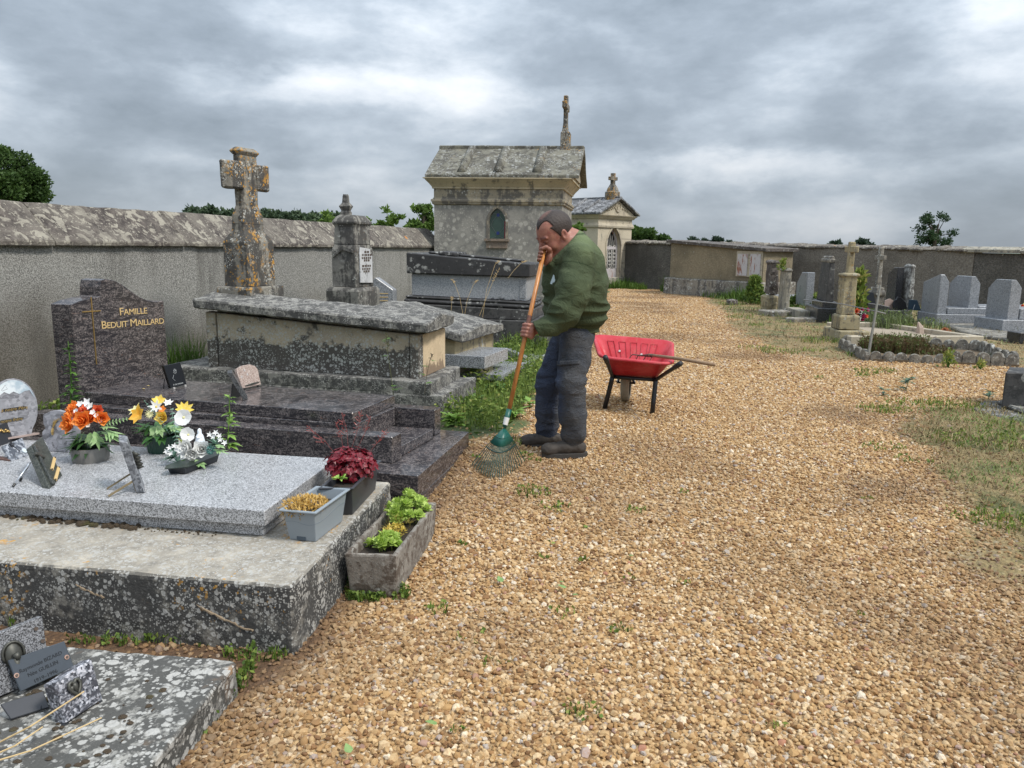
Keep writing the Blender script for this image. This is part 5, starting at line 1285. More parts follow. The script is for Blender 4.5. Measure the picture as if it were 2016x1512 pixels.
def leafm(name, c1, c2, scale=60, rough=.5, trans=.25):
    n = NT(name); f = n.noise(scale, 4, .6); c = n.mix(n.mr(f, .3, .7), c1, c2); n.out(c, rough)
    tb = n.n('ShaderNodeBsdfTranslucent'); n.put(tb.inputs[0], c); mx = n.n('ShaderNodeMixShader'); mx.inputs[0].default_value = trans
    o = n.t.nodes['Material Output']; n.t.links.new(n.b.outputs[0], mx.inputs[1]); n.t.links.new(tb.outputs[0], mx.inputs[2]); n.t.links.new(mx.outputs[0], o.inputs[0]); return n.m
Mo = leafm('orange_petal', (.88, .22, .03), (.90, .36, .08), 90); Mr = leafm('coral_petal', (.75, .10, .05), (.80, .25, .10), 90)
My = leafm('yellow_petal', (.85, .60, .06), (.85, .70, .22), 90); Mly = leafm('amber_lily_petal', (.85, .42, .03), (.88, .58, .10), 60); Mpy = leafm('pale_yellow_petal', (.85, .78, .35), (.85, .82, .50), 60)
Mw = leafm('white_petal', (.80, .80, .78), (.88, .88, .86), 40); Mg = leafm('artificial_leaf', (.03, .10, .02), (.08, .20, .05), 30); Mgl = leafm('light_leaf', (.22, .38, .14), (.38, .52, .26), 40)
Mgd = leafm('dark_leaf', (.015, .05, .015), (.04, .10, .025), 30); Mfr = leafm('blue_green_fern', (.13, .26, .19), (.25, .38, .28), 60); Mpk = leafm('magenta_petal', (.42, .03, .12), (.55, .08, .20), 60)
def leafy(m, c, out, L, Wd, droop=-.3, tip=.62, lobes=0):
    out = out.normalized(); up = Vector((0, 0, 1)); up = (up-out*up.dot(out)).normalized()
    petal(m, c, out, up, L, Wd, droop, tip, .12, 6)
    for k in range(lobes):
        s = 1 if k % 2 else -1; q = out.cross(up)*s; petal(m, c+out*L*(.25+.15*(k//2)), (out*.6+q*.8), up, L*.5, Wd*.5, droop, tip, .1, 4)
def fern(m, P_, Wd):
    m.tube(P_, .0012, 4)
    for i in range(len(P_)-1):
        for t in (0, .33, .66):
            p = P_[i].lerp(P_[i+1], t); d = (P_[i+1]-P_[i]).normalized(); q = d.cross(Vector((0, -1, .3))).normalized(); f = 1-abs((i+t)/(len(P_)-1)-.5)*1.2
            for s in (-1, 1): petal(m, p, q*s+d*.3, Vector((0, -.5, .8)), Wd*f, Wd*.42, -.2, .5, .1, 3)
random.seed(11)
# orange bouquet in a grey cylinder pot
pc_ = W(179, 905, zs); R_ = (W(215, 905, zs)-W(143, 905, zs)).length/2; Y0 = pc_.y
bq = thing('flower_pot', 'round grey pot of orange artificial ranunculus and green leaves', 'flower pot', pc_)
tz = DY(179, 882, Y0).z
MB().lathe((pc_.x, pc_.y, 0), [(R_*.93, zs), (R_*.97, (zs+tz)/2), (R_, tz+.01), (R_*.9, tz+.01), (R_*.88, tz-.02)], 28).build('pot', plain('zinc_pot', (.19, .185, .175), .5, .2, var=.45, scale=14), bq, smooth=False)
def at(u, v, dy): return DY(u, v, Y0+dy)
for u, v, r_, dy, mt, nx_ in ((146, 802, 12, -.02, Mo, (-.5, -.6, .5)), (137, 818, 13, -.03, Mo, (-.7, -.6, .2)), (136, 835, 15, -.06, Mo, (-.4, -.9, .1)), (162, 827, 15, -.09, Mo, (.0, -1, .3)), (178, 822, 13, -.03, Mo, (.2, -.9, .5)), (192, 808, 10, .0, Mr, (.4, -.8, .5)), (201, 823, 12, -.05, Mo, (.5, -.9, .2)), (168, 805, 9, .05, Mr, (0, -.6, .8)), (152, 815, 11, .02, Mr, (-.2, -.8, .6))):
    rose(at(u, v, dy), Vector(nx_), r_/FPX*3.35*1.45, mt, bq)
for u, v, r_ in ((171, 793, 9), (177, 800, 8), (158, 796, 7), (183, 812, 6), (190, 818, 5), (150, 809, 5), (174, 838, 5), (197, 830, 5)):
    star(at(u, v, -.06), Vector((0, -.8, .6)), r_/FPX*3.3*1.3, 5, .016, Mw, bq)
m = MB()
for i in range(46):
    t = random.uniform(0, 6.28); o = Vector((math.cos(t), math.sin(t)*.8, random.uniform(-.15, .45))); leafy(m, pc_+Vector((0, 0, tz-zs+random.uniform(.0, .05)))+o*.02, o, random.uniform(.07, .12), random.uniform(.03, .05), -.35)
m.build('leaves', Mgd, bq, smooth=True)['kind'] = 'stuff'
for (u, v), (u2, v2), w in (((160, 850), (128, 893), .05), ((178, 852), (176, 882), .035), ((185, 850), (199, 885), .035), ((200, 850), (244, 868), .04), ((196, 842), (232, 838), .03), ((166, 850), (150, 876), .03), ((150, 850), (116, 856), .035), ((205, 846), (248, 862), .03)):
    P = at(u, v, -.07); Q = at(u2, v2, -.09); m = MB(); leafy(m, P, Q-P, (Q-P).length, w, -.15, .6, 4); m.build('leaf', Mgl if u2 != 116 else Mg, bq, smooth=True)
m = MB(); fern(m, [at(200, 838, -.04), at(215, 832, -.05), at(235, 828, -.05), at(256, 823, -.05)], .018); m.build('spray', Mgl, bq)
# yellow bouquet, dark green ribbed pot
pc_ = W(318, 888, zs); Y0 = pc_.y; tz = DY(318, 856, Y0).z; r1_ = (W(346, 888, zs)-W(290, 888, zs)).length/2
bq = thing('flower_pot', 'dark green ribbed pot of yellow and white artificial flowers', 'flower pot', pc_)
m = MB(); N_ = 40; base = 0
for z, rr in ((zs, .86), (zs+(tz-zs)*.8, .98), (zs+(tz-zs)*.82, 1.05), (tz, 1.06), (tz, .95)):
    for k in range(N_): t = 2*math.pi*k/N_; q = r1_*rr*(1+(.025 if k % 2 else -.02)*(rr < 1)); m.v.append((pc_.x+q*math.cos(t), pc_.y+q*math.sin(t), z))
for i in range(4):
    for k in range(N_): j = (k+1) % N_; m.f.append((i*N_+k, i*N_+j, (i+1)*N_+j, (i+1)*N_+k))
m.f.append(tuple(reversed(range(N_)))); m.f.append(tuple(range(4*N_, 5*N_))); m.build('pot', plain('dark_green_plastic', (.008, .045, .028), .35, var=.1), bq)
k_ = 5.2/FPX
star(at(274, 817, -.05), Vector((-.4, -.8, .4)), 16*k_, 6, .040, Mly, bq, .1); star(at(268, 808, -.01), Vector((-.4, -.5, .8)), 12*k_, 6, .024, Mpy, bq)
rose(at(319, 822, -.08), Vector((0, -1, .3)), 11*k_, My, bq); star(at(314, 791, -.02), Vector((.1, -.7, .7)), 11*k_, 7, .032, My, bq, .5)
star(at(362, 808, -.02), Vector((.4, -.6, .6)), 14*k_, 9, .026, My, bq, .2); star(at(308, 801, -.06), Vector((0, -.9, .4)), 12*k_, 7, .016, Mw, bq, .1, My); star(at(331, 794, .0), Vector((.2, -.5, .8)), 9*k_, 6, .016, Mw, bq)
star(at(320, 806, -.04), Vector((0, -.8, .5)), 7*k_, 5, .02, Mo, bq); star(at(297, 815, -.07), Vector((-.2, -.9, .3)), 9*k_, 14, .006, Mpy, bq, .1)
m = MB()
for i in range(40):
    t = random.uniform(0, 6.28); o = Vector((math.cos(t), math.sin(t)*.8, random.uniform(-.1, .7))); leafy(m, pc_+Vector((0, 0, tz-zs))+o*.03, o, random.uniform(.07, .13), random.uniform(.03, .05), -.35)
m.build('leaves', Mg, bq, smooth=True)['kind'] = 'stuff'
for (u, v), (u2, v2), w in (((304, 840), (306, 863), .05), ((296, 838), (277, 862), .05), ((296, 832), (262, 850), .045), ((330, 838), (365, 845), .05), ((310, 838), (322, 858), .035)):
    P = at(u, v, -.07); Q = at(u2, v2, -.10); m = MB(); leafy(m, P, Q-P, (Q-P).length, w, -.2, .6, 4); m.build('leaf', Mg if u2 < 300 else Mgl, bq, smooth=True)
m = MB(); fern(m, [at(284, 789, -.1), at(300, 808, -.11), at(318, 830, -.11), at(334, 855, -.10)], .014); fern(m, [at(338, 805, -.08), at(341, 830, -.11), at(346, 858, -.12), at(350, 878, -.12)], .028); m.build('fern', Mfr, bq)['kind'] = 'stuff'
# white arrangement in a black boat shaped planter
a, b_, c_ = W(334, 932, zs), W(366, 934, zs), W(428, 909, zs); Y0 = W(380, 915, zs).y
wq = thing('flower_planter', 'black boat shaped planter with white artificial orchids and roses', 'flower planter', a)
d_ = a+(c_-b_); hgt = Vector((0, 0, .035))
m = MB(); bot = [a, b_, c_, d_]; cen = sum(bot, Vector())/4
top_ = [p+(p-cen)*.10+hgt for p in bot]; m.add(bot+top_, [(3, 2, 1, 0), (4, 5, 6, 7), (0, 1, 5, 4), (1, 2, 6, 5), (2, 3, 7, 6), (3, 0, 4, 7)]); m.build('planter', plain('black_plastic', (.012, .014, .018), .3, var=.2), wq, bevel=.002)
ax = (c_-b_).normalized(); ay = (b_-a).normalized(); mid = cen+hgt; Lh = (c_-b_).length/2; Wh = (b_-a).length/2
m = MB(); m.prism([mid-ax*(Lh*1.45)-ay*Wh*.6, mid-ax*Lh*1.0-ay*Wh*1.35, mid+ax*Lh*1.0-ay*Wh*1.35, mid+ax*Lh*1.75+ay*.0, mid+ax*Lh*1.0+ay*Wh*1.3, mid-ax*Lh*1.0+ay*Wh*1.3], (0, 0, .004)); m.build('rim', plain('dark_green_rim', (.02, .03, .025), .3), wq)
def at2(u, v, dy=0): return DY(u, v, Y0+dy)
Y0_ = Y0
star(at2(371, 856, -.01), Vector((.1, -.9, .3)), 11*k_, 5, .062, Mw, wq, .1, Mpy, 1.1); star(at2(362, 822, .0), Vector((.0, -.9, .3)), 13*k_, 5, .070, Mw, wq, .05, Mpy, 1.1)
star(at2(354, 829, .01), Vector((-.4, -.8, .3)), 8*k_, 4, .05, Mw, wq, .1, None, 1.1)
rose(at2(366, 882, -.05), Vector((-.3, -.9, .3)), 15*k_, Mw, wq); rose(at2(378, 893, -.06), Vector((.3, -.9, -.2)), 11*k_, Mw, wq); rose(at2(397, 884, -.03), Vector((.3, -.9, .3)), 14*k_, Mw, wq)
m = MB(); cb = at2(415, 886, -.04)
for i in range(70):
    t, q = random.uniform(0, 6.28), random.uniform(-1, 1); o = Vector((math.cos(t)*math.sqrt(1-q*q), math.sin(t)*math.sqrt(1-q*q), q)); m.tube([cb+o*.010, cb+o*.023], [.002, .003], 4)
m.build('seed_head', leafm('teal_seed', (.08, .24, .22), (.22, .42, .38), 200), wq)['kind'] = 'stuff'
vg = at2(394, 872, -.0); z0 = vg.z-.02; m = MB()
m.lathe((vg.x, vg.y, z0), [(.022, 0), (.024, .03), (.018, .055), (.015, .062), (.010, .068), (.0105, .078), (.009, .088), (.003, .094)], 12); m.tube([Vector((vg.x-.012, vg.y-.01, z0+.055)), Vector((vg.x, vg.y-.022, z0+.050)), Vector((vg.x+.012, vg.y-.01, z0+.055))], .005, 6)
m.build('statuette', plain('white_porcelain', (.74, .78, .84), .3, var=.04), wq, smooth=True, label='small white porcelain figure of a veiled woman')
m = MB()
for cu_, cv_, n_ in ((343, 893, 22), (425, 868, 26), (350, 905, 10), (408, 880, 8)):
    for i in range(n_):
        P = at2(cu_, cv_, -.0)+Vector((0, 0, -.02)); o = Vector((random.uniform(-1, 1), random.uniform(-.8, .4), random.uniform(-.1, 1))); leafy(m, P, o, random.uniform(.04, .07), .014, -.2)
m.build('leaves', Mfr, wq, smooth=True)['kind'] = 'stuff'
for (u, v), (u2, v2), w in (((360, 905), (369, 925), .05), ((385, 905), (402, 918), .04), ((420, 885), (446, 890), .025), ((425, 876), (440, 880), .03)):
    P = at2(u, v, -.06); Q = at2(u2, v2, -.08); m = MB(); leafy(m, P, Q-P, (Q-P).length*1.2, w, -.1, .6, 4); m.build('leaf', Mgl, wq, smooth=True)
for u, v in ((328, 889), (334, 882), (344, 878), (352, 884), (336, 893), (413, 856), (420, 860), (432, 858), (434, 866), (443, 872), (425, 852)):
    star(at2(u, v, -.05), Vector((0, -.8, .5)), 5*k_, 5, .008, Mw, wq)
m = MB(); petal(m, at2(358, 872, -.04), Vector((-.4, -.2, 1)), Vector((0, -1, 0)), .03, .02, .2); petal(m, at2(372, 907, -.05), Vector((1, -.4, .2)), Vector((0, 0, 1)), .04, .03, .2); m.build('yellow_leaf', leafm('yellow_green_leaf', (.50, .55, .10), (.60, .62, .16), 50), wq)

# ------------------------------------------------------------------ planters on the plinth
def tapered(bl, br, fr__, h, flare, wall_, name, label, mat, z, rim=.012, lip=True, seg=3):
    """open trough from near-left, near-right and far-right base points"""
    A_, B_, C_ = bl, br, fr__; D_ = A_+(C_-B_); base = [A_, B_, C_, D_]; cen = sum(base, Vector())/4
    th = thing(name, label, 'planter', cen)
    def ring(k, dz, inset=0): 
        out = []
        for p in base:
            q = cen+(p-cen)*k; d = (p-cen); d.z = 0
            ex = (B_-A_).normalized(); ey = (C_-B_).normalized(); q -= ex*inset*(1 if d.dot(ex) > 0 else -1)+ey*inset*(1 if d.dot(ey) > 0 else -1); q.z = z+dz; out.append(q)
        return out
    m = MB(); R = [ring(1, 0), ring(flare, h)]
    if lip: R += [ring(flare, h, -rim), ring(flare, h+.008, -rim)]
    R += [ring(flare, h+(.008 if lip else 0), wall_), ring(1, .02, wall_)]
    for r_ in R: m.v += [tuple(p) for p in r_]
    for i in range(len(R)-1):
        for k in range(4): j = (k+1) % 4; m.f.append((4*i+k, 4*i+j, 4*i+4+j, 4*i+4+k))
    m.f.append((3, 2, 1, 0)); q = 4*(len(R)-1); m.f.append((q, q+1, q+2, q+3))
    return th, m, ring, base, cen
bl, br, fr_ = W(571, 1062, .26), W(622, 1067, .26), W(674, 1026, .26)
h = DY(622, 1008, br.y-.01).z-.26
th, m, ring, base, cen = tapered(bl, br, fr_, h, 1.22, .004, 'planter', 'pale blue grey plastic planter with dried yellow stonecrop', None, .26)
body = m.build('planter_body', plain('blue_grey_plastic', (.235, .27, .30), .45, var=.06, scale=8), th, bevel=.004, seg=2)
m = MB(); m.prism([p+Vector((0, 0, 0)) for p in [bl.lerp(br, .28)+Vector((0, -.004, .022)), bl.lerp(br, .28)+Vector((0, -.006, .004)), bl.lerp(br, .62)+Vector((0, -.006, .004)), bl.lerp(br, .62)+Vector((0, -.004, .022))]], (0, .003, 0)); m.build('drain_slot', plain('slot_shadow', (.05, .07, .09), .6), th)
m = MB(); fl = 1.20
for a_, b_ in ((0, 1), (1, 2)):
    P_ = []
    for i in range(13):
        t = i/12; k = .62+.05*math.sin(t*6.28+(0 if a_ == 0 else 3)); kk = 1+(fl-1)*k
        p = base[a_].lerp(base[b_], t); q = cen+(p-cen)*(kk*1.004+.0); q.z = .26+h*k; P_.append(q)
    m.tube(P_, .0016, 5)
m.build('moulded_wave', plain('blue_grey_groove', (.17, .20, .23), .45), th)
m = MB(); inn = ring(1.12, h*.72, .006); m.add(inn, [(0, 1, 2, 3)]); m.build('soil', plain('dark_soil', (.03, .022, .016), .95, var=.4, scale=80, bump=1), th)
def clump(name, mat, parent, centre, ex, ey, hx, hy, hz, n, L, Wd, seed, up=.6, kind='stuff', tip=.6):
    random.seed(seed); m = MB()
    for i in range(n):
        x, y = random.uniform(-1, 1), random.uniform(-1, 1); 
        if x*x+y*y > 1.15: continue
        z = hz*(1-.6*(x*x+y*y))*random.uniform(.25, 1); p = centre+ex*x*hx+ey*y*hy+Vector((0, 0, z))
        o = Vector((random.uniform(-1, 1), random.uniform(-1, 1), random.uniform(0, 1.4)*up))+ex*x*.8+ey*y*.5
        leafy(m, p, o, L*random.uniform(.6, 1.3), Wd*random.uniform(.7, 1.2), random.uniform(-.3, .3), tip)
    o = m.build(name, mat, parent, smooth=True)
    if kind: o['kind'] = kind
    return o
ex = (br-bl).normalized(); ey = (fr_-br).normalized(); Lh = (fr_-br).length; 
cc = cen-ey*Lh*.24-ex*.02; cc.z = .26+h*.88
clump('dried_plant', leafm('dried_yellow_plant', (.42, .24, .05), (.66, .45, .13), 120), th, cc, ex, ey, .085, .10, .045, 950, .022, .007, 1)
cc2 = cen-ey*Lh*.47-ex*.04; cc2.z = .26+h*.86; clump('dried_plant', leafm('dried_brown_plant', (.34, .20, .06), (.55, .38, .13), 120), th, cc2, ex, ey, .05, .025, .02, 260, .026, .006, 2, up=-.4)
# dark planter with heuchera
bl, br, fr_ = W(676, 1014, .26), W(694, 1014, .26), W(731, 973, .26); Lf = fr_-br; bl = br-Vector((Lf.y, -Lf.x, 0)).normalized()*-.0+(bl-br).normalized()*.115
h = DY(705, 960, br.y-.01).z-.26
th, m, ring, base, cen = tapered(bl, br, fr_+Lf*.25, h, 1.17, .004, 'planter', 'dark grey plastic planter with a deep red leafy plant', None, .26)
m.build('planter_body', plain('anthracite_plastic', (.035, .038, .044), .38, var=.08), th, bevel=.004, seg=2)
m = MB(); m.add(ring(1.1, h*.8, .006), [(0, 1, 2, 3)]); m.build('soil', plain('dark_soil', (.03, .022, .016), .95, var=.4, scale=80, bump=1), th)
red = leafm('crimson_leaf', (.10, .004, .010), (.27, .02, .035), 60, .35)
hc = DY(690, 915, cen.y+.02); random.seed(21); m = MB()
for i in range(300):
    o = Vector((random.uniform(-1, 1), random.uniform(-1, 1), random.uniform(-.3, 1))).normalized()
    sc5 = random.choice((.8, .95, 1.0, 1.12, 1.25)); p = hc+Vector((o.x*.10*sc5, o.y*.085*sc5, o.z*.072*sc5-.005)); 
    d = (o+Vector((random.uniform(-.6, .6), random.uniform(-.6, .6), random.uniform(-.3, .5)))).normalized(); x, y, nn = frame(o*.8+Vector((0, 0, .4)))
    rr = random.uniform(.016, .028); base_ = len(m.v); m.v.append(tuple(p)); K = 10; ph = random.random()*6
    for k in range(K):
        t = ph+2*math.pi*k/K; q = rr*(1 if k % 2 else .66); m.v.append(tuple(p+(x*math.cos(t)+y*math.sin(t))*q+nn*random.uniform(-.2, .35)*q))
    for k in range(K): m.f.append((base_, base_+1+k, base_+1+(k+1) % K))
m.build('red_leaves', red, th)['kind'] = 'stuff'
m = MB()
for (u, v), (u2, v2) in (((686, 890), (672, 812)), ((690, 888), (712, 808)), ((668, 905), (603, 838)), ((716, 905), (762, 845)), ((700, 890), (730, 820)), ((676, 892), (660, 830))):
    P, Q = DY(u, v, cen.y), DY(u2, v2, cen.y+.02); m.tube([P, P.lerp(Q, .5)+Vector((.01, 0, .01)), Q], .0008, 4)
    for i in range(18):
        t = random.uniform(.5, 1); q = P.lerp(Q, t)+Vector((random.uniform(-.022, .022), random.uniform(-.015, .015), random.uniform(-.012, .012))); m.tube([P.lerp(Q, t-.05), q], [.0005, .0016], 3)
m.build('flower_spikes', leafm('red_flower_spike', (.30, .05, .05), (.42, .12, .10), 60), th)['kind'] = 'stuff'
cg = DY(668, 945, cen.y-.14); clump('small_succulent', leafm('succulent', (.22, .40, .05), (.42, .60, .14), 40), th, cg, ex, ey, .018, .015, .02, 26, .024, .016, 4)
# concrete trough with sedum
bl, br, fr_ = W(689, 1172, 0), W(781, 1176, 0), W(854, 1056, .03); h = DY(790, 1092, br.y-.02).z
th, m, ring, base, cen = tapered(bl, br, fr_, h, 1.10, .022, 'trough', 'lichened concrete trough of lime green stonecrop standing on the gravel', None, 0, lip=False)
m.build('trough_body', M['trough'], th, bevel=.010, seg=2, step=.035, rough=.005, rs=18)
m = MB(); m.add(ring(1.02, h*.80, .02), [(0, 1, 2, 3)]); m.build('soil', plain('dark_soil', (.03, .022, .016), .95, var=.4, scale=80, bump=1), th)
def sedum(name, label, cen_, hx, hy, hz, n, ex, ey, seed, parent):
    """rosettes of round fleshy leaves"""
    random.seed(seed); m = MB()
    for i in range(n):
        x, y = random.uniform(-1, 1), random.uniform(-1, 1)
        if x*x+y*y > 1.1: continue
        c = cen_+ex*x*hx+ey*y*hy+Vector((0, 0, hz*(1-.55*(x*x+y*y))*random.uniform(.45, 1))); nn = (Vector((random.uniform(-.4, .4), random.uniform(-.4, .4), 1))+ex*x*.7+ey*y*.7).normalized(); X_, Y_, n_ = frame(nn)
        m.tube([c-Vector((0, 0, .05)), c], .002, 4)
        for l in range(4):
            k = (4, 4, 5, 5)[l]
            for j in range(k):
                t = 2*math.pi*(j+l*.5)/k; o = X_*math.cos(t)+Y_*math.sin(t); el = math.radians((70, 48, 25, 5)[l]); d = o*math.cos(el)+n_*math.sin(el)
                L = (.016, .024, .030, .032)[l]*random.uniform(.85, 1.15); petal(m, c-n_*.006*l+o*.003, d, (n_*math.cos(el)-o*math.sin(el)), L, L*.72, .25, .8, .5, 5)
    o = m.build(name, sed, parent, smooth=True); o['kind'] = 'stuff'; return o
sed = leafm('lime_stonecrop', (.33, .48, .07), (.55, .68, .20), 22, .55, .3)
ex = (br-bl).normalized(); ey = (fr_-br).normalized(); LL_ = (fr_-br).length
c1_ = cen-ey*LL_*.30; c1_.z = h*.80; sedum('stonecrop_plant', '', c1_, .085, .09, .075, 26, ex, ey, 5, th)
c1_ = cen+ey*LL_*.30; c1_.z = h*.82; sedum('stonecrop_plant', '', c1_, .10, .14, .15, 48, ex, ey, 6, th)
c1_ = cen-ey*LL_*.02; c1_.z = h*.8; clump('yellow_stonecrop', leafm('gold_stonecrop', (.50, .36, .05), (.68, .52, .10), 100), th, c1_, ex, ey, .05, .06, .05, 420, .014, .006, 8)
c1_ = cen+ey*LL_*.10; c1_.z = h*.8; clump('reddish_plant', leafm('orange_green_stem', (.30, .22, .05), (.40, .35, .10), 100), th, c1_, ex, ey, .06, .05, .07, 120, .03, .004, 9, up=2)
# ------------------------------------------------------------------ implicit surfaces -> mesh (surface nets)
def v3(p): return np.array((p[0], p[1], p[2]), 'f')
def cap(P, a, b, ra, rb):
    a, b = v3(a), v3(b); ab = b-a; t = np.clip(((P-a)@ab)/(ab@ab), 0, 1)
    return np.linalg.norm(P-a-t[:, None]*ab, axis=1)-(ra+(rb-ra)*t)
def ell(P, c, ax, r):
    Q = (P-v3(c))@np.array([v3(x) for x in ax]).T; r = np.array(r, 'f')
    k0 = np.linalg.norm(Q/r, axis=1); k1 = np.linalg.norm(Q/(r*r), axis=1)+1e-9; return k0*(k0-1)/k1
def smin(a, b, k): h = np.clip(.5+.5*(b-a)/k, 0, 1); return b*(1-h)+a*h-k*h*(1-h)
def smax(a, b, k): return -smin(-a, -b, k)
def chain(P, pts, rs, k=.03):
    d = None
    for i in range(len(pts)-1):
        e = cap(P, pts[i], pts[i+1], rs[i], rs[i+1]); d = e if d is None else smin(d, e, k)
    return d
def nets(f, lo, hi, h, name, mat, parent, amp=.03, attrs=None):
    lo = v3(lo); hi = v3(hi); n = np.ceil((hi-lo)/h).astype(int)+1; B = 8; nb = -(-n//B); n = nb*B
    D = np.full(n, 1.0, 'f')
    bi = np.stack(np.meshgrid(*[np.arange(k) for k in nb], indexing='ij'), -1).reshape(-1, 3)
    cc = lo+(bi*B+B/2-.5)*h; act = bi[np.abs(f(cc.astype('f'))) < B*h*.87*1.35+amp]
    o = np.stack(np.meshgrid(*[np.arange(B)]*3, indexing='ij'), -1).reshape(-1, 3)
    for s in range(0, len(act), 600):
        I = (act[s:s+600, None, :]*B+o[None]).reshape(-1, 3); d = f((lo+I*h).astype('f'))
        D[I[:, 0], I[:, 1], I[:, 2]] = d
    S = D < 0
    vid = -np.ones(tuple(n-1), int)
    c8 = [(i, j, k) for i in (0, 1) for j in (0, 1) for k in (0, 1)]
    def sl(A, c): return A[c[0]:A.shape[0]-1+c[0], c[1]:A.shape[1]-1+c[1], c[2]:A.shape[2]-1+c[2]]
    cnt = sum(sl(S, c).astype('i1') for c in c8); cell = np.argwhere((cnt > 0) & (cnt < 8))
    pos = np.zeros((len(cell), 3), 'f'); w = np.zeros(len(cell), 'f')
    for a in c8:
        for ax in range(3):
            if a[ax]: continue
            b = list(a); b[ax] = 1
            da = D[tuple((cell+a).T)]; db = D[tuple((cell+b).T)]; m = (da < 0) != (db < 0)
            t = da/(da-db+1e-12); p = np.array(a, 'f')[None]+np.zeros((len(cell), 3), 'f'); p[:, ax] += t
            pos[m] += p[m]; w[m] += 1
    V = lo+(cell+pos/w[:, None])*h; vid[tuple(cell.T)] = np.arange(len(cell)); F = []
    for ax in range(3):
        b1, b2 = [(1, 2), (2, 0), (0, 1)][ax]
        A0 = S[:-1] if ax == 0 else S[:, :-1] if ax == 1 else S[:, :, :-1]; A1 = S[1:] if ax == 0 else S[:, 1:] if ax == 1 else S[:, :, 1:]
        e = np.argwhere(A0 != A1); e = e[(e[:, b1] > 0) & (e[:, b2] > 0) & (e[:, 0] < n[0]-1) & (e[:, 1] < n[1]-1) & (e[:, 2] < n[2]-1)]
        s = A0[tuple(e.T)]; q = []
        for d1, d2 in ((0, 0), (1, 0), (1, 1), (0, 1)):
            c = e.copy(); c[:, b1] -= d1; c[:, b2] -= d2; q.append(vid[tuple(c.T)])
        q = np.stack(q, 1); q[~s] = q[~s][:, ::-1]; F.append(q)
    F = np.concatenate(F); F = F[(F >= 0).all(1)]
    ob = npmesh(name, V, F, mat, parent, smooth=True, attrs=attrs(V) if attrs else None)
    return ob

# ------------------------------------------------------------------ the man with the rake
def q(u, v, Y): return DY(u, v, Y)
mroot = thing('person', 'man in faded green sweatshirt and dark work trousers leaning on a rake with bowed head', 'person', W(1100, 893, .1))
yaw = math.radians(24); fw_ = Vector((-math.cos(yaw), -math.sin(yaw), 0)); LAT = Vector((math.sin(yaw), -math.cos(yaw), 0))
hy = math.radians(30); hp = math.radians(28); hh = Vector((-math.cos(hy), -math.sin(hy), 0)); Zv = Vector((0, 0, 1))
hf_ = (hh*math.cos(hp)-Zv*math.sin(hp)); hu = (hh*math.sin(hp)+Zv*math.cos(hp)); hl = hu.cross(hf_)
HC = q(1090.5, 461, 5.06); HSc = 1.18
def hl2w(x, y, z): return HC+(hf_*x+hl*y+hu*z)*HSc
AXH = (hf_, hl, hu)
RK0, RK1 = q(1071, 494, 4.93), q(1001, 812, 4.71); RKd = (RK1-RK0).normalized()
G1 = RK0+RKd*((503-494)/(812-494)*(RK1-RK0).length); G2 = RK0+RKd*((652-494)/(812-494)*(RK1-RK0).length)
sh_n, el_n, wr_n = q(1140, 512, 4.94), q(1109, 622, 4.82), G2+Vector((.050, .01, .004))
sh_f, el_f, wr_f = q(1100, 515, 5.27), q(1098, 562, 5.22), G1+Vector((.030, .06, -.028))
def grip(P, C, h, p, sgn, sc=1.0):
    h = h.normalized(); p = (p-h*p.dot(h)).normalized(); t = h.cross(p)*sgn; R0 = .0145; d = None
    def at(o, th, r): return C+h*o*sc+(p*math.cos(th)+t*math.sin(th))*r
    for i, (o, L) in enumerate(((-.032, .95), (-.0105, 1.0), (.011, .97), (.031, .86))):
        rf = .0105*sc*(1 if i < 3 else .9); rr = R0+rf*.92
        pts = [at(o, .15, R0+.030), at(o, .95, R0+.022), at(o, 1.9, rr), at(o, 2.75, rr), at(o, 2.75+.75*L, rr)]
        e = chain(P, pts, [rf*1.15, rf*1.12, rf*1.05, rf*.98, rf*.85], .004); d = e if d is None else smin(d, e, .0035)
    palm = ell(P, at(0, -.25, R0+.026), (h, (t*math.cos(.25)+p*math.sin(.25)), (p*math.cos(.25)-t*math.sin(.25))), (.046*sc, .034*sc, .018*sc))
    d = smin(d, palm, .014)
    th = chain(P, [at(-.030, -.6, R0+.026), at(-.040, -1.25, R0+.018), at(-.046, -2.1, R0+.0125), at(-.036, -2.9, R0+.0125)], [.016*sc, .0145*sc, .0125*sc, .0105*sc], .006)
    return smin(d, th, .006)
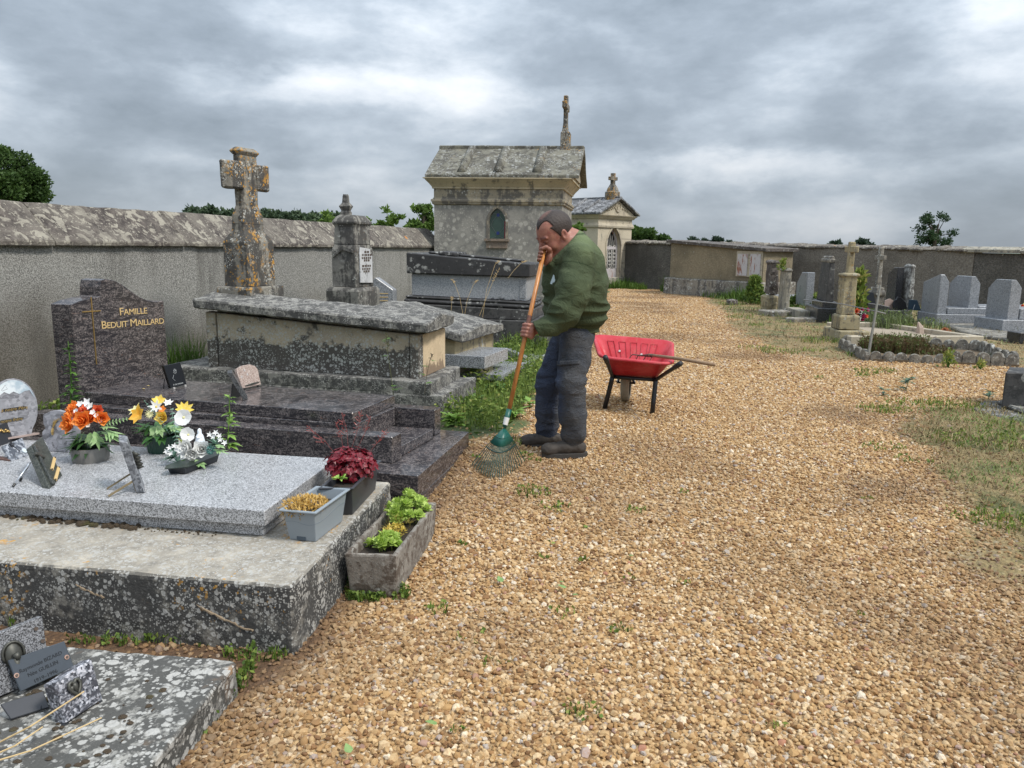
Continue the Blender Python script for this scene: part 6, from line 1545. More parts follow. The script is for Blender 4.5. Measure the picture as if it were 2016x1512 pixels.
def headf(P):
    s = HSc; A = AXH
    d = ell(P, hl2w(-.012, 0, .030), A, (.102*s, .079*s, .092*s))
    d = smin(d, ell(P, hl2w(.026, 0, -.020), A, (.070*s, .064*s, .080*s)), .03)
    for y in (-1, 1):
        d = smin(d, cap(P, hl2w(-.012, .052*y, -.062), hl2w(.052, .022*y, -.108), .026*s, .024*s), .028)
        d = smin(d, ell(P, hl2w(.058, .036*y, -.040), A, (.026*s, .026*s, .026*s)), .02)
    d = smin(d, cap(P, hl2w(.010, 0, -.100), hl2w(.052, 0, -.112), .036*s, .024*s), .025)
    d = smin(d, ell(P, hl2w(.076, 0, -.106), A, (.020*s, .022*s, .018*s)), .014)
    for y in (-1, 1):
        d = smax(d, -ell(P, hl2w(.098, .031*y, -.004), A, (.020*s, .021*s, .013*s)), .012)
        d = smin(d, ell(P, hl2w(.077, .031*y, -.004), A, (.0125*s, .0145*s, .0125*s)), .003)
        d = smin(d, cap(P, hl2w(.089, .015*y, .016), hl2w(.080, .046*y, .016), .0085*s, .0075*s), .010)
        d = smin(d, cap(P, hl2w(.0905, .020*y, -.001), hl2w(.084, .043*y, -.006), .0035*s, .003*s), .003)
        d = smin(d, ell(P, hl2w(.097, .013*y, -.040), A, (.011*s, .009*s, .009*s)), .006)
    d = smin(d, cap(P, hl2w(.088, 0, .008), hl2w(.112, 0, -.034), .0085*s, .0125*s), .010)
    d = smin(d, cap(P, hl2w(.093, -.012, -.064), hl2w(.093, .012, -.064), .0065*s, .0065*s), .008)
    d = smin(d, cap(P, hl2w(.089, -.014, -.078), hl2w(.089, .014, -.078), .008*s, .008*s), .006)
    d = smax(d, -cap(P, hl2w(.102, -.024, -.0705), hl2w(.102, .024, -.0705), .0042*s, .0042*s), .004)
    for y in (-1, 1):
        d = smax(d, -cap(P, hl2w(.094, .026*y, -.040), hl2w(.084, .036*y, -.076), .0035*s, .003*s), .008)
        e = ell(P, hl2w(-.014, .080*y, -.010), A, (.019*s, .010*s, .034*s)); e = smax(e, -ell(P, hl2w(-.008, .090*y, -.006), A, (.011*s, .008*s, .022*s)), .004)
        d = smin(d, e, .006)
    return d
NK0, NK1 = hl2w(-.030, 0, -.060), q(1124, 480, 5.10)
def bodyf(P):
    d = headf(P)
    d = smin(d, cap(P, NK0, NK1, .066*HSc, .078), .03)
    d = smin(d, cap(P, q(1124, 484, 5.10), q(1134, 650, 5.10), .11, .12), .04)
    d = smin(d, chain(P, [sh_n, el_n, wr_n], [.055, .045, .030]), .02); d = smin(d, chain(P, [sh_f, el_f, wr_f], [.055, .045, .030]), .02)
    for L in (LEGN, LEGF): d = smin(d, chain(P, L, [.085, .06, .05]), .03)
    g1 = grip(P, G1, RKd, Vector((.62, .70, .1)), -1, 1.06); g2 = grip(P, G2, RKd, Vector((.85, -.42, .15)), 1, 1.06)
    d = smin(d, g1, .012); return smin(d, g2, .012)
LEGN = [q(1136, 662, 5.02), q(1124, 755, 4.97), q(1130, 862, 5.03)]
LEGF = [q(1118, 662, 5.20), q(1079, 757, 5.20), q(1078, 855, 5.26)]
def skin():
    n = NT('skin'); a = n.noise(26, 5, .6); b = n.noise(160, 3, .6)
    c = n.mix(n.mr(a, .35, .68), (.36, .165, .115), (.27, .10, .075)); c = n.mix(n.mr(b, .55, .8, 0, .35), c, (.20, .08, .06))
    c = n.mix(n.attr('tan').outputs['Fac'], c, n.mix(a, (.20, .085, .05), (.15, .06, .035)))
    c = n.mix(n.attr('crease').outputs['Fac'], c, (.10, .035, .028))
    return n.out(c, .48, n.bump(b, .25, .003), 0, .4, sub=.08)
def bodyattr(V):
    P = v3(G1); P2 = v3(G2); t = np.clip(1.2-np.linalg.norm(V-P, axis=1)/.12, 0, 1)*.8; t2 = np.clip(1.2-np.linalg.norm(V-P2, axis=1)/.12, 0, 1)*.15
    cr = np.zeros(len(V))
    for y in (-1, 1):
        cr = np.maximum(cr, np.exp(-(np.linalg.norm(V-v3(hl2w(.090, .031*y, -.010)), axis=1)/.013)**2)*1.0)
        cr = np.maximum(cr, np.exp(-(cap(V, hl2w(.096, .014*y, .022), hl2w(.086, .048*y, .022), 0, 0)/.007)**2)*.9)
    cr = np.maximum(cr, np.exp(-(cap(V, hl2w(.098, -.022, -.0705), hl2w(.098, .022, -.0705), 0, 0)/.004)**2)*.9)
    cr = np.maximum(cr, np.exp(-(np.linalg.norm(V-v3(hl2w(-.006, .088, -.006)), axis=1)/.010)**2)*.6)
    return {'tan': np.maximum(t, t2), 'crease': cr}
nets(bodyf, (q(1020, 700, 4.7).x, 4.66, .12), (q(1200, 700, 5.2).x, 5.42, 1.76), .005, 'body', skin(), mroot, amp=.015, attrs=bodyattr)
# hair: receding, cut short round the sides and the back
def hairf(P):
    s = HSc; Q = (P-v3(HC))@np.array([v3(x) for x in AXH]).T/s; x, y, z = Q.T
    d = ell(P, hl2w(-.014, 0, .030), AXH, (.1075*s, .0845*s, .0965*s))+vn(P, 160, 3)*.0015
    inner = ell(P, hl2w(-.012, 0, .030), AXH, (.098*s, .075*s, .088*s)); d = np.maximum(d, -inner)
    line = .052+.036*np.cos(np.clip(y/.05, -1, 1)*3.14159)*.5       # hairline: temples recede, a tuft in front
    front = x-np.where(z > .060, line+.014-.30*np.abs(y), .014+.52*(z-.0)); d = np.maximum(d, front*s*.8)
    nape = (-.045-.0*x)-z; d = np.maximum(d, np.where(x > -.02, (-.012-z), nape)*s*.8)
    return d
def hairm():
    n = NT('short_hair'); a = n.noise(420, 3, .7, v=n.mp((1, 1, .35))); t = n.attr('thin').outputs['Fac']
    c = n.mix(a, (.012, .008, .006), (.048, .030, .023)); m = n.mr(n.math('ADD', n.noise(300, 2, .6), t), .85, 1.15)
    return n.out(n.mix(n.math('MULTIPLY', m, .5), c, (.24, .11, .08)), .6, n.bump(a, .6, .004))
def hairattr(V):
    Q = (V-v3(HC))@np.array([v3(x) for x in AXH]).T/HSc; return {'thin': np.clip(1-np.linalg.norm((Q-np.array((.012, 0, .125)))/np.array((.085, .05, .05)), axis=1), 0, 1)*1.1}
nets(hairf, HC-Vector((.17,)*3), HC+Vector((.17,)*3), .004, 'hair', hairm(), mroot, attrs=hairattr)
# sweatshirt
TOR = [(q(1133, 641, 5.11), .150), (q(1135, 612, 5.11), .190), (q(1133, 560, 5.10), .196), (q(1130, 515, 5.10), .172), (q(1126, 489, 5.11), .105), (q(1125, 477, 5.11), .078)]
def latP(P, s, c=None): c = v3(c if c is not None else TOR[2][0]); L = v3(LAT); return P-((P-c)@L)[:, None]*L*(1-1/s)
def ridge(P, sc, seed=0): return 1-np.abs(vn(P*np.array(sc, 'f'), 1, seed))*2
def swf(P, folds=True):
    Pl = latP(P, 1.16); d = chain(Pl, [t[0] for t in TOR], [t[1] for t in TOR], .05)
    d = smin(d, chain(P, [q(1138, 500, 5.0), sh_n, q(1128, 570, 4.83), q(1112, 612, 4.80)], [.07, .098, .098, .088], .04), .016)
    a2 = chain(P, [q(1112, 612, 4.80), el_n, q(1080, 644, 4.80), q(1054, 652, 4.795), wr_n+Vector((.004, 0, 0))], [.088, .080, .066, .050, .041], .03); d = smin(d, a2, .022)
    d = smin(d, chain(P, [q(1112, 500, 5.2), sh_f, el_f, wr_f+Vector((.01, .02, -.01))], [.07, .085, .07, .045], .03), .03)
    # hem: pinched ribbing, and the cloth blousing over it
    z = P[:, 2]; zh = TOR[0][0].z
    d = d+.016*np.exp(-((z-(zh-.005))/.022)**2)*(P[:, 0] > el_n.x+.03)
    if folds:
        amp = .011*np.exp(-((z-(zh+.13))/.10)**2)+.004
        f = ridge(P, (4.5, 4.5, 19), 4)*amp; 
        r = P-v3(sh_n); dg = r[:, 0]*.55+r[:, 2]*.84; f = f+.007*np.exp(-(np.linalg.norm(P-v3(q(1098, 560, 4.9)), axis=1)/.16)**2)*np.sin(dg*75+3*vn(P, 9, 3))
        f = f+.006*np.exp(-(np.linalg.norm(P-v3(q(1160, 560, 4.95)), axis=1)/.14)**2)*np.sin((r[:, 0]*.9-r[:, 2]*.35)*62+3*vn(P, 8, 9))
        ee = v3(el_n); r2 = np.linalg.norm(P-ee, axis=1); f = f+.008*np.exp(-(r2/.10)**2)*ridge(P, (20, 9, 14), 8)
        f = f+.003*fbm(P, 14, 2, 2)+.005*ridge(P, (9, 9, 3.5), 14)
        d = d-f
    ck = -chain(P, [NK0, NK1], [.074*HSc, .086], .02); d = np.maximum(d, np.where(z > TOR[4][0].z-.02, ck, -1))
    nA = v3(q(1137, 456, 5.05)); d = smax(d, (P-nA)@np.array((-.72, -.10, .69), 'f')/1.005, .008)
    d = np.maximum(d, (zh-.035)-z)
    wd_ = v3((wr_n-el_n).normalized()); d = np.maximum(d, np.where(P[:, 0] < el_n.x, (P-v3(wr_n-Vector(wd_.tolist())*.018))@wd_, -1)) if True else d
    return d
def sweat():
    n = NT('faded_green_sweatshirt'); a = n.noise(5, 5, .6); b = n.noise(420, 2, .6); w = n.noise(11, 4, .6, v=n.mp((1, 1, .5)))
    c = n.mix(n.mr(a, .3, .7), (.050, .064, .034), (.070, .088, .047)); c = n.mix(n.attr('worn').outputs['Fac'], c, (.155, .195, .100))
    c = n.mix(n.mr(w, .60, .75, 0, .5), c, (.125, .15, .082)); c = n.mix(n.mr(b, .3, .8, 0, .25), c, (.03, .05, .02))
    c = n.mix(n.attr('seam').outputs['Fac'], c, (.018, .032, .014))
    w2 = n.noise(8, 5, .6, v=n.mp((1, 1, 1.3)), dist=1.8); return n.out(c, .92, n.bump(b, .3, .002, n.bump(n.math('ABSOLUTE', n.math('SUBTRACT', w2, .5)), .7, .035)), 0, .2)
def swattr(V):
    z = V[:, 2]; sh = np.linalg.norm(V-v3(sh_n), axis=1)
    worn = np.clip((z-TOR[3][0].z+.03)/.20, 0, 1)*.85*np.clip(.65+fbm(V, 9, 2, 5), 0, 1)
    ax = v3((el_n-sh_n).normalized()); t = (V-v3(sh_n))@ax
    s = np.exp(-((t-.055+.05*(V[:, 0]-sh_n.x))/.0038)**2)*(sh < .16)*(V[:, 1] < sh_n.y+.02)
    nk = np.exp(-((chain(V, [NK0, NK1], [.074*HSc, .086], .02)-.026)/.003)**2)*(z > TOR[4][0].z-.03)
    hem = np.exp(-((z-(TOR[0][0].z+.018))/.004)**2)*(V[:, 0] > el_n.x+.03)
    return {'worn': worn, 'seam': np.clip(np.maximum(np.maximum(s, nk), hem)*.85, 0, 1)}
swo = nets(swf, (q(1035, 600, 4.7).x, 4.66, TOR[0][0].z-.05), (q(1215, 600, 5.2).x, 5.45, q(1120, 452, 5.1).z), .0065, 'sweatshirt', sweat(), mroot, amp=.03, attrs=swattr)
lo_ = q(1089, 550, 4.90)
# small white print on the chest: find the cloth in front of the place
d0 = Vector(ray(1090, 551)).normalized(); o0 = Vector((0, 0, EYE)); ts = np.linspace(4.5, 5.5, 900); Pr = np.array([v3(o0+d0*t) for t in ts]); dd = swf(Pr); k = int(np.argmax(dd < 0)); hitp = Vector(Pr[k].tolist())
m = MB(); N0 = (-d0+Vector((-.5, 0, .1))).normalized(); X0 = N0.cross(Vector((.35, 0, 1))).normalized(); Y0_v = X0.cross(N0)
m.prism([hitp+N0*.004+X0*x+Y0_v*y for x, y in ((-.013, -.03), (.013, -.03), (.013, .03), (-.013, .03))], -N0*.006); m.build('chest_print', plain('pale_print', (.50, .62, .66), .7), swo)
# trousers
def trf(P):
    Pl = latP(P, 1.12, q(1133, 660, 5.11)); d = cap(Pl, q(1131, 640, 5.11), q(1133, 658, 5.12), .126, .124)
    zk = LEGN[1].z
    def leg(L, r, sd):
        e = chain(P, [L[0], L[0].lerp(L[1], .5), L[1], L[1].lerp(L[2], .5), L[2]], r, .03)
        z = P[:, 2]; e = e+.016*np.exp(-((z-(L[2].z-.035))/.028)**2)
        f = .011*ridge(P+.04*np.stack([vn(P, 6, 2)]*3, 1), (6, 6, 22), sd)*np.exp(-((z-zk)/.10)**2)+.010*ridge(P, (6, 6, 20), sd+3)*np.exp(-((z-(L[2].z+.05))/.09)**2)+.005*ridge(P, (12, 12, 4), sd+6)+.0055*ridge(P+np.stack([P[:, 2]]*3, 1)*.4, (8, 8, 13), sd+9)
        return np.maximum(e-f, (L[2].z-.055)-z)
    n_ = leg(LEGN, [.106, .096, .086, .086, .080], 21); f_ = leg(LEGF, [.102, .088, .078, .078, .072], 41)
    d = smin(d, n_, .035); d = smin(d, f_, .03)
    return np.maximum(d, P[:, 2]-q(1133, 640, 5.1).z)
def trous():
    n = NT('work_trousers'); a = n.noise(6, 5, .6); b = n.noise(500, 2, .6); c = n.mix(n.mr(a, .35, .65), (.060, .068, .084), (.092, .095, .102))
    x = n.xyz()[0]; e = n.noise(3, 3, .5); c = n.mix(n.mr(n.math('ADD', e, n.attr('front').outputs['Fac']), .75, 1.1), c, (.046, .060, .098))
    c = n.mix(n.mr(n.noise(14, 5, .65), .60, .78, 0, .45), c, (.16, .155, .15)); c = n.mix(n.mr(b, .35, .7, 0, .3), c, (.02, .022, .028))
    w2 = n.noise(13, 5, .6, v=n.mp((1, 1, 1.7)), dist=2.2); return n.out(c, .88, n.bump(b, .4, .002, n.bump(n.math('ABSOLUTE', n.math('SUBTRACT', w2, .5)), .9, .035)), 0, .25)
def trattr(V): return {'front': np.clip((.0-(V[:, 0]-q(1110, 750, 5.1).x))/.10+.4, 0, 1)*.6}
tro = nets(trf, (q(1040, 700, 5).x, 4.80, .12), (q(1190, 700, 5.2).x, 5.42, q(1133, 636, 5.1).z), .0065, 'trousers', trous(), mroot, amp=.03, attrs=trattr)
def onleg(u, v):
    d0 = Vector(ray(u, v)).normalized(); ts = np.linspace(4.4, 5.5, 1100); Pr = np.array([v3(o0+d0*t) for t in ts]); dd = trf(Pr); return Vector(Pr[int(np.argmax(dd < 0))].tolist())
m = MB(); A_, B_, C_, D_ = onleg(1096, 712), onleg(1141, 709), onleg(1141, 716), onleg(1096, 721)
def cloth_patch(m, c4, off=.005, nu=7, nv=3):
    base = len(m.v)
    for j in range(nv+1):
        for i in range(nu+1):
            u = (c4[0][0]*(1-i/nu)+c4[1][0]*i/nu)*(1-j/nv)+(c4[3][0]*(1-i/nu)+c4[2][0]*i/nu)*j/nv
            v = (c4[0][1]*(1-i/nu)+c4[1][1]*i/nu)*(1-j/nv)+(c4[3][1]*(1-i/nu)+c4[2][1]*i/nu)*j/nv
            p = onleg(u, v); dd_ = (Vector((0, 0, EYE))-p).normalized(); m.v.append(tuple(p+dd_*off))
    for j in range(nv):
        for i in range(nu): k = base+j*(nu+1)+i; m.f.append((k, k+1, k+nu+2, k+nu+1))
cloth_patch(m, ((1097, 711), (1142, 708), (1142, 716), (1097, 721))); o = m.build('pocket_flap', bpy.data.materials['work_trousers'], tro, smooth=True)
md = o.modifiers.new('thick', 'SOLIDIFY'); md.thickness = .004
# boots
bm_ = plain('worn_brown_boot', (.042, .034, .028), .75, var=.5, scale=22, bump=.6); sm_ = plain('boot_sole', (.040, .036, .032), .8, var=.3)
for hx, tx, Y_, lift, L in (((1142, 884), (1084, 889), 5.02, .1, LEGN), ((1096, 868), (1042, 874), 5.25, .1, LEGF)):
    hq = DY(hx[0], hx[1], Y_); tq = DY(tx[0], tx[1], Y_-.03); g = .105; hq.z = g+.045; tq.z = g+.042; an = L[2].copy(); an.z -= .02
    ax = (tq-hq).normalized(); sd = ax.cross(Zv).normalized(); mid = hq.lerp(tq, .5)
    def bf(P, hq=hq, tq=tq, an=an, sd=sd, ax=ax, mid=mid):
        d = chain(P, [hq+Zv*.004, mid+Zv*.012, tq+Zv*.002], [.042, .043, .044], .03)
        d = smin(d, cap(P, hq.lerp(tq, .16)+Zv*.02, an, .044, .050), .03)
        d = smin(d, ell(P, tq+ax*.012-Zv*.0, (ax, sd, Zv), (.055, .050, .042)), .02)
        d = smax(d, (g+.018)-P[:, 2], .006); d = d-.003*ridge(P, (30, 30, 30), 3)*(P[:, 2] > .16)-.002*vn(P, 60, 1)
        return np.maximum(d, P[:, 2]-(an.z+.03))
    bt = nets(bf, (min(hq.x, tq.x)-.10, Y_-.16, g-.01), (max(hq.x, tq.x)+.10, Y_+.12, an.z+.05), .006, 'boot', bm_, mroot)
    m = MB(); pts = []
    for k in range(28):
        t = 2*math.pi*k/28; x = math.cos(t); L2_ = (tq-hq).length/2+.056; wv = .050+.006*x; p = mid+ax*(L2_*(abs(x)**.8)*(1 if x > 0 else -1)+.004)+sd*wv*(abs(math.sin(t))**.75)*(1 if math.sin(t) > 0 else -1); pts.append(Vector((p.x, p.y, g-.012)))
    m.prism(pts, Zv*.036); m.build('sole', sm_, bt, bevel=.005, seg=2)
    m = MB()
    for i in range(4):
        c = hq.lerp(tq, .42+.09*i)+Zv*(.060-.008*i); m.tube([c-sd*.026-Zv*.012, c+Zv*.004, c+sd*.026-Zv*.012], .0028, 5)
    m.build('laces', plain('boot_lace', (.03, .026, .022), .8), bt)['kind'] = 'stuff'

# ------------------------------------------------------------------ leaf rake
wood = NT('varnished_handle'); f = wood.noise(9, 5, .6, v=wood.mp((8, 8, 1))); wood = wood.out(wood.mix(wood.mr(f, .35, .7), (.50, .215, .060), (.36, .135, .035)), .38)
rk = thing('rake', 'green fan leaf rake with long orange wooden handle held by the man', 'rake', RK1)
MB().tube([RK0-RKd*.015, RK0.lerp(RK1, .5), RK1], .0142, 12).build('handle', wood, rk, smooth=True)
s0 = RK0+RKd*((622-494)/318*(RK1-RK0).length); s1 = RK0+RKd*((641-494)/318*(RK1-RK0).length)
MB().tube([s0, s1], .0147, 12, cap=False).build('sticker', plain('brown_sticker', (.16, .07, .05), .5, var=.6, scale=60), rk, smooth=True)
gp_ = plain('green_plastic', (.008, .085, .065), .4, var=.1)
AP = q(993, 842, 4.68); AP2 = RK1-RKd*.02
MB().tube([AP2, AP2.lerp(AP, .6), AP], [.0175, .0165, .012], 10).build('socket', gp_, rk, smooth=True)
MB().tube([AP2.lerp(AP, .45), AP2.lerp(AP, .85)], [.0176, .0155], 10, cap=False).build('label', plain('white_label', (.62, .62, .60), .6), rk, smooth=True)
EN = []
for i in range(24):
    t = i/23; u = 929+103*t; v = 906+30*math.sin(math.pi*(t*.86+.12))**.8; p = W(u, v, .115); p.z = gzf(p.x, p.y)+.012; EN.append(p)
def tine(i, s):
    p = AP.lerp(EN[i], s); p.z += .008*math.sin(math.pi*s); return p
m = MB(); v = []
for s in (0.02, .24, .44):
    for i in range(0, 24): v.append(tine(i, s)+Vector((0, 0, .002)))
fcs = [(r*24+i, r*24+i+1, (r+1)*24+i+1, (r+1)*24+i) for r in (0, 1) for i in range(23)]
m.add(v, fcs); o = m.build('fan_plate', gp_, rk, smooth=True); md = o.modifiers.new('t', 'SOLIDIFY'); md.thickness = .003
for s, r in ((.26, .0035), (.56, .0045)):
    MB().tube([tine(i, s)+Vector((0, -.004, .004)) for i in range(0, 24, 1)], r, 6).build('cross_brace', gp_ if s < .5 else plain('dark_green_brace', (.006, .035, .03), .4), rk, smooth=True)
tm2 = plain('tine_steel', (.030, .085, .070), .45, .1, var=.3)
for i in range(24):
    MB().tube([tine(i, s) for s in (.30, .45, .6, .75, .9, .98)]+[EN[i]+Vector((0, 0, -.012))], .0027, 5).build('tine', tm2, rk)

# ------------------------------------------------------------------ wheelbarrow
wb_ = thing('wheelbarrow', 'red plastic wheelbarrow with black tubular frame standing on the gravel', 'wheelbarrow', W(1240, 805, .1))
rim = [DY(1184, 702, 6.42), DY(1322, 716, 6.30), DY(1322, 672, 6.98), DY(1170, 659, 7.12)]
zb0 = DY(1206, 741, 6.62).z; bot = [DY(1208, 741, 6.62), DY(1291, 747, 6.53), None, None]
for k_i, (c, s) in ((2, (1, 1)), (3, (0, 1))):
    dv = (rim[k_i]-rim[3-k_i])*.42; bot[k_i] = Vector((bot[3-k_i].x+dv.x, bot[3-k_i].y+dv.y, zb0-.02))
bot[1].z = bot[0].z = zb0
def rring(C, rr, n=6):
    out = []
    for i in range(4):
        a, b, c = C[i-1], C[i], C[(i+1) % 4]; u = (a-b).normalized(); w = (c-b).normalized(); 
        P0_, P1_ = b+u*rr, b+w*rr
        for k in range(n+1):
            t = k/n; out.append(P0_*(1-t)**2+b*2*t*(1-t)+P1_*t*t)
    return out
redm = NT('faded_red_plastic'); f = redm.noise(7, 5, .6); zc_ = redm.nz(); e_ = redm.noise(19, 6, .72); redm = redm.out(redm.mix(redm.mr(e_, .54, .72, 0, .42), redm.mix(redm.mr(f, .35, .7), (.42, .018, .028), (.50, .048, .064)), (.36, .20, .15)), redm.mr(e_, .4, .7, .38, .75), None, 0, .4)
lv = [rring(bot, .03), rring([bot[i].lerp(rim[i], .5)+Vector((0, 0, -.005)) for i in range(4)], .07), rring(rim, .12)]
m = MB(); n_ = len(lv[0]); cen = sum(rim, Vector())/4
lip = [p+(p-cen).normalized()*.022 for p in lv[2]]; lip2 = [p+Vector((0, 0, -.016)) for p in lip]
for r_ in lv+[lip, lip2]: m.v += [tuple(p) for p in r_]
for i in range(4):
    for k in range(n_): j = (k+1) % n_; m.f.append((i*n_+k, i*n_+j, (i+1)*n_+j, (i+1)*n_+k))
m.f.append(tuple(reversed(range(n_)))); tray = m.build('tray', redm, wb_, smooth=True); md = tray.modifiers.new('t', 'SOLIDIFY'); md.thickness = .006
# ribs on the inner front wall and bolts
def wallp(s, t, off=.010): 
    a = bot[3].lerp(bot[2], s).lerp(rim[3].lerp(rim[2], s), t); nrm = (bot[2]-bot[3]).cross(rim[3]-bot[3]).normalized(); nrm = nrm if nrm.y < 0 else -nrm; return a+nrm*off
for s in (.20, .36, .52, .67, .80):
    m = MB(); pth = [wallp(s-.045, .45), wallp(s-.045, .86), wallp(s+.045, .86), wallp(s+.045, .45)]; m.tube(pth, .0028, 5); m.build('rib', redm, tray)
for s, t in ((.30, .60), (.64, .55)):
    m = MB(); c = wallp(s, t, .006); nn = (wallp(s, t, .02)-c).normalized(); m.tube([c, c+nn*.008], .010, 8); m.build('bolt', plain('zinc_bolt', (.55, .55, .52), .4, .5), tray)
bk_ = plain('black_tube', (.010, .011, .014), .3, var=.1)
FL_, FR_ = W(1190, 803, .1), W(1284, 812, .1); HL, HR = DY(1192, 704, 6.12), DY(1339, 716, 6.02); KL, KR = DY(1206, 742, 6.60), DY(1291, 748, 6.50)
for H_, K_, F_ in ((HL, KL, FL_), (HR, KR, FR_)):
    fwp = Vector((1.06, 7.2, .30))
    F2 = F_.copy(); F2.z = .085
    MB().tube([H_, H_.lerp(K_, .5), K_, K_.lerp(fwp, .5), fwp+Vector(((K_.x-fwp.x)*.12, 0, 0))], .017, 8).build('frame_tube', bk_, wb_, smooth=True)
    MB().tube([K_+Vector((0, 0, .02)), K_.lerp(F2, .12)+Vector((.0, 0, 0)), K_.lerp(F2, .6), F2], .021, 8).build('leg', bk_, wb_, smooth=True)
    MB().tube([H_-(K_-H_).normalized()*.01, H_+(K_-H_).normalized()*.11], .0215, 10).build('grip', plain('black_grip', (.016, .016, .018), .6), wb_, smooth=True)
MB().tube([KL, KR], .016, 8).build('crossbar', bk_, wb_, smooth=True)
wc = W(1232, 789, .1); wc = Vector((wc.x, wc.y+.02, .1+.165)); ax = Vector((.95, -.22, 0)).normalized(); R0_ = .165
m = MB(); N_ = 28
prof = [(-.035, .125), (-.040, .145), (-.030, .163), (0, .168), (.030, .163), (.040, .145), (.035, .125)]; fwd = Zv.cross(ax)
for k in range(N_):
    t = 2*math.pi*k/N_; 
    for o_, r_ in prof: m.v.append(tuple(wc+ax*o_+(Zv*math.cos(t)+fwd*math.sin(t))*r_*(1+(.012 if k % 2 and abs(o_) < .036 else 0))))
for k in range(N_):
    for i in range(len(prof)-1): a = k*7+i; b = ((k+1) % N_)*7+i; m.f.append((a, a+1, b+1, b))
whl = m.build('wheel', plain('dusty_tyre', (.33, .29, .22), .8, var=.25, scale=30), wb_, smooth=True)
m = MB(); m.tube([wc-ax*.02, wc+ax*.02], .128, 20); m.build('rim', plain('dusty_rim', (.30, .28, .24), .6), whl)
m = MB(); m.tube([wc-ax*.085, wc+ax*.085], .010, 8); m.build('axle', bk_, whl)
for s in (-1, 1): MB().tube([wc+ax*.075*s, Vector((1.06+.05*s, 7.12, .32))], .012, 6).build('fork_bracket', bk_, wb_)
# fork lying in the tray
fk = thing('garden_fork', 'four tined fork with weathered grey wooden handle lying in the wheelbarrow', 'fork', DY(1290, 706, 6.5))
E0, E1_ = DY(1407, 718, 6.02), DY(1278, 699, 6.52)
gw_ = NT('weathered_wood'); f = gw_.noise(10, 5, .6, v=gw_.mp((1, 6, 6))); gw_ = gw_.out(gw_.mix(gw_.mr(f, .35, .7), (.30, .20, .12), (.19, .125, .078)), .75)
MB().tube([E0, E0.lerp(E1_, .5)+Vector((0, 0, .006)), E1_], [.016, .015, .013], 10).build('handle', gw_, fk, smooth=True)
hub = DY(1264, 700, 6.62); MB().tube([E1_+(E0-E1_)*.06, E1_, hub], [.016, .012, .008], 8).build('ferrule', M['iron'], fk, smooth=True)
for (u, v), (u2, v2), dy in (((1245, 699), (1238, 707), 0), ((1256, 701), (1252, 708), -.02), ((1272, 702), (1266, 710), -.04), ((1284, 704), (1278, 712), -.05)):
    MB().tube([hub, DY(u, v-1, 6.68+dy), DY(u2+3, v2-5, 6.69+dy), DY(u2, v2, 6.66+dy)], [.006, .005, .004, .0025], 6).build('tine', M['iron'], fk, smooth=True)
# ------------------------------------------------------------------ gravel stones
def zfull(x, y): return gz(x, y)+fbm(np.stack([x, y, x*0], 1), 3, 3, 4)*.008-.012
rng = np.random.default_rng(7)
stcol = bpy.data.collections.new('gravel_stones')
def stonemat():
    n = NT('gravel_stone'); r = n.attr('rnd', 'INSTANCER').outputs['Fac']; d = n.attr('dirt', 'INSTANCER').outputs['Fac']
    pal = [(0, (.10, .050, .022)), (.14, (.24, .125, .048)), (.34, (.40, .245, .10)), (.55, (.52, .355, .175)), (.74, (.62, .47, .28)), (.88, (.76, .66, .50)), (.955, (.36, .34, .32)), (1, (.36, .15, .09))]
    c = n.ramp(r, pal); f = n.noise(120, 3, .6); c = n.mix(n.mr(f, .3, .75, 0, .5), c, (.30, .155, .065))
    c = n.mix(d, c, n.mix(f, (.10, .058, .030), (.20, .12, .065)))
    return n.out(c, .78, n.bump(f, .3, .002), 0, .35)
smt = stonemat(); random.seed(5)
for k in range(7):
    bm = bmesh.new(); bmesh.ops.create_icosphere(bm, subdivisions=1 if k < 6 else 2, radius=1)
    off = Vector((k*7.3, 1, 2)); sx, sy, sz = 1, random.uniform(.62, .95), random.uniform(.42, .66)
    for v in bm.verts:
        p = v.co.copy(); q_ = 1+.42*mnoise.noise(p*1.1+off)+.10*mnoise.noise(p*3+off); v.co = Vector((p.x*q_*sx, p.y*q_*sy, p.z*q_*sz))
    for i in range(3):
        nn = Vector((random.uniform(-1, 1), random.uniform(-1, 1), random.uniform(-.3, 1))).normalized(); 
        for v in bm.verts:
            e = v.co.dot(nn)-.55
            if e > 0: v.co -= nn*e*1.0
    me = bpy.data.meshes.new('stone'); bm.to_mesh(me); bm.free(); me.materials.append(smt)
    if k >= 6: me.polygons.foreach_set('use_smooth', [True]*len(me.polygons))
    o = bpy.data.objects.new('stone', me); stcol.objects.link(o)
def grid_pts(x0, x1, y0, y1, s):
    gx = np.arange(x0, x1, s); gy = np.arange(y0, y1, s*.866); X, Y = np.meshgrid(gx, gy); X[::2] += s/2
    X = X.ravel()+rng.uniform(-.5, .5, X.size)*s*.9; Y = Y.ravel()+rng.uniform(-.5, .5, Y.size)*s*.9
    k = (np.abs(X) < .78*Y+1.0); return X[k], Y[k]
def excl(X, Y):
    bad = np.zeros(len(X), bool)
    for P_ in ([(oB.x, oB.y)]+[tuple((FBq(b, a, 0))[:2]) for b, a in ((0, 1.27), (-2.6, 1.27), (-2.6, 0))], [tuple(FC_(b, a, 0)[:2]) for b, a in ((-.01, .02), (-.01, DC-.02), (-3, DC-.02), (-3, .02))],
               [(p.x, p.y) for p in (W(464, 1303, 0.05), W(150, 1650, .05), W(-420, 1900, 0.05), W(-420, 1240, 0.05), W(132, 1276, 0.05))]):
        bad |= sdpoly(X, Y, P_) < -.012
    return bad
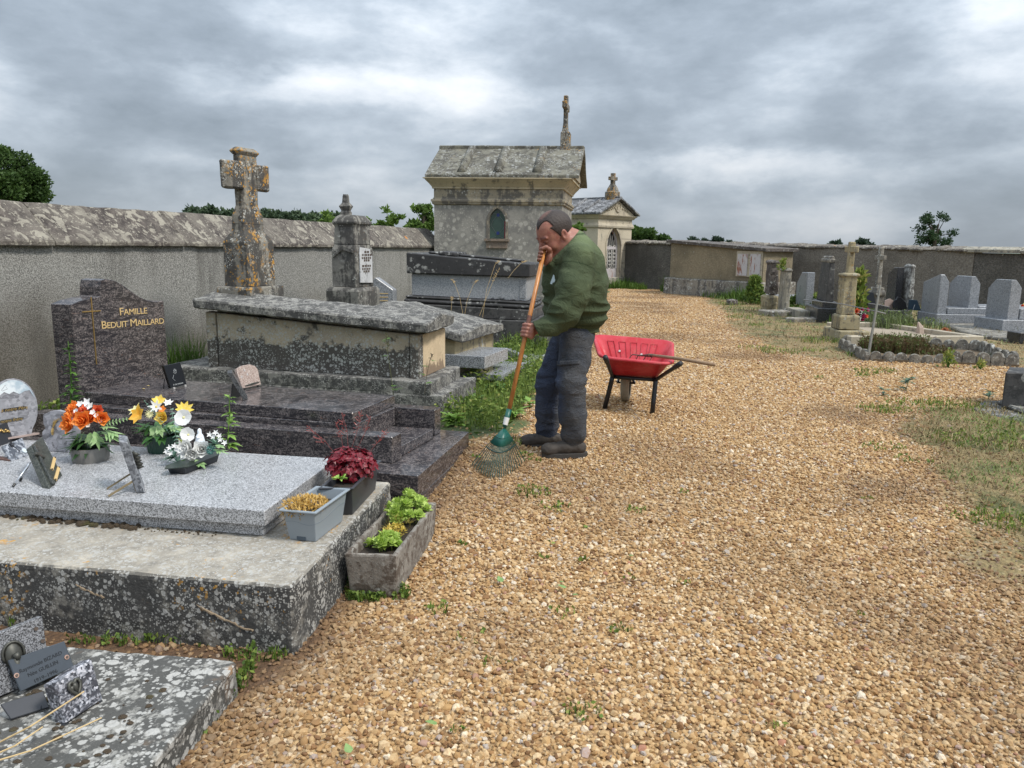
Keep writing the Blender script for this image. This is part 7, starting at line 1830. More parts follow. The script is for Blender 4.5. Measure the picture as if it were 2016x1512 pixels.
Xa, Ya = grid_pts(-3.2, 8, 1.25, 7.2, .0174); Xb, Yb = grid_pts(-3, 9, 7.2, 14.5, .027); kk_ = rng.random(len(Yb)) > np.clip((Yb-8.5)/6, 0, 1)**1.3; Xb, Yb = Xb[kk_], Yb[kk_]
Xc, Yc = grid_pts(0, 10.5, 10, 28, .05); kk_ = (rng.random(len(Yc)) < np.clip((Yc-9)/5, 0, 1)) & (Xc > np.interp(Yc, XL[0], XL[1])-.2); Xc, Yc = Xc[kk_], Yc[kk_]
X = np.concatenate([Xa, Xb, Xc]); Y = np.concatenate([Ya, Yb, Yc]); base_s = np.concatenate([np.full(len(Xa), 1.), np.full(len(Xb), 1.35), np.full(len(Xc), 1.9)])
le, fm, r1, r2, ou = masks(X, Y); u = rng.random(len(X))
soilz = le*(Y < 3.9)
keep = (u > fm) & (u > np.clip(le*np.where(Y < 3.9, .55, .97), 0, 1)) & (u > r1*.93) & (u > r2*.90) & ~excl(X, Y)
bare = fbm(np.stack([X, Y, X*0], 1), 1.3, 3, 77); keep &= rng.random(len(X)) > np.clip((bare-.38)*3, 0, .55)
X, Y, base_s, le, r1, r2, bare = [a[keep] for a in (X, Y, base_s, le, r1, r2, bare)]; n_ = len(X)
size = np.exp(rng.normal(0, .36, n_))*.0097*base_s; big_ = rng.random(n_) < .012; size[big_] *= 1.5; size = np.minimum(size, .0235)
dirt = np.clip(.55*np.clip(-fbm(np.stack([X, Y, X*0], 1), .9, 3, 55)*2.2+.05, 0, 1)+rng.random(n_)*.25-.08+(soilz[keep])*.55+np.maximum(r1, r2)*.5+.5*np.exp(-np.abs(X-np.interp(Y, XL[0], XL[1]))/.14)*(Y < 5), 0, .85)
Zp = zfull(X, Y)+rng.uniform(-.001, .007, n_)
me = bpy.data.meshes.new('gravel'); me.vertices.add(n_); me.vertices.foreach_set('co', np.stack([X, Y, Zp], 1).astype('f').ravel())
def addat(nm, ty, arr):
    a = me.attributes.new(nm, ty, 'POINT'); a.data.foreach_set('vector' if ty == 'FLOAT_VECTOR' else 'value', arr.astype('f').ravel())
addat('rot', 'FLOAT_VECTOR', np.stack([rng.normal(0, .35, n_), rng.normal(0, .35, n_), rng.uniform(0, 6.28, n_)], 1)); addat('sc', 'FLOAT', size)
addat('rnd', 'FLOAT', np.clip(rng.normal(.48, .27, n_), 0, 1)*.94+rng.random(n_)*.06); addat('dirt', 'FLOAT', dirt)
gv = bpy.data.objects.new('gravel', me); COL.objects.link(gv); tag(gv, 'loose golden tan gravel covering the cemetery path', 'gravel', kind='stuff')
def scatter_group(name, coll):
    g = bpy.data.node_groups.new(name, 'GeometryNodeTree'); g.interface.new_socket('Geometry', in_out='INPUT', socket_type='NodeSocketGeometry'); g.interface.new_socket('Geometry', in_out='OUTPUT', socket_type='NodeSocketGeometry')
    N = g.nodes.new; i_, o_ = N('NodeGroupInput'), N('NodeGroupOutput'); ip = N('GeometryNodeInstanceOnPoints'); ci = N('GeometryNodeCollectionInfo')
    ci.inputs[0].default_value = coll; ci.inputs[1].default_value = True; ci.inputs[2].default_value = True
    def na(nm, ty): a = N('GeometryNodeInputNamedAttribute'); a.data_type = ty; a.inputs[0].default_value = nm; return a.outputs[0]
    L = g.links.new; L(i_.outputs[0], ip.inputs['Points']); L(ci.outputs[0], ip.inputs['Instance']); ip.inputs['Pick Instance'].default_value = True
    er = N('FunctionNodeEulerToRotation'); L(na('rot', 'FLOAT_VECTOR'), er.inputs[0]); L(er.outputs[0], ip.inputs['Rotation'])
    L(na('sc', 'FLOAT'), ip.inputs['Scale'])
    rv = N('FunctionNodeRandomValue'); rv.data_type = 'INT'; rv.inputs[4].default_value = 0; rv.inputs[5].default_value = len(coll.objects)-1; L(rv.outputs[2], ip.inputs['Instance Index'])
    L(ip.outputs[0], o_.inputs[0]); return g
md = gv.modifiers.new('scatter', 'NODES'); md.node_group = scatter_group('gravel_scatter', stcol)

# ------------------------------------------------------------------ grass and weeds
def vegmat(name, stops, rough=.6, trans=.25):
    n = NT(name); c = n.ramp(n.attr('tint').outputs['Fac'], stops); n.out(c, rough, None, 0, .25)
    tb = n.n('ShaderNodeBsdfTranslucent'); n.put(tb.inputs[0], c); mx = n.n('ShaderNodeMixShader'); mx.inputs[0].default_value = trans
    o = n.t.nodes['Material Output']; n.t.links.new(n.b.outputs[0], mx.inputs[1]); n.t.links.new(tb.outputs[0], mx.inputs[2]); n.t.links.new(mx.outputs[0], o.inputs[0]); return n.m
GR = vegmat('green_grass', [(0, (.035, .075, .012)), (.4, (.075, .14, .022)), (.75, (.13, .22, .04)), (1, (.22, .30, .07))])
WD = vegmat('weed_leaves', [(0, (.035, .065, .016)), (.35, (.085, .145, .028)), (.7, (.17, .24, .045)), (.9, (.28, .34, .08)), (1, (.40, .38, .12))])
DR = vegmat('dry_grass', [(0, (.09, .08, .03)), (.35, (.18, .14, .06)), (.7, (.28, .22, .10)), (.9, (.38, .31, .17)), (1, (.12, .17, .04))])
def blades(P, H, Wd, lean, tint, zbase=None):
    """P (n,3) roots; returns V,F,attr"""
    n = len(P); a = rng.uniform(0, 6.283, n); d = np.stack([np.cos(a), np.sin(a), np.zeros(n)], 1); s = np.stack([-np.sin(a), np.cos(a), np.zeros(n)], 1)*Wd[:, None]/2
    up = np.array([0, 0, 1.]); ln = lean[:, None]
    m1 = P+d*ln*H[:, None]*.35+up*H[:, None]*.55; t1 = P+d*ln*H[:, None]+up*(H*np.sqrt(np.clip(1-np.clip(lean, 0, .97)**2, .05, 1)))[:, None]
    V = np.stack([P-s, P+s, m1-s*.8, m1+s*.8, t1], 1).reshape(-1, 3); b = np.arange(n)[:, None]*5
    F = np.concatenate([b+np.array([0, 1, 3]), b+np.array([0, 3, 2]), b+np.array([2, 3, 4])]); return V, F, np.repeat(tint, 5)
def rndleaves(P, L, Wd, tint, upb=.4):
    n = len(P); d = rng.normal(0, 1, (n, 3)); d[:, 2] = np.abs(d[:, 2])*upb+rng.normal(0, .25, n); d /= np.linalg.norm(d, axis=1)[:, None]
    r = rng.normal(0, 1, (n, 3)); r[:, 2] *= .5; s = np.cross(d, r); s /= np.linalg.norm(s, axis=1)[:, None]+1e-9; nn = np.cross(s, d)
    L = L[:, None]; w = Wd[:, None]/2
    V = np.stack([P, P+d*L*.45+s*w+nn*L*.06, P+d*L-nn*L*.10, P+d*L*.45-s*w+nn*L*.06], 1).reshape(-1, 3); b = np.arange(n)[:, None]*4
    F = np.concatenate([b+np.array([0, 1, 2]), b+np.array([0, 2, 3])]); return V, F, np.repeat(tint, 4)
def inpoly(poly, n):
    p = np.array(poly); lo, hi = p.min(0), p.max(0); out = []
    while sum(len(o) for o in out) < n:
        X = rng.uniform(lo[0], hi[0], n*2); Y = rng.uniform(lo[1], hi[1], n*2); k = sdpoly(X, Y, poly) < 0; out.append(np.stack([X[k], Y[k]], 1))
    return np.concatenate(out)[:n]
class Veg:
    def __init__(s): s.V = []; s.F = []; s.A = []; s.n = 0
    def add(s, VFA): V, F, A = VFA; s.V.append(V); s.F.append(F+s.n); s.A.append(A); s.n += len(V); return s
    def build(s, name, mat, parent=None, kind='stuff'): return npmesh(name, np.concatenate(s.V), np.concatenate(s.F), mat, parent, attrs={'tint': np.concatenate(s.A)}, kind=kind)
def px(pts, z=.1): return [(W(u, v, z).x, W(u, v, z).y) for u, v in pts]
def clumpy(n, poly, sc=2.5, th=-.1, seed=1):
    P = inpoly(poly, n*2); w = fbm(np.stack([P[:, 0], P[:, 1], P[:, 0]*0], 1), sc, 2, seed); k = w > th; return P[k][:n], w[k][:n]
# green strip beside the path
strip = px([(858, 800), (868, 842), (926, 868), (962, 872), (1002, 848), (1030, 800), (1062, 770), (1072, 700), (1092, 640), (1060, 632), (1010, 672), (1000, 712), (905, 752), (918, 775)])
g = Veg(); P, w = clumpy(5200, strip, 3, -.35, 3); z = zfull(P[:, 0], P[:, 1]); n_ = len(P); hgt_ = (.5+.9*np.clip(w+.4, 0, 1))
k = rng.random(n_); H = k*.20*hgt_; P3 = np.stack([P[:, 0]+rng.normal(0, .02, n_), P[:, 1]+rng.normal(0, .02, n_), z+H], 1)
g.add(rndleaves(P3, rng.uniform(.025, .06, n_), rng.uniform(.010, .028, n_), np.clip(rng.normal(.42, .2, n_)+H*1.2, 0, 1)))
P, w = clumpy(5200, strip, 5, -.2, 5); z = zfull(P[:, 0], P[:, 1]); n_ = len(P); g.add(blades(np.stack([P[:, 0], P[:, 1], z], 1), rng.uniform(.06, .22, n_), rng.uniform(.003, .007, n_), rng.uniform(.1, .8, n_), rng.uniform(.2, .95, n_)))
tag(g.build('weeds', WD), 'dense green weeds between the tombs and the gravel path behind the rake', 'weeds')
# scattered individual bigger plants in the strip: broad basal leaves
def rosette(name, label, u, v, n, L, Wd, mat=None, z=None, group=None, hgt=0, seed=0, droop=-.35, lobes=2):
    random.seed(seed or int(u)); p = W(u, v, .1); p.z = gzf(p.x, p.y)-.005 if z is None else z
    if z is not None: p = W(u, v, z)
    t = thing(name, label, 'weed', p, group); m = MB()
    for i in range(n):
        a = 2*math.pi*i/n+random.uniform(-.3, .3); o = Vector((math.cos(a), math.sin(a), random.uniform(.2, 1.1))); hh_ = random.uniform(0, hgt)
        leafy(m, p+Vector((0, 0, hh_)), o, L*random.uniform(.7, 1.2), Wd*random.uniform(.7, 1.2), droop, .7, lobes)
    if hgt: m.tube([p, p+Vector((.01, 0, hgt*.6)), p+Vector((.0, .01, hgt*1.05))], [.004, .003, .002], 5)
    m.build('leaves', mat or Mwl, t, smooth=True); return t
Mwl = leafm('weed_leaf', (.05, .13, .02), (.14, .27, .05), 30); Mwl2 = leafm('bright_weed_leaf', (.16, .30, .04), (.28, .45, .09), 30); Mgrey = leafm('grey_green_leaf', (.08, .15, .09), (.15, .24, .15), 30)
GW = 'broad leaved weeds at the edge of the path'
for i, (u, v, n, L, lab) in enumerate(((893, 842, 20, .11, 'round leaved green weed touching the corner of the brown granite base'), (930, 800, 16, .13, 'bright upright leaves of a weed left of the rake handle'), (1012, 822, 11, .13, 'dandelion like weed right of the rake socket on the gravel'), (985, 770, 14, .12, 'broad leaved weed behind the middle of the rake handle'), (1042, 800, 9, .10, 'dandelion like weed in front of the trousers'), (905, 775, 14, .10, 'broad leaved weed beside the lowest step of the chest tomb'))):
    rosette('weed', lab, u, v, n, L, .045 if i else .07, Mwl if i % 2 else Mwl2, group=GW, hgt=.05, seed=i+3)
# weeds round the tombs
g = Veg()
def patch(g, u, v, rx, ry, n, H, leaf=True, bl=True, z=None, tint=.45, Ls=(.02, .05), sp=.2, zz0=.1):
    c = W(u, v, zz0); a = rng.uniform(0, 6.283, n); r = np.sqrt(rng.random(n)); x = c.x+np.cos(a)*r*rx; y = c.y+np.sin(a)*r*ry; zb = np.full(n, z) if z is not None else gz(x, y)-.01
    if bl: g.add(blades(np.stack([x, y, zb], 1), H*rng.uniform(.4, 1, n), rng.uniform(.003, .007, n)*(1+c.y/15), rng.uniform(.02, .6, n), np.clip(rng.normal(tint, sp, n), 0, 1)))
    if leaf: g.add(rndleaves(np.stack([x, y, zb+rng.random(n)*H*.8], 1), rng.uniform(*Ls, n), rng.uniform(.01, .022, n)*(1+c.y/15), np.clip(rng.normal(tint, sp, n), 0, 1)))
patch(g, 372, 760, .17, .25, 420, .62, leaf=False, tint=.35); patch(g, 350, 740, .12, .2, 160, .45, leaf=False, tint=.7)
tag(g.build('tall_grass', GR), 'tall thin grass between the brown headstone and the chest tomb', 'grass')
g = Veg()
patch(g, 800, 800, .10, .12, 180, .16); patch(g, 858, 800, .12, .12, 160, .12); patch(g, 785, 792, .08, .06, 60, .34, leaf=True, Ls=(.01, .03), tint=.3)
patch(g, 835, 760, .10, .05, 90, .10, z=.30, tint=.4, Ls=(.01, .03)); patch(g, 660, 752, .7, .04, 160, .10, z=.30, tint=.6, Ls=(.01, .02), sp=.3)
patch(g, 590, 760, .5, .05, 120, .09, z=.3, tint=.5, Ls=(.01, .02)); 
tag(g.build('weeds', WD), 'small weeds growing at the foot of the chest tomb', 'weeds')
g = Veg()
for u, v, rx, ry, n, H in ((950, 712, .35, .3, 500, .30), (1000, 716, .25, .4, 420, .32), (1030, 690, .3, .6, 500, .36), (890, 735, .3, .15, 220, .14), (940, 760, .5, .15, 380, .12), (1050, 660, .3, .9, 420, .30)):
    patch(g, u, v, rx, ry, n, H, tint=.5, Ls=(.02, .045))
tag(g.build('weeds', WD), 'loose green weeds around the light granite slab and second tomb', 'weeds')
def stalk(name, label, cat, u0, v0, pts, Y, mat, heads=0, group=None, leaves=0, r=.0022, lm=None, z0=None):
    P = [DY(u, v, Y) for u, v in pts]; t = thing(name, label, cat, P[0], group)
    MB().tube(P, [r]*(len(P)-1)+[r*.5], 5).build('stem', mat, t); m = MB()
    for i in range(heads):
        s = random.uniform(.72, 1)*(len(P)-1); k = min(int(s), len(P)-2); p = P[k].lerp(P[k+1], s-k); o = Vector((random.uniform(-1, 1), random.uniform(-.5, .5), random.uniform(.2, 1)))*.02; m.tube([p, p+o], [.0012, .0022], 4)
    if heads: m.build('seed_head', mat, t)['kind'] = 'stuff'
    m = MB()
    for i in range(leaves):
        s = random.uniform(.02, .95)*(len(P)-1); k = min(int(s), len(P)-2); p = P[k].lerp(P[k+1], s-k); a = random.uniform(0, 6.28); f = 1-.55*s/(len(P)-1); leafy(m, p, Vector((math.cos(a), math.sin(a)*.7, random.uniform(-.1, .7))), .085*f, .035*f, -.3, .7, 2)
    if leaves: m.build('leaves', lm or Mwl, t, smooth=True)['kind'] = 'stuff'
    return t
random.seed(33); SG = 'dry grass stalks in front of the black tomb'
for pts, lab in ((((950, 625), (958, 570), (975, 520), (984, 514)), 'tallest dry grass stalk left of the rake handle with a long seed head'), (((944, 622), (956, 590), (968, 560), (982, 530)), 'leaning dry grass stalk just left of the tallest one'), (((912, 622), (905, 585), (896, 560), (889, 550)), 'thin dry stalk bending left over the second stone tomb'), (((915, 618), (920, 590), (932, 560), (942, 552)), 'thin pale stalk crossing the middle of the black tomb'), (((1000, 548), (1012, 532), (1026, 518), (1036, 515)), 'drooping seed head at the right end of the black lid'), (((887, 628), (889, 600), (890, 585)), 'short reddish dry stalk at the foot of the black tomb')):
    stalk('grass_stalk', lab, 'grass stalk', 0, 0, pts, 8.8, straw, 22, SG)
random.seed(4)
stalk('thistle', 'tall sow thistle with green leaves left of the brown headstone', 'weed', 0, 0, ((138, 800), (141, 760), (138, 715), (134, 672)), 4.95, Mwl, 0, None, 34, .005, Mwl)
stalk('thistle', 'slender light green stem in front of the brown tomb kerb', 'weed', 0, 0, ((448, 882), (450, 845), (452, 810), (451, 776)), 4.2, Mwl2, 0, None, 22, .003, Mwl2)
stalk('weed', 'thin flowering weed in front of the cream end panel', 'weed', 0, 0, ((836, 775), (840, 740), (846, 710), (852, 698)), 5.95, plain('brown_stem', (.10, .08, .05), .8), 16, None, 4, .002, Mwl)
stalk('weed', 'tall thin weed before the joint of the chest tomb', 'weed', 0, 0, ((775, 780), (770, 740), (764, 700), (760, 655)), 5.9, plain('green_brown_stem', (.12, .13, .05), .8), 20, None, 8, .002, Mwl)
g = Veg(); patch(g, 100, 800, .30, .2, 260, .10, tint=.5); patch(g, 190, 792, .2, .1, 120, .10, tint=.6); tag(g.build('weeds', WD), 'low weeds at the foot of the roughcast wall on the left', 'weeds')
# far strip along the end wall
g = Veg(); P, w = clumpy(5200, px([(1180, 566), (1300, 572), (1390, 582), (1500, 600), (1500, 592), (1310, 576), (1240, 556), (1180, 553)]), 1.2, -.3, 6); n_ = len(P)
g.add(blades(np.stack([P[:, 0], P[:, 1], np.full(n_, .09)], 1), rng.uniform(.12, .5, n_)*(.6+np.clip(w, 0, 1)), rng.uniform(.012, .03, n_), rng.uniform(.1, .7, n_), np.clip(rng.normal(.5, .2, n_), 0, 1)))
P, w = clumpy(1500, px([(1380, 584), (1500, 602), (1640, 640), (1700, 640), (1500, 590), (1400, 576)]), 1.2, -.1, 8); n_ = len(P)
g.add(blades(np.stack([P[:, 0], P[:, 1], np.full(n_, .09)], 1), rng.uniform(.08, .25, n_), rng.uniform(.008, .02, n_), rng.uniform(.1, .7, n_), np.clip(rng.normal(.5, .2, n_), 0, 1)))
tag(g.build('grass', GR), 'ragged green grass along the foot of the far wall and chapel', 'grass')
def bushy(name, label, u, v, vt, rx, n, L, tint=.45, mat=None, Y=None, zb=None, cat='weed', group=None, ry=None):
    c = W(u, v, .1) if Y is None else DY(u, v, Y); ht = DY(u, vt, c.y).z-c.z; t = thing(name, label, cat, c, group); g = Veg()
    a = rng.uniform(0, 6.283, n); zz_ = rng.random(n)**.8; r = np.sqrt(rng.random(n))*(1.05-.75*zz_); x = c.x+np.cos(a)*r*rx; y = c.y+np.sin(a)*r*(ry or rx); 
    g.add(rndleaves(np.stack([x, y, c.z+zz_*ht], 1), rng.uniform(.6, 1.3, n)*L, rng.uniform(.6, 1.3, n)*L*.45, np.clip(rng.normal(tint, .18, n)+.2*zz_-.1, 0, 1), 1.2)); g.build('leaves', mat or WD, t); m = MB()
    for i in range(5): aa = random.uniform(0, 6.28); m.tube([c, c+Vector((math.cos(aa)*rx*.4, math.sin(aa)*rx*.4, ht*.85))], [.012, .004], 4)
    m.build('stems', Mwl, t)['kind'] = 'stuff'; return t
bushy('bush', 'bright green weedy bush in front of the rusty shutters', 1484, 598, 546, .30, 1500, .10, .5)
bushy('weed', 'pale weed growing on top of the narrow pale stele', 1541, 534, 513, .10, 90, .09, .8, Y=W(1543, 619, .1).y+.2)
bushy('bush', 'light green large leaved plant behind the ochre lichen cross', 1684, 634, 534, .22, 420, .14, .78, Y=W(1684, 640, .1).y+.2)
bushy('weed', 'small green weed behind the pale granite stele', 1560, 606, 585, .18, 120, .10, .4); bushy('weed', 'green weed between the pale stele and the obelisk', 1604, 612, 580, .2, 160, .09, .6)
g = Veg(); 
for u, v, rx, ry, n, H, tn in ((1755, 694, .42, .42, 2600, .27, .3), (1815, 697, .40, .35, 900, .15, .25), (1768, 690, .4, .3, 700, .30, .55)): patch(g, u, v, rx, ry, n, H, tint=tn, Ls=(.02, .05), sp=.22)
tag(g.build('weeds', vegmat('brown_green_weeds', [(0, (.09, .055, .028)), (.3, (.14, .10, .045)), (.55, (.10, .13, .04)), (.8, (.13, .20, .05)), (1, (.22, .30, .09))])), 'thick brownish green weeds filling the scalloped grave', 'weeds')
g = Veg(); patch(g, 1752, 656, .35, .4, 420, .42, tint=.5, sp=.2, z=.15); patch(g, 1830, 652, .3, .3, 110, .22, tint=.6, z=.15); patch(g, 1700, 650, .2, .3, 360, .45, tint=.5)
tag(g.build('weeds', vegmat('grey_green_weeds', [(0, (.07, .085, .035)), (.4, (.12, .15, .06)), (.8, (.18, .24, .09)), (1, (.30, .36, .14))])), 'tall feathery weeds in the cream kerbed grave', 'weeds')
for i, (u, v, vt, rx, n, tn, lab) in enumerate(((1866, 724, 693, .10, 130, .85, 'yellow green weed at the front edge of the scalloped grave'), (1929, 728, 710, .07, 80, .95, 'small bright yellow green weed near the right end of the scalloped edging'), (1787, 660, 640, .12, 160, .6, 'green weed at the near rim of the cream kerb'))):
    bushy('weed', lab, u, v, vt, rx, n, .05, tn)
# dry grass on the right
g = Veg()
for poly, n, sc_ in ((PR1, 9000, 1.0), (PR2, 11000, .75)):
    P = inpoly(poly, n); _, _, a1, a2, _ = masks(P[:, 0], P[:, 1]); k = rng.random(len(P)) < np.maximum(a1, a2)*.9; P = P[k]; n_ = len(P); z = zfull(P[:, 0], P[:, 1])
    gn = fbm(np.stack([P[:, 0], P[:, 1], P[:, 0]*0], 1), 1.5, 3, 12); H = np.exp(rng.normal(-3.35, .45, n_))*sc_*(1+P[:, 1]/14)
    g.add(blades(np.stack([P[:, 0], P[:, 1], z+.004], 1), H, rng.uniform(.0025, .005, n_)*(1+P[:, 1]/8), rng.uniform(.55, 1.9, n_), np.where(gn > .10, .97+.03*rng.random(n_), rng.uniform(0, .9, n_))))
tag(g.build('dry_grass', DR), 'thin dry grass and clippings on the earth right of the path', 'grass')
g = Veg(); spots = []
for u, v, rx, n, H in ((1490, 685, .25, 90, .08), (1612, 672, .3, 160, .14), (1600, 690, .15, 60, .08), (1535, 692, .3, 150, .08), (1690, 700, .15, 90, .1), (1720, 732, .22, 130, .07), (1700, 740, .12, 60, .06), (1740, 808, .20, 160, .08), (1790, 795, .2, 90, .06), (1870, 805, .25, 200, .10), (1940, 870, .35, 380, .07), (1985, 1012, .16, 300, .08), (2010, 850, .3, 200, .07), (1800, 905, .12, 60, .05), (1740, 880, .15, 60, .05), (1900, 1000, .1, 50, .05),
                       (1050, 962, .09, 120, .06), (1090, 985, .08, 60, .04), (1255, 990, .05, 40, .04), (1000, 880, .12, 70, .06), (1040, 905, .10, 60, .04), (1150, 1345, .06, 60, .05), (1220, 1190, .04, 30, .04), (1110, 1160, .05, 26, .05), (1530, 1370, .03, 16, .04), (1345, 1110, .03, 14, .03), (1240, 1100, .03, 14, .03), (690, 1500, .05, 30, .05), (400, 1480, .03, 20, .05),
                       (860, 1155, .05, 40, .04), (930, 1205, .06, 30, .03), (980, 1250, .05, 24, .03), (1490, 640, .15, 60, .08), (1440, 600, .3, 120, .12), (1460, 625, .3, 90, .1), (1610, 745, .08, 30, .05)):
    patch(g, u, v, rx*1.15, rx*.9, int(n*(.45 if v > 880 else .7)), H*.8, tint=.62, Ls=(.008, .022), sp=.25)
for i in range(12):
    patch(g, rng.uniform(640, 1750), rng.uniform(900, 1480), .03, .03, int(rng.integers(3, 9)), .02, tint=.6, Ls=(.01, .03))
tag(g.build('weeds', WD), 'small green tufts and seedlings sprouting through the gravel', 'weeds')
g = Veg()
for u, v, rx, ry, n, H in ((720, 1178, .08, .03, 120, .04), (790, 1172, .04, .04, 60, .05), (695, 1150, .03, .10, 90, .05), (350, 1262, .45, .03, 130, .04), (60, 1225, .3, .03, 60, .06), (500, 1290, .12, .04, 60, .05), (470, 1340, .04, .12, 80, .05), (400, 1420, .04, .1, 30, .04)):
    patch(g, u, v, rx, ry, n, H, tint=.45, Ls=(.01, .022), zz0=0)
tag(g.build('weeds', WD), 'clover and grass shoots around the trough and the old slabs', 'weeds')
for u, v, lab, n, L, mt in ((1783, 768, 'grey green thistle seedling standing alone on the gravel', 12, .10, Mgrey), (1738, 778, 'smaller grey green seedling left of the thistle seedling', 7, .07, Mgrey), (1945, 786, 'grey green weed left of the dark block', 8, .08, Mgrey)):
    rosette('weed', lab, u, v+4, n, L, .035, mt, hgt=.13 if n > 9 else .07, seed=int(v))
# fallen green leaves and twigs on the gravel
for i, (u, v, s) in enumerate(((988, 1152, .03), (1115, 1163, .028), (1128, 1176, .02), (1245, 1098, .022), (1105, 1150, .02), (860, 1430, .03), (690, 1490, .026))):
    p = W(u, v, gzf(0, W(u, v, .03).y)); p.z = gzf(p.x, p.y)+.014; t = thing('fallen_leaf', ('green fallen leaf lying %s on the gravel' % ('closest to the trough', 'in the middle', 'just below the middle pair', 'highest up the path', 'at the top of the middle pair', 'nearest the bottom edge', 'leftmost near the bottom')[i]), 'leaf', p, 'green fallen leaves on the gravel')
    m = MB(); petal(m, p, Vector((random.uniform(-1, 1), random.uniform(-1, 1), .15)), Zv, s*1.4, s, .1, .7); m.build('blade', leafm('fallen_green_leaf', (.16, .28, .09), (.26, .40, .14), 30), t)
random.seed(12)
for i, (a_, b_, lab) in enumerate((((920, 1208), (1000, 1232), 'thin brown twig right of the concrete trough'), ((1180, 1150), (1262, 1142), 'short twig in the middle of the gravel path'), ((1775, 1000), (1777, 965), 'upright dead stem at the edge of the dry grass'), ((850, 1085), (900, 1060), 'curved dry stem beside the trough'))):
    p, r_ = W(*a_, .03), W(*b_, .03); p.z = gzf(p.x, p.y)+.012; r_.z = gzf(r_.x, r_.y)+.014
    if i == 2: r_ = p+Vector((.01, 0, .10))
    t = thing('twig', lab, 'twig', p, 'twigs on the gravel'); MB().tube([p, p.lerp(r_, .5)+Vector((.01, .01, .006)), r_], [.0022, .002, .001], 5).build('stem', plain('twig_bark', (.12, .075, .04), .8), t)
# pink and white bunch, orange bunch, right edge bunch
def bunch(name, label, u, v, Y, r, cols, n):
    c = DY(u, v, Y); t = thing(name, label, 'flowers', c); random.seed(int(u)); 
    for i in range(n):
        a = random.uniform(0, 6.28); q_ = math.sqrt(random.random()); p = c+Vector((math.cos(a)*q_*r, -.04+random.uniform(-.05, .03), math.sin(a)*q_*r*.9)); rose(p, Vector((math.cos(a)*.4, -1, .3)), random.uniform(.035, .05), cols[i % len(cols)], t, 3)
    m = MB()
    for i in range(30): a = random.uniform(0, 6.28); leafy(m, c+Vector((0, .02, -r*.5)), Vector((math.cos(a), math.sin(a)*.5, random.uniform(-.3, 1))), r*1.3, .05, -.2)
    m.build('leaves', Mgd, t)['kind'] = 'stuff'; return t
yb = W(1655, 672, .1).y+.6
bunch('flower_bunch', 'pink, crimson and white flower bunch beside the ochre lichen cross', 1692, 616, yb, .13, (Mpk, Mw, Mpk, Mr, Mw), 14)
bunch('flower_bunch', 'small faded orange flower bunch in the cream kerbed grave', 1862, 650, W(1862, 657, .1).y+.2, .07, (leafm('faded_orange_petal', (.55, .22, .12), (.62, .32, .18), 50),), 6)
bunch('flower_bunch', 'red and pale flowers on the grave slab at the right edge', 2008, 602, W(1979, 655, .1).y+1.0, .12, (Mr, Mpy, Mw), 8)

# ------------------------------------------------------------------ trees beyond the walls
bark = plain('bark', (.07, .055, .04), .9, var=.4, scale=12)
def tree(label, u, vb, vt, rpx, Y, n, L, stops, trunk=True, name='tree', cat='tree', group=None, gaps=.15, seed=1, flat=1.0, zg=0, nb=26, spread=.24):
    c = DY(u, vb, Y); top = DY(u, vt, Y); R_ = rpx/FPX*Y; rs = np.random.default_rng(seed); t = thing(name, label, cat, (c.x, c.y, zg), group)
    zc_ = (c.z+top.z)/2; Hh = (top.z-c.z)/2; g = Veg(); m = MB(); base = Vector((c.x, c.y, zg)); m.tube([base, Vector((c.x, c.y, zc_-Hh*.4)), Vector((c.x+R_*.08, c.y, zc_+Hh*.3))], [R_*.09, R_*.06, R_*.02], 7)
    cs = []
    for i in range(nb):
        d = rs.normal(0, 1, 3); d /= np.linalg.norm(d); q_ = rs.uniform(.35, .96)**.5; p = np.array((c.x+d[0]*R_*q_*.8, c.y+d[1]*R_*q_*.8, zc_+d[2]*Hh*q_*.84)); cs.append(p)
        m.tube([Vector((c.x, c.y, zc_-Hh*.35)), Vector(((c.x+p[0])/2, (c.y+p[1])/2, (zc_+p[2])/2-.1*Hh)), Vector(p.tolist())], [R_*.03, R_*.018, R_*.006], 4)
    cs = np.array(cs); k = rs.integers(0, nb, n); off = rs.normal(0, 1, (n, 3)); off /= np.linalg.norm(off, axis=1)[:, None]; off *= (rs.random(n)**.45)[:, None]*R_*spread*rs.uniform(.6, 1.3, nb)[k][:, None]
    P = cs[k]+off*np.array((1, 1, .8)); tn = np.clip(.42+rs.normal(0, .13, nb)[k]+rs.normal(0, .12, n), 0, 1)
    g.add(rndleaves(P, rs.uniform(.6, 1.2, n)*L, rs.uniform(.35, .7, n)*L, tn, .8)); g.build('crown', vegmat('foliage', stops, .6, .3), t); m.build('trunk', bark, t); return t
dk = [(0, (.022, .045, .012)), (.5, (.060, .110, .026)), (1, (.13, .20, .045))]; lt_ = [(0, (.05, .095, .02)), (.5, (.12, .20, .04)), (1, (.24, .34, .08))]; bl_ = [(0, (.030, .048, .032)), (.5, (.055, .085, .055)), (1, (.09, .13, .08))]
tree('dark leafy tree rising behind the wall at the left edge', 8, 445, 286, 108, 17, 26000, .085, dk, seed=3, nb=64, spread=.20)
tree('airy dark green tree above the far wall on the right', 1838, 500, 408, 48, 34, 3000, .11, [(0, (.020, .045, .018)), (.5, (.045, .085, .035)), (1, (.09, .14, .05))], seed=6, nb=26, spread=.20)
tree('low bushy tree just left of the tall chapel', 832, 470, 398, 40, 22, 1700, .14, lt_, seed=8, nb=20, spread=.24)
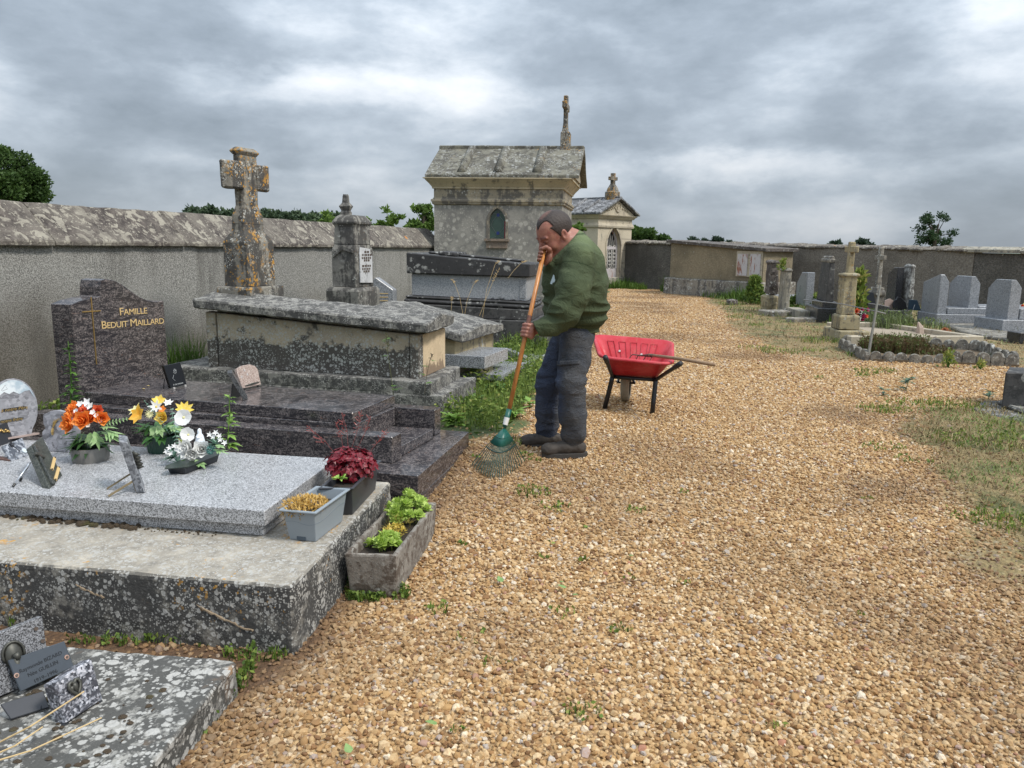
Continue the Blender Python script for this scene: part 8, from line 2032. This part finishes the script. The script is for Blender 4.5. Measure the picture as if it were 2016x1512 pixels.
tree('feathery light green shrub peeping over the wall right of the plaque monument', 766, 470, 404, 36, 22, 1000, .13, lt_, seed=9, nb=20, spread=.17)
tree('small light green bush over the wall between the two stone crosses', 650, 460, 418, 34, 24, 900, .13, lt_, seed=10, nb=14)
tree('wide light green bush right behind the plaque monument', 712, 470, 426, 32, 24, 900, .13, lt_, seed=12, nb=14)
tree('thick dark bush behind the wall right of the second chapel', 1262, 500, 448, 36, 38, 3000, .24, dk, seed=14, nb=24, spread=.3)
tree('short leafy branch between the two chapels', 1138, 475, 432, 14, 20, 260, .12, lt_, seed=15, nb=8)
tree('low tapering end of the bush near the walled tomb', 1298, 492, 462, 22, 38, 1000, .20, dk, seed=16, nb=12)
for i, (u, w_, vt, lab) in enumerate(((1366, 18, 466, 'far round tree above the walled tomb, left of a pair'), (1389, 9, 468, 'small far tree in the gap of the pair above the walled tomb'), (1410, 14, 467, 'far round tree above the walled tomb, right of a pair'), (1440, 14, 473, 'faint low far tree right of the pair'), (1700, 20, 471, 'far low tree left of the airy tree'), (1640, 16, 475, 'faint far tree above the dark obelisk'))):
    tree(lab, u, vt+24, vt, w_, 190, 600, 1.0, bl_, group='far trees on the horizon', seed=20+i, nb=12, spread=.3)
gw2 = Veg()
for i in range(30):
    u = 372+i*10.5+rng.uniform(-5, 5); vt = 410+.045*(u-372)+rng.uniform(-3, 4)-(4 if i % 4 == 0 else 0); c = DY(u, vt+16, 160+rng.uniform(-8, 8)); n_ = 420
    d = rng.normal(0, 1, (n_, 3)); d /= np.linalg.norm(d, axis=1)[:, None]; d *= (rng.random(n_)**.4)[:, None]*np.array((1.5, 1.5, 1.75))
    gw2.add(rndleaves(np.array(c)+d, rng.uniform(.5, 1, n_), rng.uniform(.3, .7, n_), np.clip(.45+rng.normal(0, .12)+rng.normal(0, .12, n_)+d[:, 2]*.08, 0, 1), .8))
tag(gw2.build('far_wood', vegmat('far_foliage', [(0, (.035, .055, .035)), (.5, (.065, .10, .055)), (1, (.12, .17, .08))])), 'dark line of the far wood seen over the left wall', 'wood')
